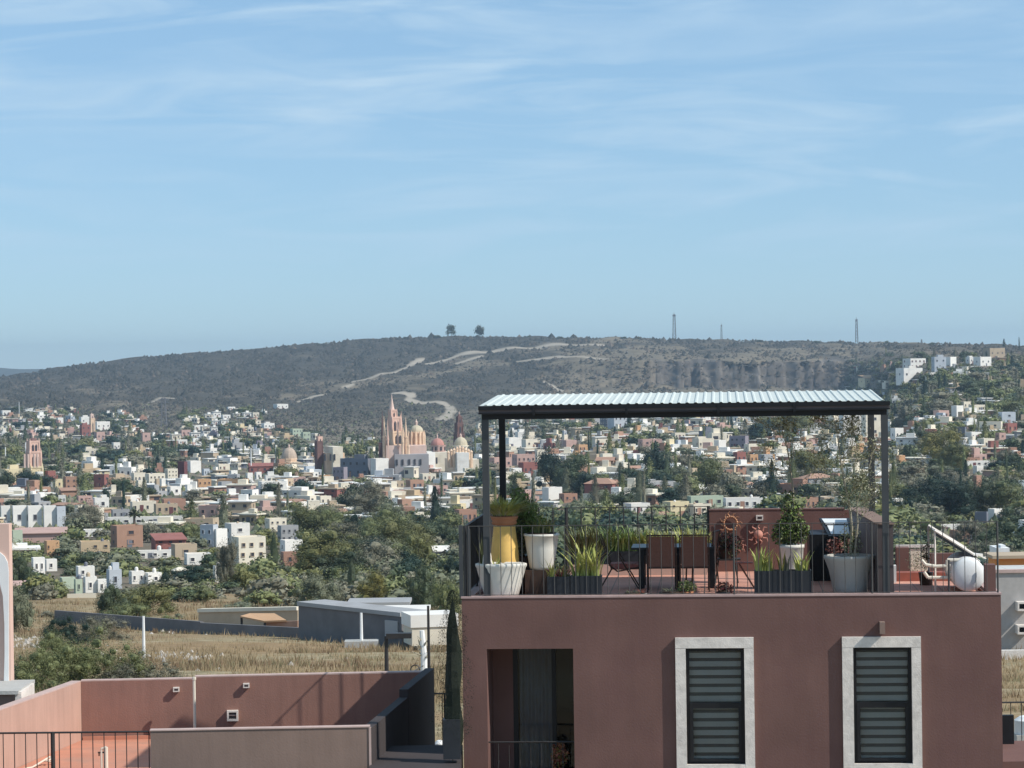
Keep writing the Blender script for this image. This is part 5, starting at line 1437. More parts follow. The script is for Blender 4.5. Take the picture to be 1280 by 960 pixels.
for q in rest:
    _, x, yy_, wp, hp, kind, lf, z_ = q
    g = PT(x, yy_, depth(min(1420, max(-140, x)), yy_)); s = g.y / FPX
    key = (kind, int(z_ * 3))
    if key not in P0:
        m_ = proto(kind, 0, int(z_ * 3)); a_ = np.zeros(len(m_.vertices) * 3, dtype=np.float32); m_.vertices.foreach_get('co', a_); P0[key] = a_.reshape(-1, 4, 3)
    a_ = P0[key]; an = z_ * 40; R_ = np.array([[math.cos(an), -math.sin(an), 0], [math.sin(an), math.cos(an), 0], [0, 0, 1]])
    v_ = (a_ @ R_.T) * np.array([wp * s * 1.2, wp * s * 1.2, hp * s]) + np.array([g.x, g.y, g.z - .3])
    Vs.append(v_); ms += [lk.index(lf)] * len(v_)
tag(add('trees_mass', quads_mesh('trees_mass', np.concatenate(Vs), ms), [LEAF[k_] for k_ in lk]), 'far small trees and shrubs filled in between the town houses', 'trees', kind='stuff')
print('COUNTS houses', len(rh), 'trees', len(rt), 'hand', len(HOUSES), len(TREES))

# ------------------------------------------------------------------ walls and buildings round the dry lot
def slab_px(name, label, cat, x0, x1, t0, t1, b0, b1, d0, d1, dep, mats, cap=None, group=None):
    """a wall whose two ends are given by distance"""
    A, B = PT(x0, b0, d0), PT(x1, b1, d1); At, Bt = PT(x0, t0, d0), PT(x1, t1, d1)
    n = Vector((-(B.y - A.y), (B.x - A.x), 0)).normalized() * dep
    t = Thing(name, label, cat, tuple(A), group, frame='w'); mb = MB()
    lo = 1.2
    vs = [(A.x, A.y, A.z - lo), (B.x, B.y, B.z - lo), (B.x + n.x, B.y + n.y, B.z - lo), (A.x + n.x, A.y + n.y, A.z - lo), tuple(At), tuple(Bt), (B.x + n.x, B.y + n.y, Bt.z), (A.x + n.x, A.y + n.y, At.z)]
    mb.raw(vs, [(0, 1, 5, 4), (1, 2, 6, 5), (2, 3, 7, 6), (3, 0, 4, 7), (4, 5, 6, 7), (3, 2, 1, 0)])
    t.part('wall', mb, mats)
    if cap:
        mb = MB(); e = Vector((n.x, n.y, 0)).normalized() * .12
        q = [At - e, Bt - e, Vector((B.x, B.y, Bt.z)) + n + e, Vector((A.x, A.y, At.z)) + n + e]
        mb.raw([tuple(p + Vector((0, 0, .01))) for p in q] + [tuple(p + Vector((0, 0, .28))) for p in q], [(3, 2, 1, 0), (4, 5, 6, 7), (0, 1, 5, 4), (1, 2, 6, 5), (2, 3, 7, 6), (3, 0, 4, 7)])
        t.part('coping', mb, cap)
    return t
t = slab_px('boundary_wall', 'long dark grey block wall along the back of the dry lot', 'wall', 68, 250, 763, 777, 779, 792, 227.5, 203, .3, M['blockwall'])
slab_px('boundary_wall', 'lower dark grey block wall in front of the orange awning', 'wall', 250, 378, 778.5, 785, 793, 799, 201, 191.5, .3, M['blockwall'])
slab_px('boundary_wall', 'pale tan rendered wall above the grey block wall', 'wall', 248, 372, 765.5, 763, 786, 789, 213, 206, .4, HM['tan'], HM['cream'])
t = slab_px('warehouse', 'long dark grey warehouse with a pale roof edge beside the dry lot', 'warehouse', 373, 502, 757, 771, 801, 806, 188, 179, 2.2, M['blockwall'], HM['grey'])
for x, w, y0, y1 in ((483, 10, 796, 775),):
    A = PT(x, y0, 180); k = A.y / FPX
    mb = MB(); mb.box(A.x, A.x + w * k * 2.1, A.y - .15, A.y - .02, A.z, A.z + (y0 - y1) * k, R(-38), (A.x, A.y)); t.part('shutter', mb, HM['grey'])
def lens_px(x, y, w, h, d, t, m_, nm):
    p = PT(x, y, d); k = d / FPX; mb = MB(); mb.lathe([(w * k * .5, 0), (w * k * .4, h * k * .6), (.02, h * k)], tuple(p), 12); t.part(nm, mb, m_)
lens_px(398, 759, 8, 4, 189, t, HM['white'], 'roof_vent'); lens_px(436, 762, 6, 2.5, 187, t, HM['white'], 'roof_vent')
t = Thing('white_building', 'long white low building behind the grey warehouse', 'building', tuple(PT(440, 790, 226)), frame='w')
A = PT(438, 757, 226); B = PT(508, 757, 226); mb = MB(); mb.box(A.x, B.x, A.y, A.y + 4, PT(470, 790, 226).z, A.z); t.part('wall', mb, HM['white'])
mb = MB(); mb.box(A.x - .3, B.x + .3, A.y - .3, A.y + 4.3, A.z + .003, A.z + .25); t.part('roof', mb, HM['grey'])
t = Thing('pink_building', 'low pale pink building with a dark opening right of the warehouse', 'building', tuple(PT(480, 800, 200)), frame='w')
A = PT(478, 766, 184); B = PT(533, 766, 184); zb = PT(500, 806, 184).z; mb = MB(); mb.box(A.x, B.x, A.y, A.y + 3, zb, A.z - .0); t.part('wall', mb, HM['pink'])
mb = MB(); mb.box(A.x - .2, B.x + .2, A.y - .3, A.y + 3.2, A.z + .003, A.z + .22); t.part('roof', mb, HM['white'])
t = Thing('white_building', 'boxy bright white building with a beige base beside the terrace corner', 'building', tuple(PT(540, 795, 180)), frame='w')
A = PT(512, 768, 176); B = PT(573, 768, 176); zb = PT(540, 783, 176).z; mb = MB(); mb.box(A.x, B.x, A.y, A.y + 3, zb, A.z, R(14), (B.x, A.y)); t.part('wall', mb, HM['white'])
mb = MB(); mb.box(A.x + .1, B.x - .1, A.y + .1, A.y + 2.8, PT(540, 806, 176).z, zb - .004, R(14), (B.x, A.y)); t.part('base', mb, HM['cream'])
# orange awning
t = Thing('awning_shelter', 'shelter with a faded orange sloping roof between the pale wall and block wall', 'shelter', tuple(PT(328, 788, 201)), frame='w')
k = 229 / FPX; P_ = lambda x, y, d: tuple(PT(x, y, d))
mb = MB(); a, b, c_, d_ = PT(300, 770, 202), PT(330, 776, 199), PT(358, 775, 198.5), PT(343, 766.5, 204); a2 = PT(312, 766.5, 205)
q = [a, b, c_, d_, a2]; mb.raw([tuple(p) for p in q] + [(p.x, p.y, p.z - .12) for p in q], [(0, 1, 2, 3, 4), (9, 8, 7, 6, 5), (0, 5, 6, 1), (1, 6, 7, 2), (2, 7, 8, 3), (3, 8, 9, 4), (4, 9, 5, 0)])
t.part('roof', mb, HM['orange'])
for x, y, d in ((302, 772, 201.9), (331, 777, 199.2), (356, 776, 198.8)):
    p = PT(x, y, d); mb = MB(); mb.bar((p.x, p.y, p.z - 2.2), (p.x, p.y, p.z), .09); t.part('post', mb, M['iron'])
slab_px('rubble_wall', 'low broken pinkish wall under the orange shelter', 'wall', 330, 372, 778, 776, 792, 792, 199.8, 198, .3, HM['terracotta'])

# poles
def pole(x, yt, yb, label, r=.10, m_='white', d=None, head=None, base=False, name='utility_pole', cat='pole'):
    g = ground(x, yb) if d is None else PT(x, yb, d); k = g.y / FPX; h = (yb - yt) * k
    t = Thing(name, label, cat, tuple(g), frame='w')
    mb = MB(); mb.bar((g.x, g.y, g.z - .3), (g.x, g.y, g.z + h), r, r * .75, 8); t.part('shaft', mb, M[m_] if m_ in M else HM[m_])
    if base: mb = MB(); mb.box(g.x - 1.1, g.x + 1.1, g.y - .7, g.y + .7, g.z - .2, g.z + .45); t.part('plinth', mb, M['concrete'])
    if head:
        mb = MB(); mb.bar((g.x, g.y, g.z + h * .97), (g.x + head, g.y, g.z + h), r * .5); mb.box(g.x + head - .35, g.x + head + .35, g.y - .15, g.y + .15, g.z + h - .06, g.z + h + .08); t.part('lamp_head', mb, M['iron'])
    return t
pole(180, 770, 823, 'slim white pole standing in the dry grass left', .10)
pole(452, 766, 809, 'white pole on a concrete plinth in front of the warehouse', .12, base=True)
t = pole(483.5, 795, 850, 'dark street lamp rising behind the parapet', .07, 'iron', d=75, head=.35, name='street_lamp', cat='street lamp')
pole(536.5, 757, 850, 'thin dark pole at the end of the rose parapet', .045, 'iron', d=70)
pole(545, 792, 810, 'short white post in the lot beside the terrace corner', .13)
pole(561, 790, 812, 'second short white post nearer the terrace corner', .12)
pole(314, 500 + 60, 592, 'white pole above the red-roofed hall', .3); pole(32.5, 553, 590, 'white pole beside the reddish bell tower', .3); pole(7, 559, 582, 'white pole at the picture edge beside the church hall', .3)
pole(24, 502, 518, 'thin antenna pole above the far villas', .3); pole(345, 556, 580, 'white pole left of the tan dome', .28); pole(238, 628, 650, 'white pole right of the brick-red stained building', .2); pole(46, 684, 700, 'pole in front of the orange patchwork house', .12)
pole(861, 612, 622, 'slim white mast beside the pale aqua pavilion', .12); pole(846, 500 + 65, 585, 'white trunk-like pillar left of the white villa', .35); pole(851, 567, 583, 'white pillar in the dark tree', .35)
# the pale bare trunk with stubby limbs
g = PT(529.5, 838, 95); k = g.y / FPX
t = Thing('bare_tree', 'pale bare pole-like tree with thin leafless limbs behind the parapet', 'tree', tuple(g), frame='w')
mb = MB(); mb.path([(g.x, g.y, g.z - 2), (g.x + .02, g.y, g.z + 20 * k), (g.x - .04, g.y, g.z + 50 * k)], [.13, .12, .09], 8); t.part('trunk', mb, M['white'])
mb = MB(); r2 = random.Random(5)
for q in range(16):
    z0 = g.z + r2.uniform(14, 34) * k; sgn = r2.choice([-1, 1]); l_ = r2.uniform(6, 15) * k
    p1 = (g.x + sgn * l_ * .5, g.y + r2.uniform(-.2, .2), z0 + r2.uniform(2, 8) * k); p2 = (g.x + sgn * l_, g.y + r2.uniform(-.3, .3), z0 + r2.uniform(4, 16) * k)
    mb.path([(g.x, g.y, z0), p1, p2], [.03, .022, .008], 4)
t.part('limbs', mb, M['palebark'])

# a sagging cable from the pale trunk towards the houses, with a coil of spare wire hanging on it
c0 = PT(529.5, 832, 95); c1 = PT(380, 862, 70)
pts = [tuple(c0 + (c1 - c0) * (i / 14) + Vector((0, 0, -.35 * math.sin(math.pi * i / 14)))) for i in range(15)]
mb = MB(); mb.path(pts, [.018] * 15, 4); single('cable', mb, M['iron'], 'thin sagging cable running from the pale bare tree over the parapet', 'cable', tuple(c0), frame='w')
q = PT(519, 837, 94); mb = MB(); pts = [(q.x + .16 * math.cos(a * .6), q.y, q.z + .16 * math.sin(a * .6)) for a in range(23)]; mb.path(pts, [.02] * 23, 4); single('wire_coil', mb, M['iron'], 'small coil of spare wire hanging beside the pale bare tree', 'wire coil', tuple(q), frame='w')

# ================================================================== neighbour's roof terrace, lower left
def PZ(px, py, z):
    r = ray(px, py); return r * (z / r.z)
zt = -5.92; zf = -7.02
A, B_, C_, D_, E_ = PZ(101, 852, zt), PZ(540, 843, zt), PZ(0, 888, zt), PZ(188, 914, zt), PZ(461, 909, zt)
C2 = A + (C_ - A) * 2.6
def wall_w(mb, p, q, thick, z0, z1, side=1):
    """upright slab from p to q; thickness away from the viewer side"""
    d = Vector((q.x - p.x, q.y - p.y, 0)).normalized(); n = Vector((-d.y, d.x, 0)) * thick * side
    vs = [(p.x, p.y, z0), (q.x, q.y, z0), (q.x + n.x, q.y + n.y, z0), (p.x + n.x, p.y + n.y, z0)]
    mb.raw(vs + [(a, b, z1) for a, b, _ in vs], [(0, 1, 5, 4), (1, 2, 6, 5), (2, 3, 7, 6), (3, 0, 4, 7), (4, 5, 6, 7), (3, 2, 1, 0)])
nb = Thing('neighbour_house', 'rose rendered flat-roofed house with parapets around a red roof terrace', 'house', (D_.x, D_.y, -13), frame='w')
mid = A + (B_ - A) * ((243 - 101) / 439)
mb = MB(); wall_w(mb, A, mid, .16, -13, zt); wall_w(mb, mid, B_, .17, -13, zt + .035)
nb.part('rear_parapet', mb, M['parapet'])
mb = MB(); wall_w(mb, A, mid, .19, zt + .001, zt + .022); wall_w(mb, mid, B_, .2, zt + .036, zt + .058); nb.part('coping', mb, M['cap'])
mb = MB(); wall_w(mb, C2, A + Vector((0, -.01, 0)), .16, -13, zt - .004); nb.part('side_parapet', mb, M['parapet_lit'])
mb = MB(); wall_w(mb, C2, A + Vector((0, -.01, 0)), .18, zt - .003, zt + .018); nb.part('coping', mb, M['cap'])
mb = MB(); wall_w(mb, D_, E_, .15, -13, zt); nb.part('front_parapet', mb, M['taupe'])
mb = MB(); wall_w(mb, D_ + Vector((-.01, -.015, 0)), E_ + Vector((.02, -.015, 0)), .18, zt + .001, zt + .02)
e0 = E_ + Vector((0.0, -.016, 0)); wall_w(mb, e0, e0 + Vector((.035, 0, 0)), .05, -13, zt + .0)
nb.part('coping', mb, M['cap'])
Em = E_ + (B_ - E_) * .55
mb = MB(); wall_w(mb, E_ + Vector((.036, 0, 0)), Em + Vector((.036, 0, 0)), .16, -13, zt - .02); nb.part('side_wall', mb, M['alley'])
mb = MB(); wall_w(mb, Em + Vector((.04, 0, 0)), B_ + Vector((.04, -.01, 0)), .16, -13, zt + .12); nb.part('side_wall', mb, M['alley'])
mb = MB(); ze = -7.75; q0 = Em + Vector((.2, .3, 0)); q1 = B_ + Vector((.2, -.2, 0)); wall_w(mb, q0, q1, .35, -13, ze, -1); nb.part('ledge', mb, M['taupe'])
mb = MB()
fl = [C2 + Vector((.05, 0, 0)), A + Vector((.0, 0, 0)), B_, E_ + Vector((0, .1, 0)), D_ + Vector((0, .1, 0)), PZ(-140, 917, zt)]
mb.raw([(p.x, p.y, zf) for p in fl] + [(p.x, p.y, zf - .2) for p in fl], [tuple(range(6))[::-1], tuple(range(6, 12))]); nb.part('roof_floor', mb, M['seal'])
mb = MB(); wall_w(mb, A + Vector((.03, -.05, 0)), mid + Vector((0, -.05, 0)), .04, zf, zf + .07); nb.part('skirting', mb, M['seal'])
# pipe in the corner of the step
p = PZ(243, 852, zt) + Vector((0, -.05, 0)); mb = MB(); mb.bar((p.x, p.y, zf), (p.x, p.y, zt + .06), .028, n=8); mb.bar((p.x, p.y, zt + .04), (p.x, p.y, zt + .09), .04, n=8); nb.part('downpipe', mb, M['pipe'])
# small lamps and the vent on the parapet
def on_wall(px, py):
    """point on the rear parapet plane"""
    r = ray(px, py); d = (B_ - A); n = Vector((-d.y, d.x, 0)).normalized(); return r * (A.dot(n) / r.dot(n))
wang = math.atan2((B_ - A).y, (B_ - A).x)
def wall_lamp(p, label, ang, w=.115, h=.085, dep=.09, group='small square terrace wall lamps'):
    e = bpy.data.objects.new('wall_lamp', None); COL.objects.link(e); e.location = p; e.rotation_euler = (0, 0, ang); tag(e, label, 'wall lamp', group)
    mb = MB(); mb.holes(-w / 2, w / 2, -h / 2, h / 2, -dep, 0, [(-w * .32, w * .32, -h * .25, h * .25)]); add('housing', mb.mesh('housing'), M['stone'], e)
    mb = MB(); mb.box(-w * .3, w * .3, -dep * .6, -dep * .5, -h * .24, h * .24)
    for k in (-1, 0, 1): mb.box(k * w * .15 - .005, k * w * .15 + .005, -dep, -dep * .62, -h * .24, h * .24)
    add('grille', mb.mesh('grille'), M['gutter'], e)
    return e
wall_lamp(on_wall(220.5, 861.5), 'small square wall lamp on the rose parapet beside the downpipe', wang)
wall_lamp(on_wall(308, 856.5), 'small square wall lamp high on the rose parapet above the vent', wang)
p = on_wall(291, 894); e = bpy.data.objects.new('wall_vent', None); COL.objects.link(e); e.location = p; e.rotation_euler = (0, 0, wang); tag(e, 'square hooded vent with a pale frame on the rose parapet', 'vent')
mb = MB(); mb.holes(-.105, .105, -.10, .10, -.10, 0, [(-.07, .07, -.06, .065)]); add('hood', mb.mesh('hood'), M['stone'], e)
mb = MB(); mb.box(-.07, .07, -.03, -.01, -.06, .065); mb.raw([(-.07, -.098, .0), (.07, -.098, .0), (.07, -.04, .06), (-.07, -.04, .06)], [(0, 1, 2, 3)]); add('flap', mb.mesh('flap'), M['gutter'], e)
# terrace railing in front of the red roof
def railing(name, label, P0, P1, ztop, zbot, gap, r=.008, posts=(), rail=.016, mats='iron', low=.07, post_r=.03, frame='w', group=None):
    t = Thing(name, label, 'railing', (P0.x, P0.y, zbot), group, frame=frame)
    d = P1 - P0; L_ = Vector((d.x, d.y, 0)).length; n = int(L_ / gap)
    at = lambda s_, z_: (P0.x + d.x * s_, P0.y + d.y * s_, z_)
    mb = MB(); mb.bar(at(0, ztop), at(1, ztop), rail, n=4); t.part('top_rail', mb, M[mats])
    mb = MB(); mb.bar(at(0, zbot + low), at(1, zbot + low), rail * .8, n=4); t.part('bottom_rail', mb, M[mats])
    for i in range(n + 1):
        mb = MB(); mb.bar(at(i / n, zbot + low), at(i / n, ztop), r, n=4)
        if n < 95: t.part('baluster', mb, M[mats])
    for s_ in posts:
        mb = MB(); mb.bar(at(s_, zbot), at(s_, ztop + .01), post_r, n=4); t.part('post', mb, M[mats])
    return t
R0 = PZ(-150, 918, zt - .02); R1 = PZ(186, 914.5, zt - .02)
railing('railing', 'thin dark railing in front of the red roof terrace', R0, R1, zt - .02, zf, .176, posts=((66 + 150) / 336,), post_r=.035)
# white pipes with a tap
g = PZ(131, 934, zf + .45); t = Thing('water_pipe', 'pair of upright white water pipes with a brass tap on the red roof', 'pipe', (g.x, g.y, zf), frame='w')
mb = MB(); mb.bar((g.x + .02, g.y, zf - .5), (g.x + .02, g.y, zf + .45), .035, n=10); mb.bar((g.x - .06, g.y, zf - .5), (g.x - .06, g.y, zf + .42), .02, n=8); mb.bar((g.x - .06, g.y, zf + .42), (g.x + .03, g.y, zf + .45), .022, n=8); t.part('pipe', mb, M['pipe'])
mb = MB(); mb.bar((g.x - .12, g.y, zf + .36), (g.x - .02, g.y, zf + .36), .014); mb.bar((g.x - .10, g.y, zf + .36), (g.x - .10, g.y, zf + .30), .012); t.part('tap', mb, M['wood'])
g = PZ(60, 953, zf + .05); mb = MB(); pts = [(g.x + .1 * math.cos(a * .5) * (1 - a / 30), g.y + .1 * math.sin(a * .5), zf + .03 + .007 * a) for a in range(16)]; pts += [(g.x - .2, g.y - .4, zf + .03), (g.x - .5, g.y - .9, zf + .03)]
mb.path(pts, [.014] * len(pts), 5); single('hose', mb, M['pipe'], 'short coil of pale hose lying on the red roof', 'hose', (g.x, g.y, zf), frame='w')

# pale painted wall at the picture edge
t = Thing('painted_gable', 'dusty pink gable wall with a white curved painted border at the picture edge', 'wall', tuple(PT(-60, 862, 50)), frame='w')
a, b = PT(-140, 862, 50), PT(11, 655, 50); mb = MB(); mb.box(a.x, b.x, a.y, a.y + .3, PT(0, 866, 50).z, b.z); t.part('wall', mb, M['gable'])
q = lambda x, y: (PT(x, y, 50).x, PT(x, y, 50).z)
mb = MB(); out = [(11.3, 862), (11.3, 715), (10, 703), (6, 695), (0, 690), (-12, 690)]; inn = [(-12, 722), (0, 728), (4, 745), (6, 780), (6.2, 820), (5, 862)]
pl = [q(*v) for v in out + inn]
for i in range(5): mb.prism([q(*out[i]), q(*out[i + 1]), q(*inn[4 - i]), q(*inn[5 - i])], a.y - .04, a.y - .002)
t.part('border', mb, M['white'])
t = Thing('lower_roof', 'small grey slab roof with a pale upstand at the picture edge', 'roof', tuple(PT(0, 880, 48.5)), frame='w')
a, b = PT(-140, 872, 48.5), PT(24, 863, 48.5); mb = MB(); mb.box(a.x, b.x, a.y - .1, a.y + 1.6, PT(0, 867.5, 48.5).z, PT(0, 863, 48.5).z); t.part('slab', mb, M['concrete'])
b = PT(19, 863, 48.5); mb = MB(); mb.box(a.x, b.x, a.y, a.y + 1.4, -13, PT(0, 868, 48.5).z); t.part('wall', mb, M['taupe'])
c_ = PT(27, 863, 48.5); mb = MB(); mb.box(b.x + .002, c_.x, a.y - .03, a.y + 1.3, -13, PT(0, 865, 48.5).z); t.part('flank', mb, M['stone'])  # paler strip along the right side of the wall

# alley between the two houses
g0 = PT(552, 952, 46)
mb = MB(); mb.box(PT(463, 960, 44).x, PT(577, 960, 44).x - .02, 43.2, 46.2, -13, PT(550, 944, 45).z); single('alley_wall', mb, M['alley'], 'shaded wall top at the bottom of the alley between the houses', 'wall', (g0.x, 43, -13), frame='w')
railing('railing', 'thin railing across the alley end between the houses', PT(539, 868, 52), PT(566, 866, 52), PT(550, 867, 52).z, PT(550, 960, 52).z, .2, posts=(.62,), post_r=.02)
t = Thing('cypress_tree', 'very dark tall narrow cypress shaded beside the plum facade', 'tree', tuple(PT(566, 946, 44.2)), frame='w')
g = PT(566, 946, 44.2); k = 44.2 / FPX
o = add('crown', proto('column', 2, 1), [LEAF['alley_shade']], t.e, byobj=True); o.scale = (46 * k, 34 * k, 205 * k); o.location = (.03, 0, 2 * k)
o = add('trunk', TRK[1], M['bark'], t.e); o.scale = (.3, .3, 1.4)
mb = MB(); mb.box(g.x - .15, g.x + .13, g.y - .15, g.y + .15, g.z - .02, g.z + .62); single('planter', mb, M['planter'], 'dark square planter under the shaded cypress', 'planter', tuple(g), frame='w')

# ================================================================== the main building
U1 = U(1251, 0, 743); ZB = -13.0; VR = 6.0
zc_ = lambda y, v=0, x=900: Z(x, y, v)
ZFL = ZT - .08
mbld = Thing('main_house', 'plum stucco house with two stone-framed windows and a roof terrace', 'house', (0, 0, ZB))
def win_rect(x0, x1, y0, y1): return (U(x0, 0, (y0 + y1) / 2), U(x1, 0, (y0 + y1) / 2), Z((x0 + x1) / 2, y1, 0), Z((x0 + x1) / 2, y0, 0))
op = win_rect(609.5, 717.5, 811, 985); w1 = win_rect(858, 931, 810, 955); w2 = win_rect(1067, 1140, 809, 954)
mb = MB(); mb.holes(0, U1, ZB, ZT - .03, 0, .25, [op, w1, w2])
mb.box(0, .22, .25, VR + .15, ZB, ZT - .03); mb.box(U1 - .22, U1, .25, VR + .15, ZB, ZT - .03); mb.box(.22, U1 - .22, VR - .1, VR + .15, ZB, ZT - .03)
mbld.part('wall', mb, M['facade'])
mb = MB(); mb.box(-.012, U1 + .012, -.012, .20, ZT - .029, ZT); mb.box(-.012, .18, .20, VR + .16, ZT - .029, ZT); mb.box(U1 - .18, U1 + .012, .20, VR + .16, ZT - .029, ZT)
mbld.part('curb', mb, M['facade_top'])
mb = MB(); mb.box(.225, U1 - .225, .255, VR - .11, ZFL - .2, ZFL); mbld.part('terrace_floor', mb, M['tiles'])
# recessed balcony
u0, u1, z0, z1 = op; dv = 1.15
mb = MB(); mb.box(u0 - .1, u0, .252, dv, z0, z1 + .1); mb.box(u1, u1 + .1, .252, dv, z0, z1 + .1); mb.box(u0 - .1, u1 + .1, .252, dv, z1, z1 + .1); mb.box(u0 - .1, u1 + .1, .252, dv, z0 - .1, z0 - .002)
mb.box(u0, u0 + .34, dv, dv + .12, z0, z1); mbld.part('balcony_recess', mb, M['facade'])
rec = MB(); ud = u0 + .34
rec.box(ud + .002, ud + .08, dv, dv + .07, z0, z1); rec.box(u1 - .06, u1, dv, dv + .07, z0, z1); rec.box(ud + .66, ud + .73, dv, dv + .07, z0, z1); rec.box(ud + .08, u1 - .06, dv, dv + .07, z1 - .07, z1)
dr = mbld.part('balcony_door', rec, M['black'])
mb = MB(); mb.box(ud + .08, u1 - .06, dv + .03, dv + .04, z0, z1 - .07)
gm = bpy.data.materials.new('window_glass'); gm.use_nodes = True; t_ = gm.node_tree; t_.nodes.clear()
o_ = t_.nodes.new('ShaderNodeOutputMaterial'); mx_ = t_.nodes.new('ShaderNodeMixShader'); tr_ = t_.nodes.new('ShaderNodeBsdfTransparent'); gl_ = t_.nodes.new('ShaderNodeBsdfGlossy'); fr_ = t_.nodes.new('ShaderNodeFresnel')
tr_.inputs[0].default_value = (.80, .82, .82, 1); gl_.inputs['Roughness'].default_value = .03; fr_.inputs[0].default_value = 1.45; gl_.inputs[0].default_value = (.55, .6, .65, 1)
t_.links.new(fr_.outputs[0], mx_.inputs[0]); t_.links.new(tr_.outputs[0], mx_.inputs[1]); t_.links.new(gl_.outputs[0], mx_.inputs[2]); t_.links.new(mx_.outputs[0], o_.inputs[0]); M['glass'] = gm
mbld.part('glass', mb, gm, dr)
mb = MB(); n = 26
cu = [(ud + .10 + .55 * i / n, dv + .16 + .035 * math.sin(i * 1.15)) for i in range(n + 1)]
for (a0, b0), (a1, b1) in zip(cu, cu[1:]): mb.face([(a0, b0, z0), (a1, b1, z0), (a1, b1, z1 - .1), (a0, b0, z1 - .1)])
mbld.part('curtain', mb, M['curtain'], dr)
mb = MB(); mb.box(u0, u1 + .1, dv + 1.9, dv + 2.0, z0, z1); mb.box(u0 - .05, u0, dv + .13, dv + 2, z0, z1); mb.box(u1 + .1, u1 + .15, dv + .08, dv + 2, z0, z1); mb.box(u0, u1 + .1, dv + .15, dv + 1.9, z1 + .001, z1 + .05); mbld.part('room_backing', mb, M['black'])  # black shell paints the darkness of the room behind the glass
zr = Z(660, 928, .06); bot = Z(660, 985, .06)
mb = MB(); mb.bar((u0, .1, zr), (u1, .1, zr), .013, n=4); br_ = mbld.part('balcony_rail', mb, M['iron'])
for i in range(7):
    x = u0 + (u1 - u0) * (i + .9) / 8; mb = MB(); mb.bar((x, .1, zr - .06 if i % 2 else zr), (x, .1, bot), .007, n=4)
    mb.bar((x, .1, zr - .35), (x, .1, zr - .31), .016, n=6); mbld.part('baluster', mb, M['iron'], br_)
# windows
def win(rect, ox0, ox1, oy0, oy1, label, reflect=False):
    u0, u1, z0, z1 = rect; a0, a1 = U(ox0, -.05, 880), U(ox1, -.05, 880); b1, b0 = Z((ox0 + ox1) / 2, oy0, -.05), Z((ox0 + ox1) / 2, oy1, -.05)
    mb = MB()
    jt = .004
    mb.box(a0, u0, -.07, .06, b0 - .02, z1 - .0); mb.box(u1, a1, -.07, .06, b0 - .02, z1 - .0); mb.box(a0, a1, -.072, .06, z1 + jt, b1); mb.box(a0 - .0, a1 + .0, -.085, .06, b0 - .16, b0 - .02 - jt)
    mb.box(u0, u1, -.068, .06, b0 - .02, z0)
    W_ = mbld.part('window', mb, M['stone']); W_['label'] = label
    mb = MB(); f = .055; vf = .07; zm = z0 + (z1 - z0) * .49
    mb.box(u0, u0 + f, vf, vf + .06, z0, z1); mb.box(u1 - f, u1, vf, vf + .06, z0, z1); mb.box(u0 + f, u1 - f, vf, vf + .06, z1 - f, z1); mb.box(u0 + f, u1 - f, vf, vf + .06, z0, z0 + f * .6)
    mb.box(u0 + f, u1 - f, vf - .01, vf + .06, zm - .03, zm + .06)
    mb.box(u0 + f, u0 + 2 * f, vf - .02, vf + .05, z0 + f * .6, zm - .03); mb.box(u1 - 1.9 * f, u1 - f, vf - .02, vf + .05, z0 + f * .6, zm - .03); mb.box(u0 + 2 * f, u1 - 1.9 * f, vf - .02, vf + .05, z0 + f * .6, z0 + f * 1.3)
    mbld.part('sash', mb, M['black'], W_)
    mb = MB(); mb.box(u0 + f, u1 - f, vf + .03, vf + .036, z0 + .03, z1 - f); mbld.part('glass', mb, M['glass'], W_)
    mb = MB(); mb.cur = 0; mb.box(u0 + .02, u1 - .02, vf + .12, vf + .125, z0, z1); z = z1 - f - .04; mb.mat(1)
    while z > z0 + .1:
        mb.box(u0 + .03, u1 - .03, vf + .10, vf + .112, z - .085, z); z -= .142
    mb.box(u0 + .06, u1 - .075, vf + .085, vf + .105, zm + .075, zm + .095); mb.box(u0 + .11, u1 - .12, vf + .085, vf + .105, z0 + .075, z0 + .09)
    mbld.part('blind', mb, [M['blind_d'], M['blind_l']], W_)
M['blind_l'] = mat('blind_light', (.82, .81, .78), .9, .08, 3); M['blind_d'] = mat('blind_dark', (.20, .20, .20), .9, .1, 3)
win(w1, 845, 943, 797, 958, 'stone framed window, shaded upper and lower sash'); win(w2, 1053.5, 1152, 796, 957, 'stone framed window under the small box lamp')
# board added behind the windows so that no light enters the house
mb = MB(); mb.box(w1[0] - .3, w2[1] + .3, .5, .55, w1[2] - .3, w1[3] + .3); mbld.part('room_backing', mb, M['wood'])
mb = MB(); a0, a1 = U(1099, 0, 783), U(1105.5, 0, 783); mb.box(a0, a1, -.20, -.0, Z(1102, 791, 0), Z(1102, 776.5, 0)); single('wall_lamp', mb, M['taupe'], 'narrow box lamp above the second stone-framed window', 'wall lamp', (a0, 0, Z(1102, 791, 0)))
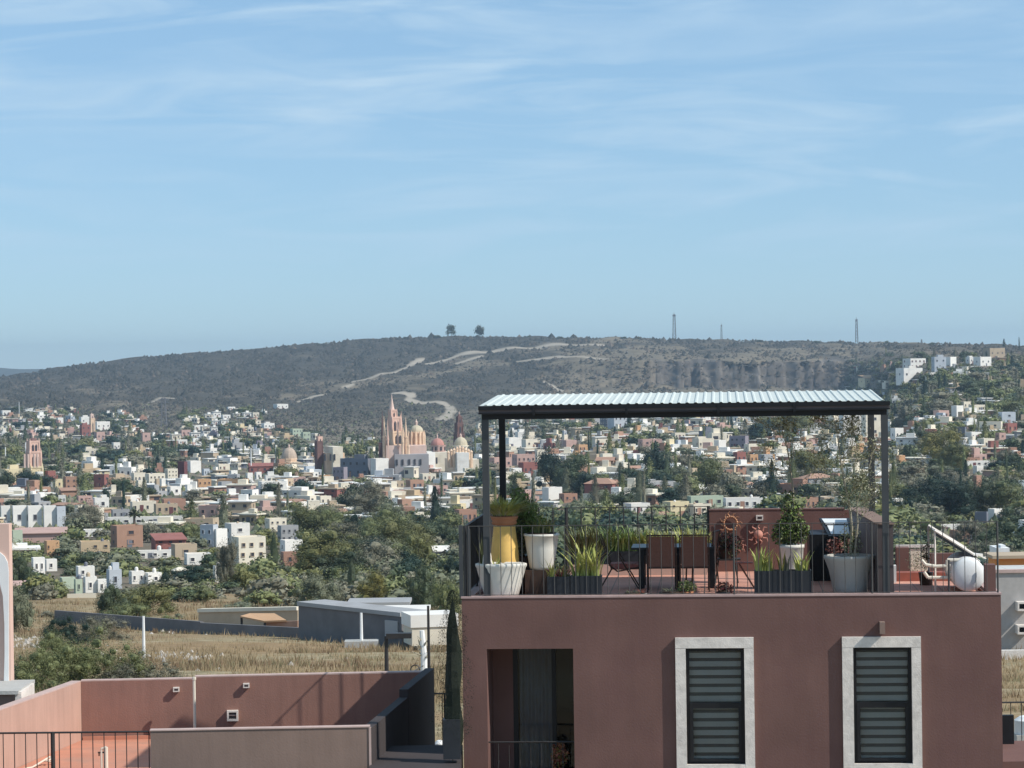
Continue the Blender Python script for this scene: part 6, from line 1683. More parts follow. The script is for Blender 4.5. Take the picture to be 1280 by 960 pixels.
# the plant on the balcony
def leaf_cloud(name, at, size, n, leaf, mats, mi=None, seed=0, up=.3, shape='ball', parent=None, frame='b'):
    rs = np.random.RandomState(seed); d = rs.normal(size=(n, 3)); d /= np.linalg.norm(d, axis=1)[:, None]
    r = rs.rand(n) ** .45; P = d * r[:, None] * np.array(size) * .5
    # gaps: drop leaves by a coarse pattern
    keep = (np.sin(P[:, 0] / size[0] * 13 + seed) * np.sin(P[:, 2] / size[2] * 11 + seed * 2) * np.cos(P[:, 1] / size[1] * 9)) > -.35
    P = P[keep]; m = len(P)
    nr = rs.normal(size=(m, 3)) + np.array([0, 0, up]); nr /= np.linalg.norm(nr, axis=1)[:, None]
    t = np.cross(nr, rs.normal(size=(m, 3))); t /= np.linalg.norm(t, axis=1)[:, None]; b = np.cross(nr, t)
    s = leaf * (.6 + .8 * rs.rand(m))[:, None]
    V = np.stack([P - t * s * .5, P - b * s * .24, P + t * s * .5, P + b * s * .24], 1)
    me = quads_mesh(name, V, (rs.rand(m) * len(mats)).astype(int)); return add(name, me, mats, parent, at)
def blades_mesh(n, h, spread, w, seed, lean=.35, nm='foliage', seg=4):
    rs = random.Random(seed); mb = MB()
    for i in range(n):
        a = rs.random() * 6.283; r0 = rs.random() ** .6 * spread; bx, by = r0 * math.cos(a), r0 * math.sin(a)
        L_ = h * rs.uniform(.55, 1.05); le = lean * rs.uniform(.3, 1.4); b2 = a + rs.uniform(-.5, .5); ww = w * rs.uniform(.7, 1.3); sx, sy = -math.sin(b2 + rs.uniform(-.8, .8)), math.cos(b2)
        pr = None
        for k in range(seg + 1):
            t = k / seg; x = bx + math.cos(b2) * le * L_ * t * t; y = by + math.sin(b2) * le * L_ * t * t; z = L_ * t * (1 - .25 * le * t); q = ww * .5 * (1 - t ** 2.2) + .001
            cu = [(x - sx * q, y - sy * q, z), (x + sx * q, y + sy * q, z)]
            if pr: mb.face([pr[0], pr[1], cu[1], cu[0]])
            pr = cu
    return mb
def potted(label, name, u, v, zbase, pot_prof, potm, plants, cat='potted plant', group=None, nseg=24, wob=None):
    """plants: list of (mesh builder or None, materials, offset)"""
    t = Thing(name, label, cat, (u, v, zbase), group)
    mb = MB(); mb.lathe(pot_prof, (u, v, zbase), nseg, wob=wob); pt = t.part('pot', mb, potm, smooth=nseg > 8)
    r, z = pot_prof[-1]
    mb = MB(); mb.lathe([(r * .84, 0), (r * .80, .012)], (u, v, zbase + z + .004), 16); t.part('soil', mb, M['soil'])
    for m_, ms_, off in plants: o = add('foliage', m_.mesh('foliage'), ms_, t.e, off)
    return t
g = (U(699, .6, 950), .7, Z(699, 962, .7))
t = Thing('potted_plant', 'small orange-red leafed plant behind the balcony railing', 'potted plant', g); leaf_cloud('foliage', (0, 0, .22), (.3, .3, .5), 500, .06, [M['redwood'], LEAF['gold'], M['terracotta']], seed=4, parent=t.e)
mb = MB(); mb.lathe([(.09, -.28), (.12, 0)], (g[0], g[1], g[2]), 14); t.part('pot', mb, M['terracotta'])

# ------------------------------------------------------------------ pergola
ZRF = Z(604, 507, .1); ZRR = Z(622, 491.5, 3.6)
uL, uR = U(600, .1, 507), U(1110, .1, 500); VF, VB = .10, 3.60
pg = Thing('pergola', 'black steel pergola with a ribbed pale metal roof over the terrace', 'pergola', (uL, VF, ZFL))
pw = .055
zb = ZRF - .03 - .075
pu0, pu1 = uL + .075, uR - .06
for u, v, m_ in ((pu0, VF + .08, 'post'), (pu1, VF + .08, 'post'), (uL + .09, VB - .12, 'black'), (uR - .10, VB - .12, 'post')):
    mb = MB(); mb.box(u - pw, u + pw, v - pw, v + pw, ZFL, zb - .13); mb.box(u - pw * 1.7, u + pw * 1.7, v - pw * 1.7, v + pw * 1.7, ZFL + .001, ZFL + .015); pg.part('post', mb, M[m_])
mb = MB(); mb.box(uL + .02, uR - .02, VF + .03, VF + .13, zb - .13, zb); pg.part('beam', mb, M['black'])
mb = MB(); mb.box(uL + .02, uR - .02, VB - .17, VB - .07, zb - .13, zb + .14); pg.part('beam', mb, M['black'])
for u in (uL + .02, uR - .12):
    mb = MB(); mb.prism([(VF + .13, zb - .13), (VB - .17, zb - .13 + .12), (VB - .17, zb + .12), (VF + .13, zb)], u, u + .1, 'x'); pg.part('side_beam', mb, M['black'])
for k in range(1, 6):
    v = VF + .13 + (VB - VF - .3) * k / 6; zz = zb - .06 + .13 * k / 6; mb = MB(); mb.box(uL + .12, uR - .12, v, v + .05, zz, zz + .075); pg.part('purlin', mb, M['black'])
mb = MB(); gz = ZRF - .02
mb.box(uL - .015, uR + .02, VF - .10, VF - .085, gz - .105, gz + .0); mb.box(uL - .015, uR + .02, VF - .085, VF + .02, gz - .105, gz - .095); gt = pg.part('gutter', mb, M['gutter'])
mb = MB(); mb.box(uL - .02, uR + .025, VF - .125, VF - .101, gz - .055, gz + .012); pg.part('gutter_lip', mb, M['black'], gt)
mb = MB(); mb.box(uL - .02, uR + .025, VF - .112, VF - .101, gz - .125, gz - .098); pg.part('gutter_lip', mb, M['black'], gt)
for x in (667, 783, 898, 993):
    u = U(x, 0, 510); mb = MB(); mb.box(u - .02, u + .02, VF - .135, VF - .101, gz - .15, gz + .01); pg.part('bracket', mb, M['black'], gt)
# ribbed sheet
mb = MB(); rib = .1385; n = int((uR - uL) / rib); h0, h1 = ZRF, ZRR - .035
prof = []
for i in range(n):
    x = uL + .0 + i * rib
    prof += [(x, 0), (x + rib * .52, 0), (x + rib * .66, .015), (x + rib * .84, .015)]
prof.append((uL + n * rib, 0))
for (xa, za), (xb, zb_) in zip(prof, prof[1:]):
    f0, f1, g0, g1 = (xa, VF - .12, h0 + za), (xb, VF - .12, h0 + zb_), (xa, VB + .12, h1 + za), (xb, VB + .12, h1 + zb_)
    mb.face([f0, f1, g1, g0]); lo = lambda p: (p[0], p[1], p[2] - .004); mb.face([lo(f0), lo(g0), lo(g1), lo(f1)]); mb.face([f0, lo(f0), lo(f1), f1]); mb.face([g0, g1, lo(g1), lo(g0)])
pg.part('roof_sheet', mb, M['roofsheet'])

# ------------------------------------------------------------------ terrace railings
rl = lambda x, v, y: Vector((U(x, v, y), v, 0))
ztr = Z(640, 657.5, .06)
railing('railing', 'long thin railing along the front edge of the roof terrace', Vector((U(586, .06, 700), .06, 0)), Vector((U(1247, .06, 700), .06, 0)), ztr, ZT - .03, .1755, r=.006, rail=.007, low=.05, post_r=.016, mats='rail', frame='b', posts=(0, .505, .765, 1))
railing('railing', 'side railing of the roof terrace running back beside the yellow pot', Vector((.06, .12, 0)), Vector((.06, VR, 0)), ztr, ZT - .03, .17, r=.012, rail=.02, frame='b', posts=(0, .33, .66, 1), post_r=.035)
railing('railing', 'rear railing of the roof terrace behind the strap-leaved planters', Vector((.1, VR + .02, 0)), Vector((U(886, VR, 660), VR + .02, 0)), Z(800, 634, VR), ZT - .03, .26, r=.012, rail=.007, frame='b', posts=(.33, 1), post_r=.032)
0 and railing('railing', 'side railing of the roof terrace at the solar heater end', Vector((U1 - .06, .12, 0)), Vector((U1 - .06, VR, 0)), ztr, ZT - .03, .34, r=.008, rail=.012, frame='b', posts=(0, 1), post_r=.03)
mb = MB(); mb.box(-.04, .02, .05, .09, ZT - .02, ztr + .02); mb.box(.10, .15, .05, .09, ZT - .02, ztr - .05); 
for k in range(5): mb.box(.02 + k * .02, .026 + k * .02, .06, .08, ZT, ztr)
single('gate_panel', mb, M['post'], 'narrow dark grey metal panel at the terrace corner beside the white bowl pot', 'panel', (0, .05, ZT))

# ------------------------------------------------------------------ rear wall with its ornaments
uw0, uw1, uw2 = U(887, VR, 670), U(1056, VR, 670), U(1250, VR, 700)
zw = Z(970, 637, VR)
t = Thing('terrace_wall', 'plum rendered wall behind the terrace with metal sun ornaments', 'wall', (uw0, VR - .12, ZFL))
mb = MB(); mb.box(uw0, uw1, VR - .12, VR - .102, ZFL, zw); mb.box(uw0, uw1 - .002, VR - .10, VR + .16, ZT - .02, zw); t.part('wall', mb, M['facade'])
mb = MB(); mb.box(uw1, U(1075, VR, 670), VR + .0, VR + .17, ZT - .02, zw - .02); t.part('wall', mb, M['facade'])
mb = MB(); mb.box(uw0 - .01, uw1, VR - .13, VR + .17, zw + .001, zw + .02); t.part('coping', mb, M['facade'])
p = OB + UV * U(949.5, VR - .12, 647) + VV * (VR - .122) + Vector((0, 0, Z(949.5, 647, VR - .12)))
wall_lamp(p, 'small square wall lamp on the plum terrace wall beside the lime tree', -YAW, .13, .095)
def sun_orn(x, y, R_, m_, label, rays=11, ring=True, seed=1):
    v = VR - .15; u, z = FU(x, y, v); t = Thing('sun_ornament', label, 'wall ornament', (u, v, z), 'sun-shaped ornaments on the plum terrace wall'); rs = random.Random(seed)
    mb = MB(); N_ = 20
    if ring:
        pts = [(u + R_ * .62 * math.cos(a * 2 * math.pi / N_), v - .015, z + R_ * .62 * math.sin(a * 2 * math.pi / N_)) for a in range(N_ + 1)]
        mb.path(pts, [R_ * .11] * (N_ + 1), 6)
    else: mb.prism([(u + R_ * .45 * math.cos(a * 2 * math.pi / 14), z + R_ * .45 * math.sin(a * 2 * math.pi / 14)) for a in range(14)], v - .04, v)
    t.part('face', mb, m_, smooth=True)
    mb = MB()
    for k in range(rays):
        a = 2 * math.pi * k / rays + rs.uniform(-.1, .1); L_ = R_ * rs.uniform(.95, 1.2); a2 = a + .25
        p0 = (u + R_ * .55 * math.cos(a), v - .01, z + R_ * .55 * math.sin(a)); p1 = (u + L_ * .8 * math.cos(a2), v - .02, z + L_ * .8 * math.sin(a2)); p2 = (u + L_ * math.cos(a), v - .02, z + L_ * math.sin(a))
        mb.path([p0, p1, p2], [R_ * .09, R_ * .06, R_ * .02], 5)
    t.part('rays', mb, m_)
M['copper'] = mat('aged_copper', (.42, .22, .13), .5, .25, 20, metal=.5)
sun_orn(913, 654, .20, M['copper'], 'large aged copper sun ring on the plum wall', 12)
sun_orn(948, 668, .19, M['pinkclay'], 'red clay sun with curled rays left of the lime tree', 9, False, 3)
sun_orn(924, 683, .12, M['pinkclay'], 'small pink clay sun ring low on the plum wall', 8, True, 5)

# ------------------------------------------------------------------ pots at the left corner
k45 = 1 / 75.
u = U(626.5, .34, 720)
t = Thing('bowl_pot', 'wide white clay bowl pot at the terrace corner, sunlit', 'pot', (u, .34, ZFL))
mb = MB(); mb.lathe([(.24, 0), (.27, .03), (.33, .25), (.39, .46), (.405, .53), (.425, .56), (.425, .60), (.40, .61), (.375, .58), (.36, .50)], (u, .34, ZFL), 36, sy=.62, cap=False, wob=lambda a, z: 1 + .012 * math.cos(12 * a)); mb.lathe([(.36, .46), (.35, .47)], (u, .34, ZFL), 30, sy=.62)
t.part('bowl', mb, M['pot_white'], smooth=True)
mb = MB(); mb.lathe([(.355, .475), (.34, .48)], (u, .34, ZFL), 24, sy=.62); t.part('soil', mb, M['soil'])
us, vs_ = U(609, .3, 690), .30; t2 = Thing('figurine', 'pale stone figurine with a round head standing in the white bowl pot', 'figurine', (us, vs_, ZFL + .47))
mb = MB(); mb.lathe([(.075, 0), (.085, .05), (.08, .15), (.07, .24), (.06, .30), (.035, .33)], (us, vs_, ZFL + .48), 16, sy=.8); t2.part('body', mb, M['stone'], smooth=True)
mb = MB(); mb.lathe([(.015, 0), (.045, .02), (.052, .055), (.04, .09), (.01, .105)], (us, vs_, ZFL + .80), 14); t2.part('head', mb, M['white'], smooth=True)
t3 = Thing('small_plant', 'sparse little strap plant rooted in the white bowl pot', 'plant', (U(620, .34, 690), .34, ZFL + .48)); o = add('foliage', blades_mesh(14, .30, .05, .02, 8, .5).mesh('foliage'), LEAF['blade'], t3.e)
t3 = Thing('small_plant', 'thin upright plant behind the figurine at the post', 'plant', (U(603, .42, 690), .42, ZFL + .48)); o = add('foliage', blades_mesh(16, .72, .05, .018, 9, .22).mesh('foliage'), LEAF['mid'], t3.e)
u = U(631, .82, 690)
t = Thing('tall_pot', 'tall yellow clay pot with a tapering neck', 'pot', (u, .82, ZFL)); zy = Z(631, 657, .82) - ZFL
mb = MB(); mb.lathe([(.19, 0), (.235, zy * .25), (.245, zy * .45), (.225, zy * .7), (.185, zy * .97), (.19, zy)], (u, .82, ZFL), 32); t.part('body', mb, M['pot_yellow'], smooth=True)
pr = [(.12, 0), (.20, .02), (.215, .05), (.20, .075), (.225, .12), (.24, .16)]
potted('grassy spiky plant in a terracotta bowl on top of the yellow pot', 'potted_plant', u, .82, ZFL + zy + .002, pr, M['terracotta'], [(blades_mesh(420, .46, .18, .014, 3, 1.1), [LEAF['blade']], (0, 0, .12)), (blades_mesh(200, .40, .18, .018, 5, 1.4), [LEAF['pale']], (0, 0, .12)), (blades_mesh(30, .22, .2, .014, 7, 1.5), [M['straw']], (0, 0, .13))])  # pale and straw blades paint the sunlight missing under the pergola roof
# dark shrub behind
u = U(654, 1.35, 690); t = Thing('potted_shrub', 'dense dark leafy shrub in a brown pot behind the yellow pot', 'shrub', (u, 1.35, ZFL))
mb = MB(); mb.lathe([(.17, 0), (.24, .55), (.26, .62), (.24, .66)], (u, 1.35, ZFL), 24); t.part('pot', mb, M['wood'], smooth=True)
mb = MB()
rs = random.Random(4)
for k in range(9): mb.path([(u + rs.uniform(-.1, .1), 1.35 + rs.uniform(-.1, .1), ZFL + .6), (u + rs.uniform(-.2, .2), 1.35 + rs.uniform(-.1, .1), ZFL + 1.3), (u + rs.uniform(-.28, .28), 1.35, ZFL + 1.8)], [.012, .009, .004], 5)
t.part('stems', mb, M['bark'])
for i, (dx, dz, sx, sz, n, lf) in enumerate([(-.10, 1.02, .55, .85, 2600, 'dark'), (.02, 1.40, .5, .6, 1800, 'fresh'), (.20, 1.12, .46, .6, 1500, 'fresh'), (-.05, 1.62, .36, .45, 900, 'mid'), (.26, .80, .42, .42, 1000, 'mid')]):
    leaf_cloud('foliage', (dx, 0, dz), (sx, .5, sz), n, .05, [LEAF[lf], LEAF['fresh']] if i else [LEAF['dark'], LEAF['mid']], seed=20 + i, parent=t.e)  # fresh leaf colour mixed in to paint sunlight on the shaded shrub
u = U(677, .85, 690); hz = .60
mb = MB(); mb.box(u - .27, u + .25, .62, 1.08, ZFL, Z(677, 667, .85) - .604); single('shade_block', mb, M['wood'], 'added dark block standing for the shadowed base of the white tapered pot', 'shade_block', (u, .85, ZFL))  # dark block added where the pot's lower part lies in shadow
potted('white tapered clay pot with a low leafy plant, half in shadow', 'potted_plant', u, .85, Z(677, 667, .85) - .60, [(.19, 0), (.21, .05), (.26, hz * .6), (.285, hz * .93), (.30, hz * .94), (.30, hz)], M['pot_white'], [(blades_mesh(46, .32, .14, .022, 12, .8), [LEAF['mid']], (0, 0, hz)), (blades_mesh(12, .42, .1, .02, 13, .5), [LEAF['gold']], (.1, 0, hz))])
# dark trough planters with strap-leaved plants
def trough(x0, x1, ytop, v0, v1, label, zbase, plants, ztop=None, nm='planter', div=None):
    a, b = U(x0, v0, 730), U(x1, v0, 730); zt_ = Z((x0 + x1) / 2, ytop, v0) if ztop is None else ztop
    t = Thing('strap_leaf_planter', label, 'planter', (a, v0, zbase)); mb = MB()
    th = .02; mb.box(a, b, v0, v0 + th, zbase, zt_); mb.box(a, b, v1 - th, v1, zbase, zt_); mb.box(a, a + th, v0 + th, v1 - th, zbase, zt_); mb.box(b - th, b, v0 + th, v1 - th, zbase, zt_)
    for d in (div or ()): ud_ = U(d, v0, 730); mb.box(ud_ - .006, ud_ + .006, v0 - .008, v0 - .001, zbase, zt_ + .01)
    t.part('trough', mb, M['planter']); mb = MB(); mb.box(a + th, b - th, v0 + th, v1 - th, zbase, zt_ - .05); t.part('soil', mb, M['soil'])
    for i, (x, n, h, w, lf, ln, sp) in enumerate(plants):
        uu = U(x, v0, 730); o = add('plant', blades_mesh(n, h, sp, w, 31 + i + int(x0), ln).mesh('plant'), LEAF[lf], t.e, (uu - a, (v1 - v0) / 2, zt_ - zbase - .06))
    return t
trough(684, 712, 721, .18, .48, 'dark trough planter with spiky brownish leaves beside the white bowl', ZFL, [(690, 16, .42, .03, 'blade', .7, .08), (704, 14, .36, .03, 'olive', .7, .08), (698, 12, .30, .03, 'blade_red', .8, .08)], div=(697,))
trough(713, 752, 720, .18, .48, 'dark trough planter with tall golden-green sword leaves', ZFL, [(722, 26, .6, .034, 'blade', .6, .09), (732, 40, .80, .030, 'blade', .45, .10), (745, 28, .66, .034, 'blade', .6, .09)], div=(726, 739))
trough(943, 1014.5, 713.5, .18, .50, 'long dark trough planter with upright snake plants', ZFL, [(951, 18, .50, .045, 'blade', .30, .10), (962, 14, .42, .045, 'blade', .25, .08), (978, 9, .50, .04, 'gold', .25, .06), (984, 5, .42, .04, 'grey', .3, .08), (1000, 14, .44, .045, 'blade', .45, .08), (1008, 9, .50, .03, 'blade', .55, .05)], div=(953, 967, 981, 996))
# low brick bench with the rear planters
a, b = U(712, 5.2, 700), U(884, 5.2, 700); t = Thing('planter_bench', 'low reddish ledge carrying the rear strap-leaved planters', 'bench', (a, 5.2, ZFL))
mb = MB(); mb.box(a, b, 5.2, 5.62, ZFL, ZFL + .20); t.part('ledge', mb, tile_mat('red_mosaic', (.40, .16, .12), (.30, .12, .10), (.5, .36, .30), .09, .05, .012))
for i, (x0, x1) in enumerate([(714, 756), (758, 800), (802, 842), (844, 883)]):
    n = 3; xs_ = [x0 + (x1 - x0) * (k + .5) / n for k in range(n)]
    trough(x0, x1, 0, 5.24, 5.56, 'dark rear planter of arching grassy leaves, %s along the ledge' % ORD[i], ZFL + .2, [(x, 80, .60 if i < 2 else .50, .026, ['mid', 'fresh', 'blade', 'blade'][i], .55, .15) for x in xs_] + [(xs_[1], 22, .6, .02, 'blade', .4, .18)], ztop=ZFL + .2 + .24)

# ------------------------------------------------------------------ chairs and table
def tube(mb, pts, r, n=8): return mb.path(pts, [r] * len(pts), n)
def sling_chair(name, label, u, v, w, ang, mats=('wood', 'sling'), group=None):
    """seen from behind: the back nearest to the viewer"""
    e = bpy.data.objects.new(name, None); COL.objects.link(e); e.location = OB + UV * u + VV * v + Vector((0, 0, ZFL)); e.rotation_euler = (0, 0, -YAW + ang); tag(e, label, 'chair', group)
    hw = w / 2; r = .014; hb = .97; hs = .42
    for s in (-1, 1):
        mb = MB(); mb.path([(s * hw, -.02, 0), (s * hw, .02, hs), (s * hw, -.04, hb)], [r, r, r * .9], 8); add('back_leg', mb.mesh('back_leg'), M['wood'], e)
        mb = MB(); tube(mb, [(s * hw, .46, 0), (s * hw, .44, hs)], r); add('front_leg', mb.mesh('front_leg'), M['wood'], e)
        mb = MB(); tube(mb, [(s * hw, -.01, .62), (s * hw, .2, .64), (s * hw, .44, .62), (s * hw, .44, hs)], r); add('armrest', mb.mesh('armrest'), M['wood'], e)
    mb = MB(); tube(mb, [(-hw, -.04, hb), (hw, -.04, hb)], r); tube(mb, [(-hw, .02, hs), (hw, .02, hs)], r); tube(mb, [(-hw, .44, hs), (hw, .44, hs)], r); tube(mb, [(-hw, .02, hs), (-hw, .44, hs)], r); tube(mb, [(hw, .02, hs), (hw, .44, hs)], r); add('seat_frame', mb.mesh('seat_frame'), M['wood'], e)
    mb = MB(); n = 6
    pr = None
    for k in range(n + 1):
        t = k / n; z = hs - .02 + (hb - hs) * t; y = .02 - .06 * t + .02 * math.sin(math.pi * t)
        if pr: mb.raw([(-hw + .02, pr[0], pr[1]), (hw - .02, pr[0], pr[1]), (hw - .02, y, z), (-hw + .02, y, z), (-hw + .02, pr[0] + .006, pr[1]), (hw - .02, pr[0] + .006, pr[1]), (hw - .02, y + .006, z), (-hw + .02, y + .006, z)], [(0, 1, 2, 3), (7, 6, 5, 4), (0, 3, 7, 4), (1, 5, 6, 2)])
        pr = (y, z)
    add('backrest', mb.mesh('backrest'), M['sling'], e)
    mb = MB(); mb.box(-hw + .01, hw - .01, .03, .43, hs - .012, hs + .004); add('seat', mb.mesh('seat'), M['sling'], e)
    return e
c1 = sling_chair('patio_chair', 'brown sling chair seen from behind, beside the dark table leg', U(827, 1.5, 690), 1.5, .49, 0, group='brown sling chairs')
c2 = copy_tree(c1, 'brown sling chair seen from behind, between the table and the purple plant', OB + UV * U(868, 1.5, 690) + VV * 1.5 + Vector((0, 0, ZFL)), -YAW + .03)
c3 = copy_tree(c1, 'brown sling chair turned sideways at the end of the dark table', OB + UV * U(893, 2.4, 690) + VV * 2.5 + Vector((0, 0, ZFL)), -YAW + R(78))
tu0, tu1 = U(798, 2.2, 690), U(893, 2.2, 690); t = Thing('dining_table', 'dark glossy table behind the two brown chairs', 'table', (tu0, 2.2, ZFL))
mb = MB(); mb.box(tu0 - .12, tu1, 2.15, 3.1, ZFL + .68, ZFL + .72); t.part('tabletop', mb, M['glassdark'])
for u, v in ((tu0, 2.2), (tu0 + .62, 2.2), (tu1 - .1, 2.2), (tu0, 3.0), (tu1 - .1, 3.0)):
    mb = MB(); mb.box(u, u + .10, v, v + .10, ZFL, ZFL + .678); t.part('leg', mb, M['black'])
mb = MB(); mb.box(tu0 + .02, tu1 - .02, 2.22, 2.28, ZFL + .58, ZFL + .677); t.part('apron', mb, M['black'])
# folding lounge chair with a patterned cushion
lu, lv = U(773, 2.3, 700), 2.3; t = Thing('lounge_chair', 'low folding chair with crossed dark legs and a mottled red cushion', 'chair', (lu, lv, ZFL))
for s in (0, .5):
    mb = MB(); tube(mb, [(lu - .32, lv + s, ZFL), (lu - .12, lv + s, ZFL + .34), (lu - .32, lv + s, ZFL + .92)], .013); t.part('leg', mb, M['wood'])
    mb = MB(); tube(mb, [(lu + .42, lv + s, ZFL + .38), (lu - .02, lv + s, ZFL + .30), (lu - .17, lv + s, ZFL + .42)], .013); tube(mb, [(lu + .34, lv + s, ZFL), (lu - .02, lv + s, ZFL + .62)], .012); t.part('leg', mb, M['wood'])
M['cushion'] = mat('mottled_red_cushion', (.30, .11, .09), .9, .5, 14, stain=(.55, .35, .28, .9), sscale=12)
mb = MB(); mb.box(lu - .14, lu + .42, lv + .02, lv + .48, ZFL + .33, ZFL + .43); t.part('cushion', mb, M['cushion'])
# purple plants on a stand, crossed stool, small pots in front
su, svv = U(908, 3.4, 700), 3.4; t = Thing('plant_stand', 'dark bushy purple-leaved plant on a spindly stand by the wall', 'potted plant', (su, svv, ZFL))
mb = MB()
for dx, dy in ((-.2, -.1), (.2, -.1), (-.2, .1), (.2, .1)): mb.bar((su + dx, svv + dy, ZFL), (su + dx * .7, svv + dy, ZFL + .4), .013, n=5)
mb.box(su - .25, su + .25, svv - .14, svv + .14, ZFL + .4, ZFL + .43); t.part('stand', mb, M['iron'])
mb = MB(); mb.lathe([(.12, .43), (.16, .60)], (su, svv, ZFL), 16); t.part('pot', mb, M['wood'])
leaf_cloud('foliage', (0, 0, .66), (.62, .4, .48), 1500, .05, [LEAF['blade_red'], M['wood'], LEAF['dark']], seed=51, parent=t.e)
def stool():
    u, v = U(931, 2.2, 720), 2.2; t = Thing('folding_stool', 'light folding stool with crossed wooden legs beside the snake plant trough', 'stool', (u, v, ZFL))
    for s in (0, .25):
        mb = MB(); mb.bar((u - .13, v + s, ZFL), (u - .13, v + s, ZFL + .42), .012); t.part('leg', mb, M['wood']); mb = MB(); mb.bar((u + .16, v + s, ZFL), (u - .10, v + s, ZFL + .42), .011); t.part('leg', mb, M['sling'])
    mb = MB(); mb.box(u - .16, u + .14, v, v + .28, ZFL + .42, ZFL + .44); t.part('seat', mb, M['redwood'])
stool()
potted('shallow stone bowl with low succulents at the terrace edge', 'potted_plant', U(790, .35, 738), .35, ZFL, [(.09, 0), (.13, .05), (.15, .085)], M['terracotta'], [(blades_mesh(40, .07, .10, .02, 61, 1.2), [LEAF['sage']], (0, 0, .08))])
potted('small white bowl pot beside the shallow stone bowl', 'potted_plant', U(802, .35, 738), .4, ZFL, [(.06, 0), (.08, .06), (.085, .08)], M['pot_white'], [(blades_mesh(16, .12, .04, .014, 62, .8), [M['redwood']], (0, 0, .07))])
t = potted('low bonsai-like succulent in a brown bowl in front of the chairs', 'potted_plant', U(838, .35, 738), .35, ZFL, [(.13, 0), (.18, .06), (.20, .10)], M['wood'], [(blades_mesh(30, .10, .15, .02, 63, 1.2), [LEAF['sage']], (0, 0, .09))])
t = potted('small green rosette plant in front of the second chair', 'potted_plant', U(858, .4, 735), .4, ZFL, [(.09, 0), (.12, .08), (.13, .11)], M['terracotta'], [])
leaf_cloud('foliage', (0, 0, .18), (.34, .3, .24), 420, .045, [LEAF['mid'], LEAF['olive'], LEAF['fresh']], seed=64, parent=t.e)
t = potted('dark red coleus in a small pot at the terrace edge', 'potted_plant', U(905, .4, 735), .4, ZFL, [(.08, 0), (.11, .08), (.12, .10)], M['planter'], [])
leaf_cloud('foliage', (0, 0, .15), (.34, .3, .22), 420, .05, [LEAF['blade_red'], M['wood']], seed=65, parent=t.e)

# ------------------------------------------------------------------ lime tree and the two spindly trees
def branchy(seed, base, tip, r0, depth_, spread, minr=.003):
    rs = random.Random(seed); mb = MB(); tips = []
    def grow(p, d, L_, r, k):
        q = p
        for s in range(3):
            d = (d + Vector((rs.uniform(-.12, .12), rs.uniform(-.12, .12), rs.uniform(-.02, .08)))).normalized(); q2 = q + d * L_ / 3; mb.bar(q, q2, r * (1 - .12 * s), r * (1 - .12 * (s + 1)), 5); q = q2
            if k < depth_ and s > 0 and rs.random() < .8:
                a = rs.random() * 6.28; dd = (d + Vector((math.cos(a), math.sin(a), .1)) * spread).normalized(); grow(q, dd, L_ * rs.uniform(.45, .7), r * .5, k + 1)
        tips.append(q)
        if k < depth_:
            for _ in range(2):
                a = rs.random() * 6.28; dd = (d + Vector((math.cos(a), math.sin(a), .2)) * spread * .8).normalized(); grow(q, dd, L_ * rs.uniform(.55, .75), r * .6, k + 1)
    v = tip - base; grow(base, v.normalized(), v.length, r0, 0)
    return mb, tips
def tip_leaves(tips, n, leaf, rad, seed, off):
    rs = np.random.RandomState(seed); T_ = np.array([tuple(t) for t in tips]) - np.array(off); idx = rs.randint(0, len(T_), n)
    P = T_[idx] + rs.normal(size=(n, 3)) * rad; nr = rs.normal(size=(n, 3)); nr /= np.linalg.norm(nr, axis=1)[:, None]
    t = np.cross(nr, rs.normal(size=(n, 3))); t /= np.linalg.norm(t, axis=1)[:, None]; b = np.cross(nr, t); s = leaf * (.5 + rs.rand(n))[:, None]
    return np.stack([P - t * s * .5, P - b * s * .2, P + t * s * .5, P + b * s * .2], 1), (rs.rand(n) * 3).astype(int)
u = U(990, 2.0, 690); t = Thing('lime_tree', 'bushy dark green lime tree in a white pot against the plum wall', 'tree', (u, 2.0, ZFL))
mb = MB(); mb.lathe([(.14, 0), (.17, .3), (.20, .70), (.215, .71), (.21, .76)], (u, 2.0, ZFL), 24); t.part('pot', mb, M['pot_white'], smooth=True)
mb = MB(); mb.path([(u, 2, ZFL + .7), (u + .01, 2, ZFL + 1.0), (u - .03, 2.02, ZFL + 1.5)], [.025, .02, .012], 7); t.part('trunk', mb, M['palebark'])
for i, (dx, dz, sx, sz, n) in enumerate([(-.02, 1.02, .62, .5, 1500), (-.14, .92, .44, .4, 700), (.12, .98, .4, .45, 700), (0, 1.32, .42, .42, 560), (-.05, 1.56, .26, .3, 130)]):
    leaf_cloud('foliage', (dx, 0, dz), (sx, .5, sz), n, .062, [LEAF['dark'], LEAF['fresh'], LEAF['mid']], seed=70 + i, parent=t.e)
bu, bv = U(994, 3.2, 690), 3.2
t = Thing('spindly_tree', 'tall spindly young tree with a bare stem rising behind the lime tree', 'tree', (bu, bv, ZFL))
pts = [(994, 735), (993.5, 690), (993, 645), (991, 610), (988, 585), (984, 560), (979, 545), (976, 528)]
P3 = [(FU(x, y, bv)[0], bv, FU(x, y, bv)[1]) for x, y in pts]; P3[0] = (P3[0][0], bv, ZFL)
mb = MB(); mb.path(P3, [.026, .024, .020, .016, .013, .010, .007, .004], 7)
tips = []
for i in range(3, 7):
    for sg in range(2):
        b2, tp = branchy(80 + i * 3 + sg, Vector(P3[i]), Vector(P3[i]) + Vector((random.Random(i * 7 + sg).uniform(-.35, .35), random.Random(i + sg).uniform(-.2, .2), .22)), .006, 2, .6); tips += tp; n0 = len(mb.v); mb.raw(b2.v, b2.f)
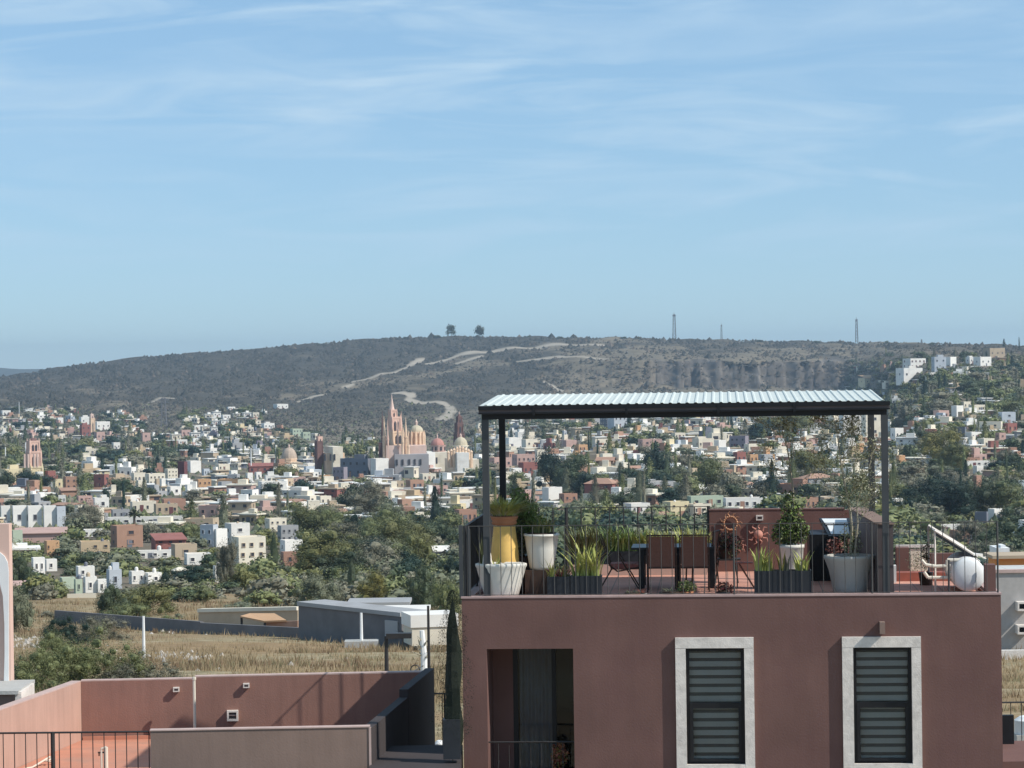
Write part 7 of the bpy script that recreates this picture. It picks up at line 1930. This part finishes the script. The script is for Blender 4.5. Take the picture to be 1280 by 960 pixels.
t.part('trunk', mb, M['palebark']); V_, mi_ = tip_leaves(tips, 2200, .036, .08, 3, (bu, bv, ZFL)); add('foliage', quads_mesh('foliage', V_, mi_), [LEAF['gold'], LEAF['olive'], LEAF['pale']], t.e)
mb = MB(); mb.lathe([(.15, 0), (.2, .4)], (bu, bv, ZFL), 20); t.part('pot', mb, M['wood'])
# big grey pot with the airy tree
bu, bv = U(1062, .85, 720), .85; hz = Z(1062, 694, .85) - ZFL
t = Thing('large_pot_tree', 'big grey concrete pot with an airy pale-leaved tree', 'potted tree', (bu, bv, ZFL))
mb = MB(); mb.lathe([(.25, 0), (.27, .02), (.29, hz * .2), (.345, hz * .62), (.405, hz * .88), (.425, hz * .94), (.425, hz), (.40, hz + .004), (.39, hz - .06), (.37, hz - .08)], (bu, bv, ZFL), 40); t.part('pot', mb, M['pot_grey'], smooth=True)
mb = MB(); mb.lathe([(.38, hz - .06), (.36, hz - .05)], (bu, bv, ZFL), 24); t.part('soil', mb, M['cap'])
pts = [(1063, 694), (1065, 660), (1063, 640), (1060, 622), (1055, 600), (1051, 575), (1048, 550), (1044, 528), (1041, 516)]
P3 = [(FU(x, y, bv)[0], bv + .02 * i, FU(x, y, bv)[1]) for i, (x, y) in enumerate(pts)]
mb = MB(); mb.path(P3, [.026, .024, .021, .018, .015, .012, .009, .006, .004], 7)
P4 = [(FU(x, y, bv)[0], bv - .05, FU(x, y, bv)[1]) for x, y in [(1068, 694), (1072, 655), (1071, 630), (1078, 605), (1086, 585)]]; mb.path(P4, [.02, .016, .012, .008, .004], 6)
tips = []; rs = random.Random(9)
for i in range(2, 8):
    for sg in range(3):
        b0 = Vector(P3[i]); b2, tp = branchy(180 + i * 5 + sg, b0, b0 + Vector((rs.uniform(-.36, .36), rs.uniform(-.25, .25), rs.uniform(.08, .26) if i < 7 else .06)) * (1 if i < 6 else .6), .0075, 2, .65); tips += tp; mb.raw(b2.v, b2.f)
for i in range(1, 5):
    b0 = Vector(P4[i]); b2, tp = branchy(280 + i, b0, b0 + Vector((rs.uniform(-.1, .35), rs.uniform(-.2, .2), .2)), .007, 2, .6); tips += tp; mb.raw(b2.v, b2.f)
t.part('trunk', mb, M['palebark']); V_, mi_ = tip_leaves(tips, 6500, .036, .085, 5, (bu, bv, ZFL)); add('foliage', quads_mesh('foliage', V_, mi_), [LEAF['pale'], LEAF['olive'], LEAF['sage']], t.e)
leaf_cloud('undergrowth', (.02, 0, hz + .22), (.42, .35, .6), 700, .035, [LEAF['pale'], LEAF['sage'], LEAF['mid']], seed=90, parent=t.e)
leaf_cloud('flowers', (-.24, -.05, hz + .16), (.34, .25, .3), 380, .05, [LEAF['blade_red'], M['pinkclay'], M['wood']], seed=91, parent=t.e)

# ------------------------------------------------------------------ partition, dark shed with the skylight
def poly_wall(t, name, uv, z0, z1s, m_):
    n = len(uv); mb = MB(); mb.raw([(a, b, z0) for a, b in uv] + [(a, b, z) for (a, b), z in zip(uv, z1s)], [tuple(range(n))[::-1], tuple(range(n, 2 * n))] + [(k, (k + 1) % n, (k + 1) % n + n, k + n) for k in range(n)]); return t.part(name, mb, m_)
zp = Z(1105, 656, .3)
t = Thing('partition_wall', 'dark brown partition wall with a pale sloping top beside the big grey pot', 'wall', (U(1097, .3, 700), .3, ZFL))
uv = [(U(1097, .3, 700), .3), (U(1117, .3, 700), .3), (U(1080, 4.6, 650), 4.6), (U(1062, 4.6, 650), 4.6)]
poly_wall(t, 'wall', uv, ZFL, [zp, zp, zp + .03, zp + .03], M['gutter'])
uv2 = [(uv[0][0] - .02, .28), (uv[1][0] + .02, .28), (uv[2][0] + .02, 4.62), (uv[3][0] - .02, 4.62)]
n = 4; mb = MB(); zz = [zp, zp, zp + .03, zp + .03]; mb.raw([(a, b, z + .002) for (a, b), z in zip(uv2, zz)] + [(a, b, z + .025) for (a, b), z in zip(uv2, zz)], [(3, 2, 1, 0), (4, 5, 6, 7), (0, 1, 5, 4), (1, 2, 6, 5), (2, 3, 7, 6), (3, 0, 4, 7)]); t.part('coping', mb, M['taupe'])
t = Thing('storage_shed', 'black storage shed with a sloping white skylight roof behind the big grey pot', 'shed', (U(1018, 3.4, 700), 3.4, ZFL))
mb = MB(); mb.box(U(1012, 3.6, 700), U(1060, 3.6, 700), 3.6, 4.9, ZFL, Z(1030, 668, 3.6)); t.part('wall', mb, M['black'])
def sheet(t, nm, pts, th, m_):
    q = [(*[FU(x, y, v)[0]], v, FU(x, y, v)[1]) for x, y, v in pts]; mb = MB(); n = len(q); mb.raw(q + [(a, b, c - th) for a, b, c in q], [tuple(range(n)), tuple(range(n, 2 * n))[::-1]] + [(k, k + n, (k + 1) % n + n, (k + 1) % n) for k in range(n)]); return t.part(nm, mb, m_)
sheet(t, 'roof', [(1036, 670, 3.5), (1066, 670, 3.5), (1062, 647.5, 4.9), (1024, 647.5, 4.9)], .05, M['black'])
sheet(t, 'skylight', [(1039, 668, 3.6), (1062, 668, 3.6), (1060, 657.5, 4.2), (1034, 657.5, 4.2)], -.012, M['frost']); sheet(t, 'skylight', [(1032, 655.5, 4.3), (1060, 655.5, 4.3), (1058, 649, 4.8), (1027, 649, 4.8)], -.012, M['frost'])

# ------------------------------------------------------------------ right end: solar water heater
tu, tv, tz = U(1211, .75, 719), .75, Z(1211, 719, .75)
t = Thing('solar_heater', 'solar water heater with a white round tank end and a sloping collector', 'solar heater', (tu, tv, ZFL))
mb = MB(); r = .28; N_ = 28
pf = [(r * math.sin(a * math.pi / 2 / 7), -.10 * math.cos(a * math.pi / 2 / 7)) for a in range(8)]
vs = []; 
for rr, yy_ in [(max(.002, a), b) for a, b in pf] + [(r, .02), (r, 1.45)]:
    for k in range(N_): a = 2 * math.pi * k / N_; vs.append((tu + rr * math.cos(a), tv + .1 + yy_, tz + rr * math.sin(a)))
m_ = len(pf) + 2; mb.raw(vs, [(i * N_ + k, i * N_ + (k + 1) % N_, (i + 1) * N_ + (k + 1) % N_, (i + 1) * N_ + k) for i in range(m_ - 1) for k in range(N_)] + [tuple(range((m_ - 1) * N_, m_ * N_))]); t.part('tank', mb, M['white'], smooth=True)
mb = MB()
for x0, y0, x1, y1, v in ((1186, 742, 1186, 700, .7), (1232, 742, 1232, 705, .7)):
    a = FU(x0, y0, v); b = FU(x1, y1, v); mb.bar((a[0], v, ZFL), (b[0], v, b[1]), .018, n=5)
t.part('stand', mb, M['post'])
for pl in ([(1152, 700), (1157, 706), (1170, 708), (1188, 707)], [(1155, 715), (1160, 722), (1175, 722), (1190, 722)], [(1184, 700), (1184, 716), (1191, 718)], [(1184, 700), (1200, 700)]):
    mb = MB(); q = [(FU(x, y, 1.0)[0], 1.0, FU(x, y, 1.0)[1]) for x, y in pl]; mb.path(q, [.03] * len(q), 8); t.part('pipe', mb, M['pipe'])
q = [FU(1166, 662, 1.6), FU(1214, 691, 1.6)]; mb = MB()
a, b = q; mb.raw([(a[0], 1.2, a[1]), (b[0], 1.2, b[1]), (b[0], 2.6, b[1]), (a[0], 2.6, a[1])] + [(a[0], 1.2, a[1] - .07), (b[0], 1.2, b[1] - .07), (b[0], 2.6, b[1] - .07), (a[0], 2.6, a[1] - .07)], [(0, 1, 2, 3), (7, 6, 5, 4), (0, 4, 5, 1), (1, 5, 6, 2), (2, 6, 7, 3), (3, 7, 4, 0)]); t.part('collector', mb, M['collector'])
mb = MB()
for v in (1.19, 2.61): mb.bar((a[0], v, a[1] + .01), (b[0], v, b[1] + .01), .022, n=4)
mb.bar((a[0], 1.2, a[1]), (a[0], 1.2, ZFL), .018, n=4); mb.bar((a[0], 2.6, a[1]), (a[0], 2.6, ZFL), .018, n=4); t.part('collector_frame', mb, M['stone'])
# low things behind
def bx_px(name, label, cat, x0, x1, y0, y1, v0, v1, m_, base=None, group=None):
    a, b = U(x0, v0, y1), U(x1, v0, y1); z0 = Z(x0, y1, v0) if base is None else base; mb = MB(); mb.box(a, b, v0, v1, z0, Z(x0, y0, v0)); return single(name, mb, m_, label, cat, (a, v0, z0), group)
bx_px('chimney', 'short plum rendered chimney block right of the partition wall', 'chimney', 1121, 1137, 685, 716, 4.6, 5.0, M['facade'], ZFL)
bx_px('low_wall', 'low plum wall across the back of the heater corner', 'wall', 1160, 1214, 692, 712, 5.0, 5.2, M['facade'], ZFL)
bx_px('terrace_step', 'low reddish step across the heater corner', 'step', 1118, 1212, 716, 724, 3.4, 3.75, M['redwood'], ZFL)
bx_px('utility_box', 'brown utility box beside the railing end post', 'box', 1232, 1245, 706, 743, .3, .6, M['facade'], ZFL)
t = Thing('white_shutter', 'whitish slatted screen behind the chimney block', 'screen', (U(1138, 5, 700), 5.0, ZFL)); mb = MB(); mb.box(U(1138, 5, 700), U(1160, 5, 700), 5.0, 5.04, ZFL, Z(1140, 686, 5)); t.part('panel', mb, HM['cream']); mb = MB(); mb.box(U(1120, 5, 683), U(1168, 5, 683), 4.98, 5.06, Z(1140, 684.5, 5), Z(1140, 681, 5)); t.part('rail', mb, M['stone'])
bu = U(1147, 4.2, 700); t = Thing('potted_bush', 'greyish dry bush in front of the slatted screen', 'shrub', (bu, 4.2, ZFL)); leaf_cloud('foliage', (0, 0, .28), (.42, .3, .5), 700, .03, [LEAF['sage'], LEAF['pale'], LEAF['grey']], seed=95, parent=t.e); mb = MB(); mb.lathe([(.1, 0), (.13, .1)], (bu, 4.2, ZFL), 12); t.part('pot', mb, M['terracotta'])
bu = U(1157, 2.6, 690); t = Thing('potted_bush', 'dark shaggy plant under the high end of the collector', 'shrub', (bu, 2.6, ZFL)); leaf_cloud('foliage', (0, 0, .5), (.2, .2, .6), 500, .035, [LEAF['dark'], M['wood']], seed=96, parent=t.e); mb = MB(); mb.lathe([(.1, 0), (.13, .22)], (bu, 2.6, ZFL), 12); t.part('pot', mb, M['wood'])
bx_px('small_cube', 'small white box standing beside the chimney block', 'box', 1116, 1120.5, 707, 722, 3.0, 3.2, M['white'], ZFL)

# ================================================================== beyond the right end of the facade
DC = 168.0; KC = DC / FPX
t = Thing('concrete_building', 'bare pale concrete building with two square vents beside the facade', 'building', tuple(PT(1270, 815, DC)), frame='w')
a = PT(1246, 818, DC); b = PT(1420, 716, DC); zt_ = PT(1262, 716, DC).z
mb = MB(); mb.box(a.x, b.x, a.y, a.y + 6, a.z - 2, zt_); t.part('wall', mb, tile_mat('concrete_panels', (.56, .55, .51), (.52, .51, .48), (.40, .38, .36), 3.3, 2.6, .03, .9))
mb = MB(); mb.box(a.x - .1, b.x, a.y - .12, a.y + .4, zt_ + .004, zt_ + .2); t.part('coping', mb, M['cap'])
for y in (757, 786):
    p = PT(1275, y, DC); mb = MB(); mb.holes(p.x - .30, p.x + .45, p.z - .26, p.z + .29, p.y - .85, p.y - .003, [(p.x - .2, p.x + .35, p.z - .15, p.z + .18)]); o = t.part('vent', mb, M['stone']); mb = MB(); mb.box(p.x - .2, p.x + .35, p.y - .35, p.y - .3, p.z - .15, p.z + .18); t.part('vent_dark', mb, M['black'], o)
t = Thing('orange_house', 'long low orange wall with a pale roof edge beyond the concrete building', 'house', tuple(PT(1262, 716, 190)), frame='w')
a = PT(1245, 716, 190); b = PT(1440, 696, 190); mb = MB(); mb.box(a.x, b.x, a.y, a.y + 3, PT(1262, 770, 190).z, PT(1262, 698, 190).z); t.part('wall', mb, M['orange']); mb = MB(); mb.box(a.x - .3, b.x, a.y - .4, a.y + 3.2, PT(1262, 698, 190).z + .004, PT(1262, 694, 190).z); t.part('roof', mb, HM['tan'])
mb = MB(); a = PT(1246, 690, 200); mb.box(a.x, PT(1262, 690, 200).x, a.y, a.y + 3, PT(1255, 720, 200).z, PT(1255, 685, 200).z); mb.box(PT(1252, 690, 200).x, PT(1258, 690, 200).x, a.y + .3, a.y + 2, PT(1255, 685, 200).z - .1, PT(1255, 682, 200).z); single('white_parapet_block', mb, M['white'], 'stepped white parapet block behind the orange wall', 'wall', (a.x, a.y, a.z), frame='w')
mb = MB(); a, b = PT(1244, 824, 158), PT(1440, 824, 158); mb.box(a.x, b.x, a.y, a.y + .4, a.z - .6, PT(1262, 813, 158).z); single('garden_wall', mb, M['stone'], 'pale low garden wall at the foot of the concrete building', 'wall', (a.x, a.y, a.z), frame='w')
a, b = PT(1250, 952.5, 50), PT(1400, 952.5, 50); mb = MB(); mb.box(a.x, b.x, 47.302, 51, -13, a.z); single('yard_slab', mb, M['concrete'], 'concrete yard slab under the short railing beyond the facade', 'slab', (a.x, 47.302, -13), frame='w')
railing('railing', 'short thin railing at the lower edge beyond the facade', PT(1250, 879, 50), PT(1330, 877, 50), PT(1262, 878, 50).z, PT(1262, 952, 50).z, .17, posts=(0,))
a = PT(1252, 950, 47); b = PT(1266, 893, 47); mb = MB(); mb.box(a.x, b.x, 46.9, 47, a.z - .1, b.z); t = Thing('metal_gate', 'narrow black metal gate beyond the end of the facade', 'gate', (a.x, 46.9, a.z), frame='w'); t.part('panel', mb, M['black']); mb = MB(); mb.bar((a.x + .04, 46.86, a.z + .25), (b.x - .04, 46.86, a.z + .25), .01); mb.bar((b.x - .04, 46.86, a.z + .25), (b.x - .04, 46.86, a.z), .01); t.part('handle', mb, M['post'])
a, b = PT(1250, 951, 45), PT(1400, 951, 45); mb = MB(); mb.box(a.x, b.x, 44.9, 47.3, -13, a.z); single('yard_wall', mb, M['facade'], 'plum yard wall along the bottom edge beyond the facade', 'wall', (a.x, 44.9, -13), frame='w')
# white parked vehicle seen at the edge, and one in the alley
for x0, x1, y0, y1, d, lb in ((543, 556, 925, 942, 55, 'small white water tank glimpsed at the end of the dark alley'), (1268, 1300, 894, 917, 58, 'white water tank at the picture edge beyond the black gate')):
    a, b = PT(x0, y1, d), PT(x1, y0, d); t = Thing('water_tank', lb, 'water tank', tuple(a), frame='w'); w_ = (b.x - a.x) / 2; h_ = b.z - a.z
    mb = MB(); mb.lathe([(w_, 0), (w_, h_ * .75), (w_ * .6, h_ * .95), (w_ * .3, h_)], ((a.x + b.x) / 2, a.y, a.z), 20); t.part('tank', mb, M['white'])
    mb = MB(); mb.box(a.x, b.x, a.y - w_, a.y + w_, -13, a.z - .003); t.part('base', mb, M['concrete'])

# ------------------------------------------------------------------ the air
mb = MB(); mb.box(-6500, 6500, -120, 10600, -176, 84)
hz_ = add('haze', mb.mesh('haze'), None) if False else None
me = mb.mesh('haze'); hm_ = bpy.data.materials.new('haze'); hm_.use_nodes = True; tt = hm_.node_tree; tt.nodes.clear()
oo = tt.nodes.new('ShaderNodeOutputMaterial'); pv = tt.nodes.new('ShaderNodeVolumePrincipled'); pv.inputs['Color'].default_value = (.66, .84, 1.0, 1); pv.inputs['Density'].default_value = HAZE; pv.inputs['Anisotropy'].default_value = 0.3
tt.links.new(pv.outputs[0], oo.inputs['Volume'])
tag(add('haze', me, hm_), kind='stuff')
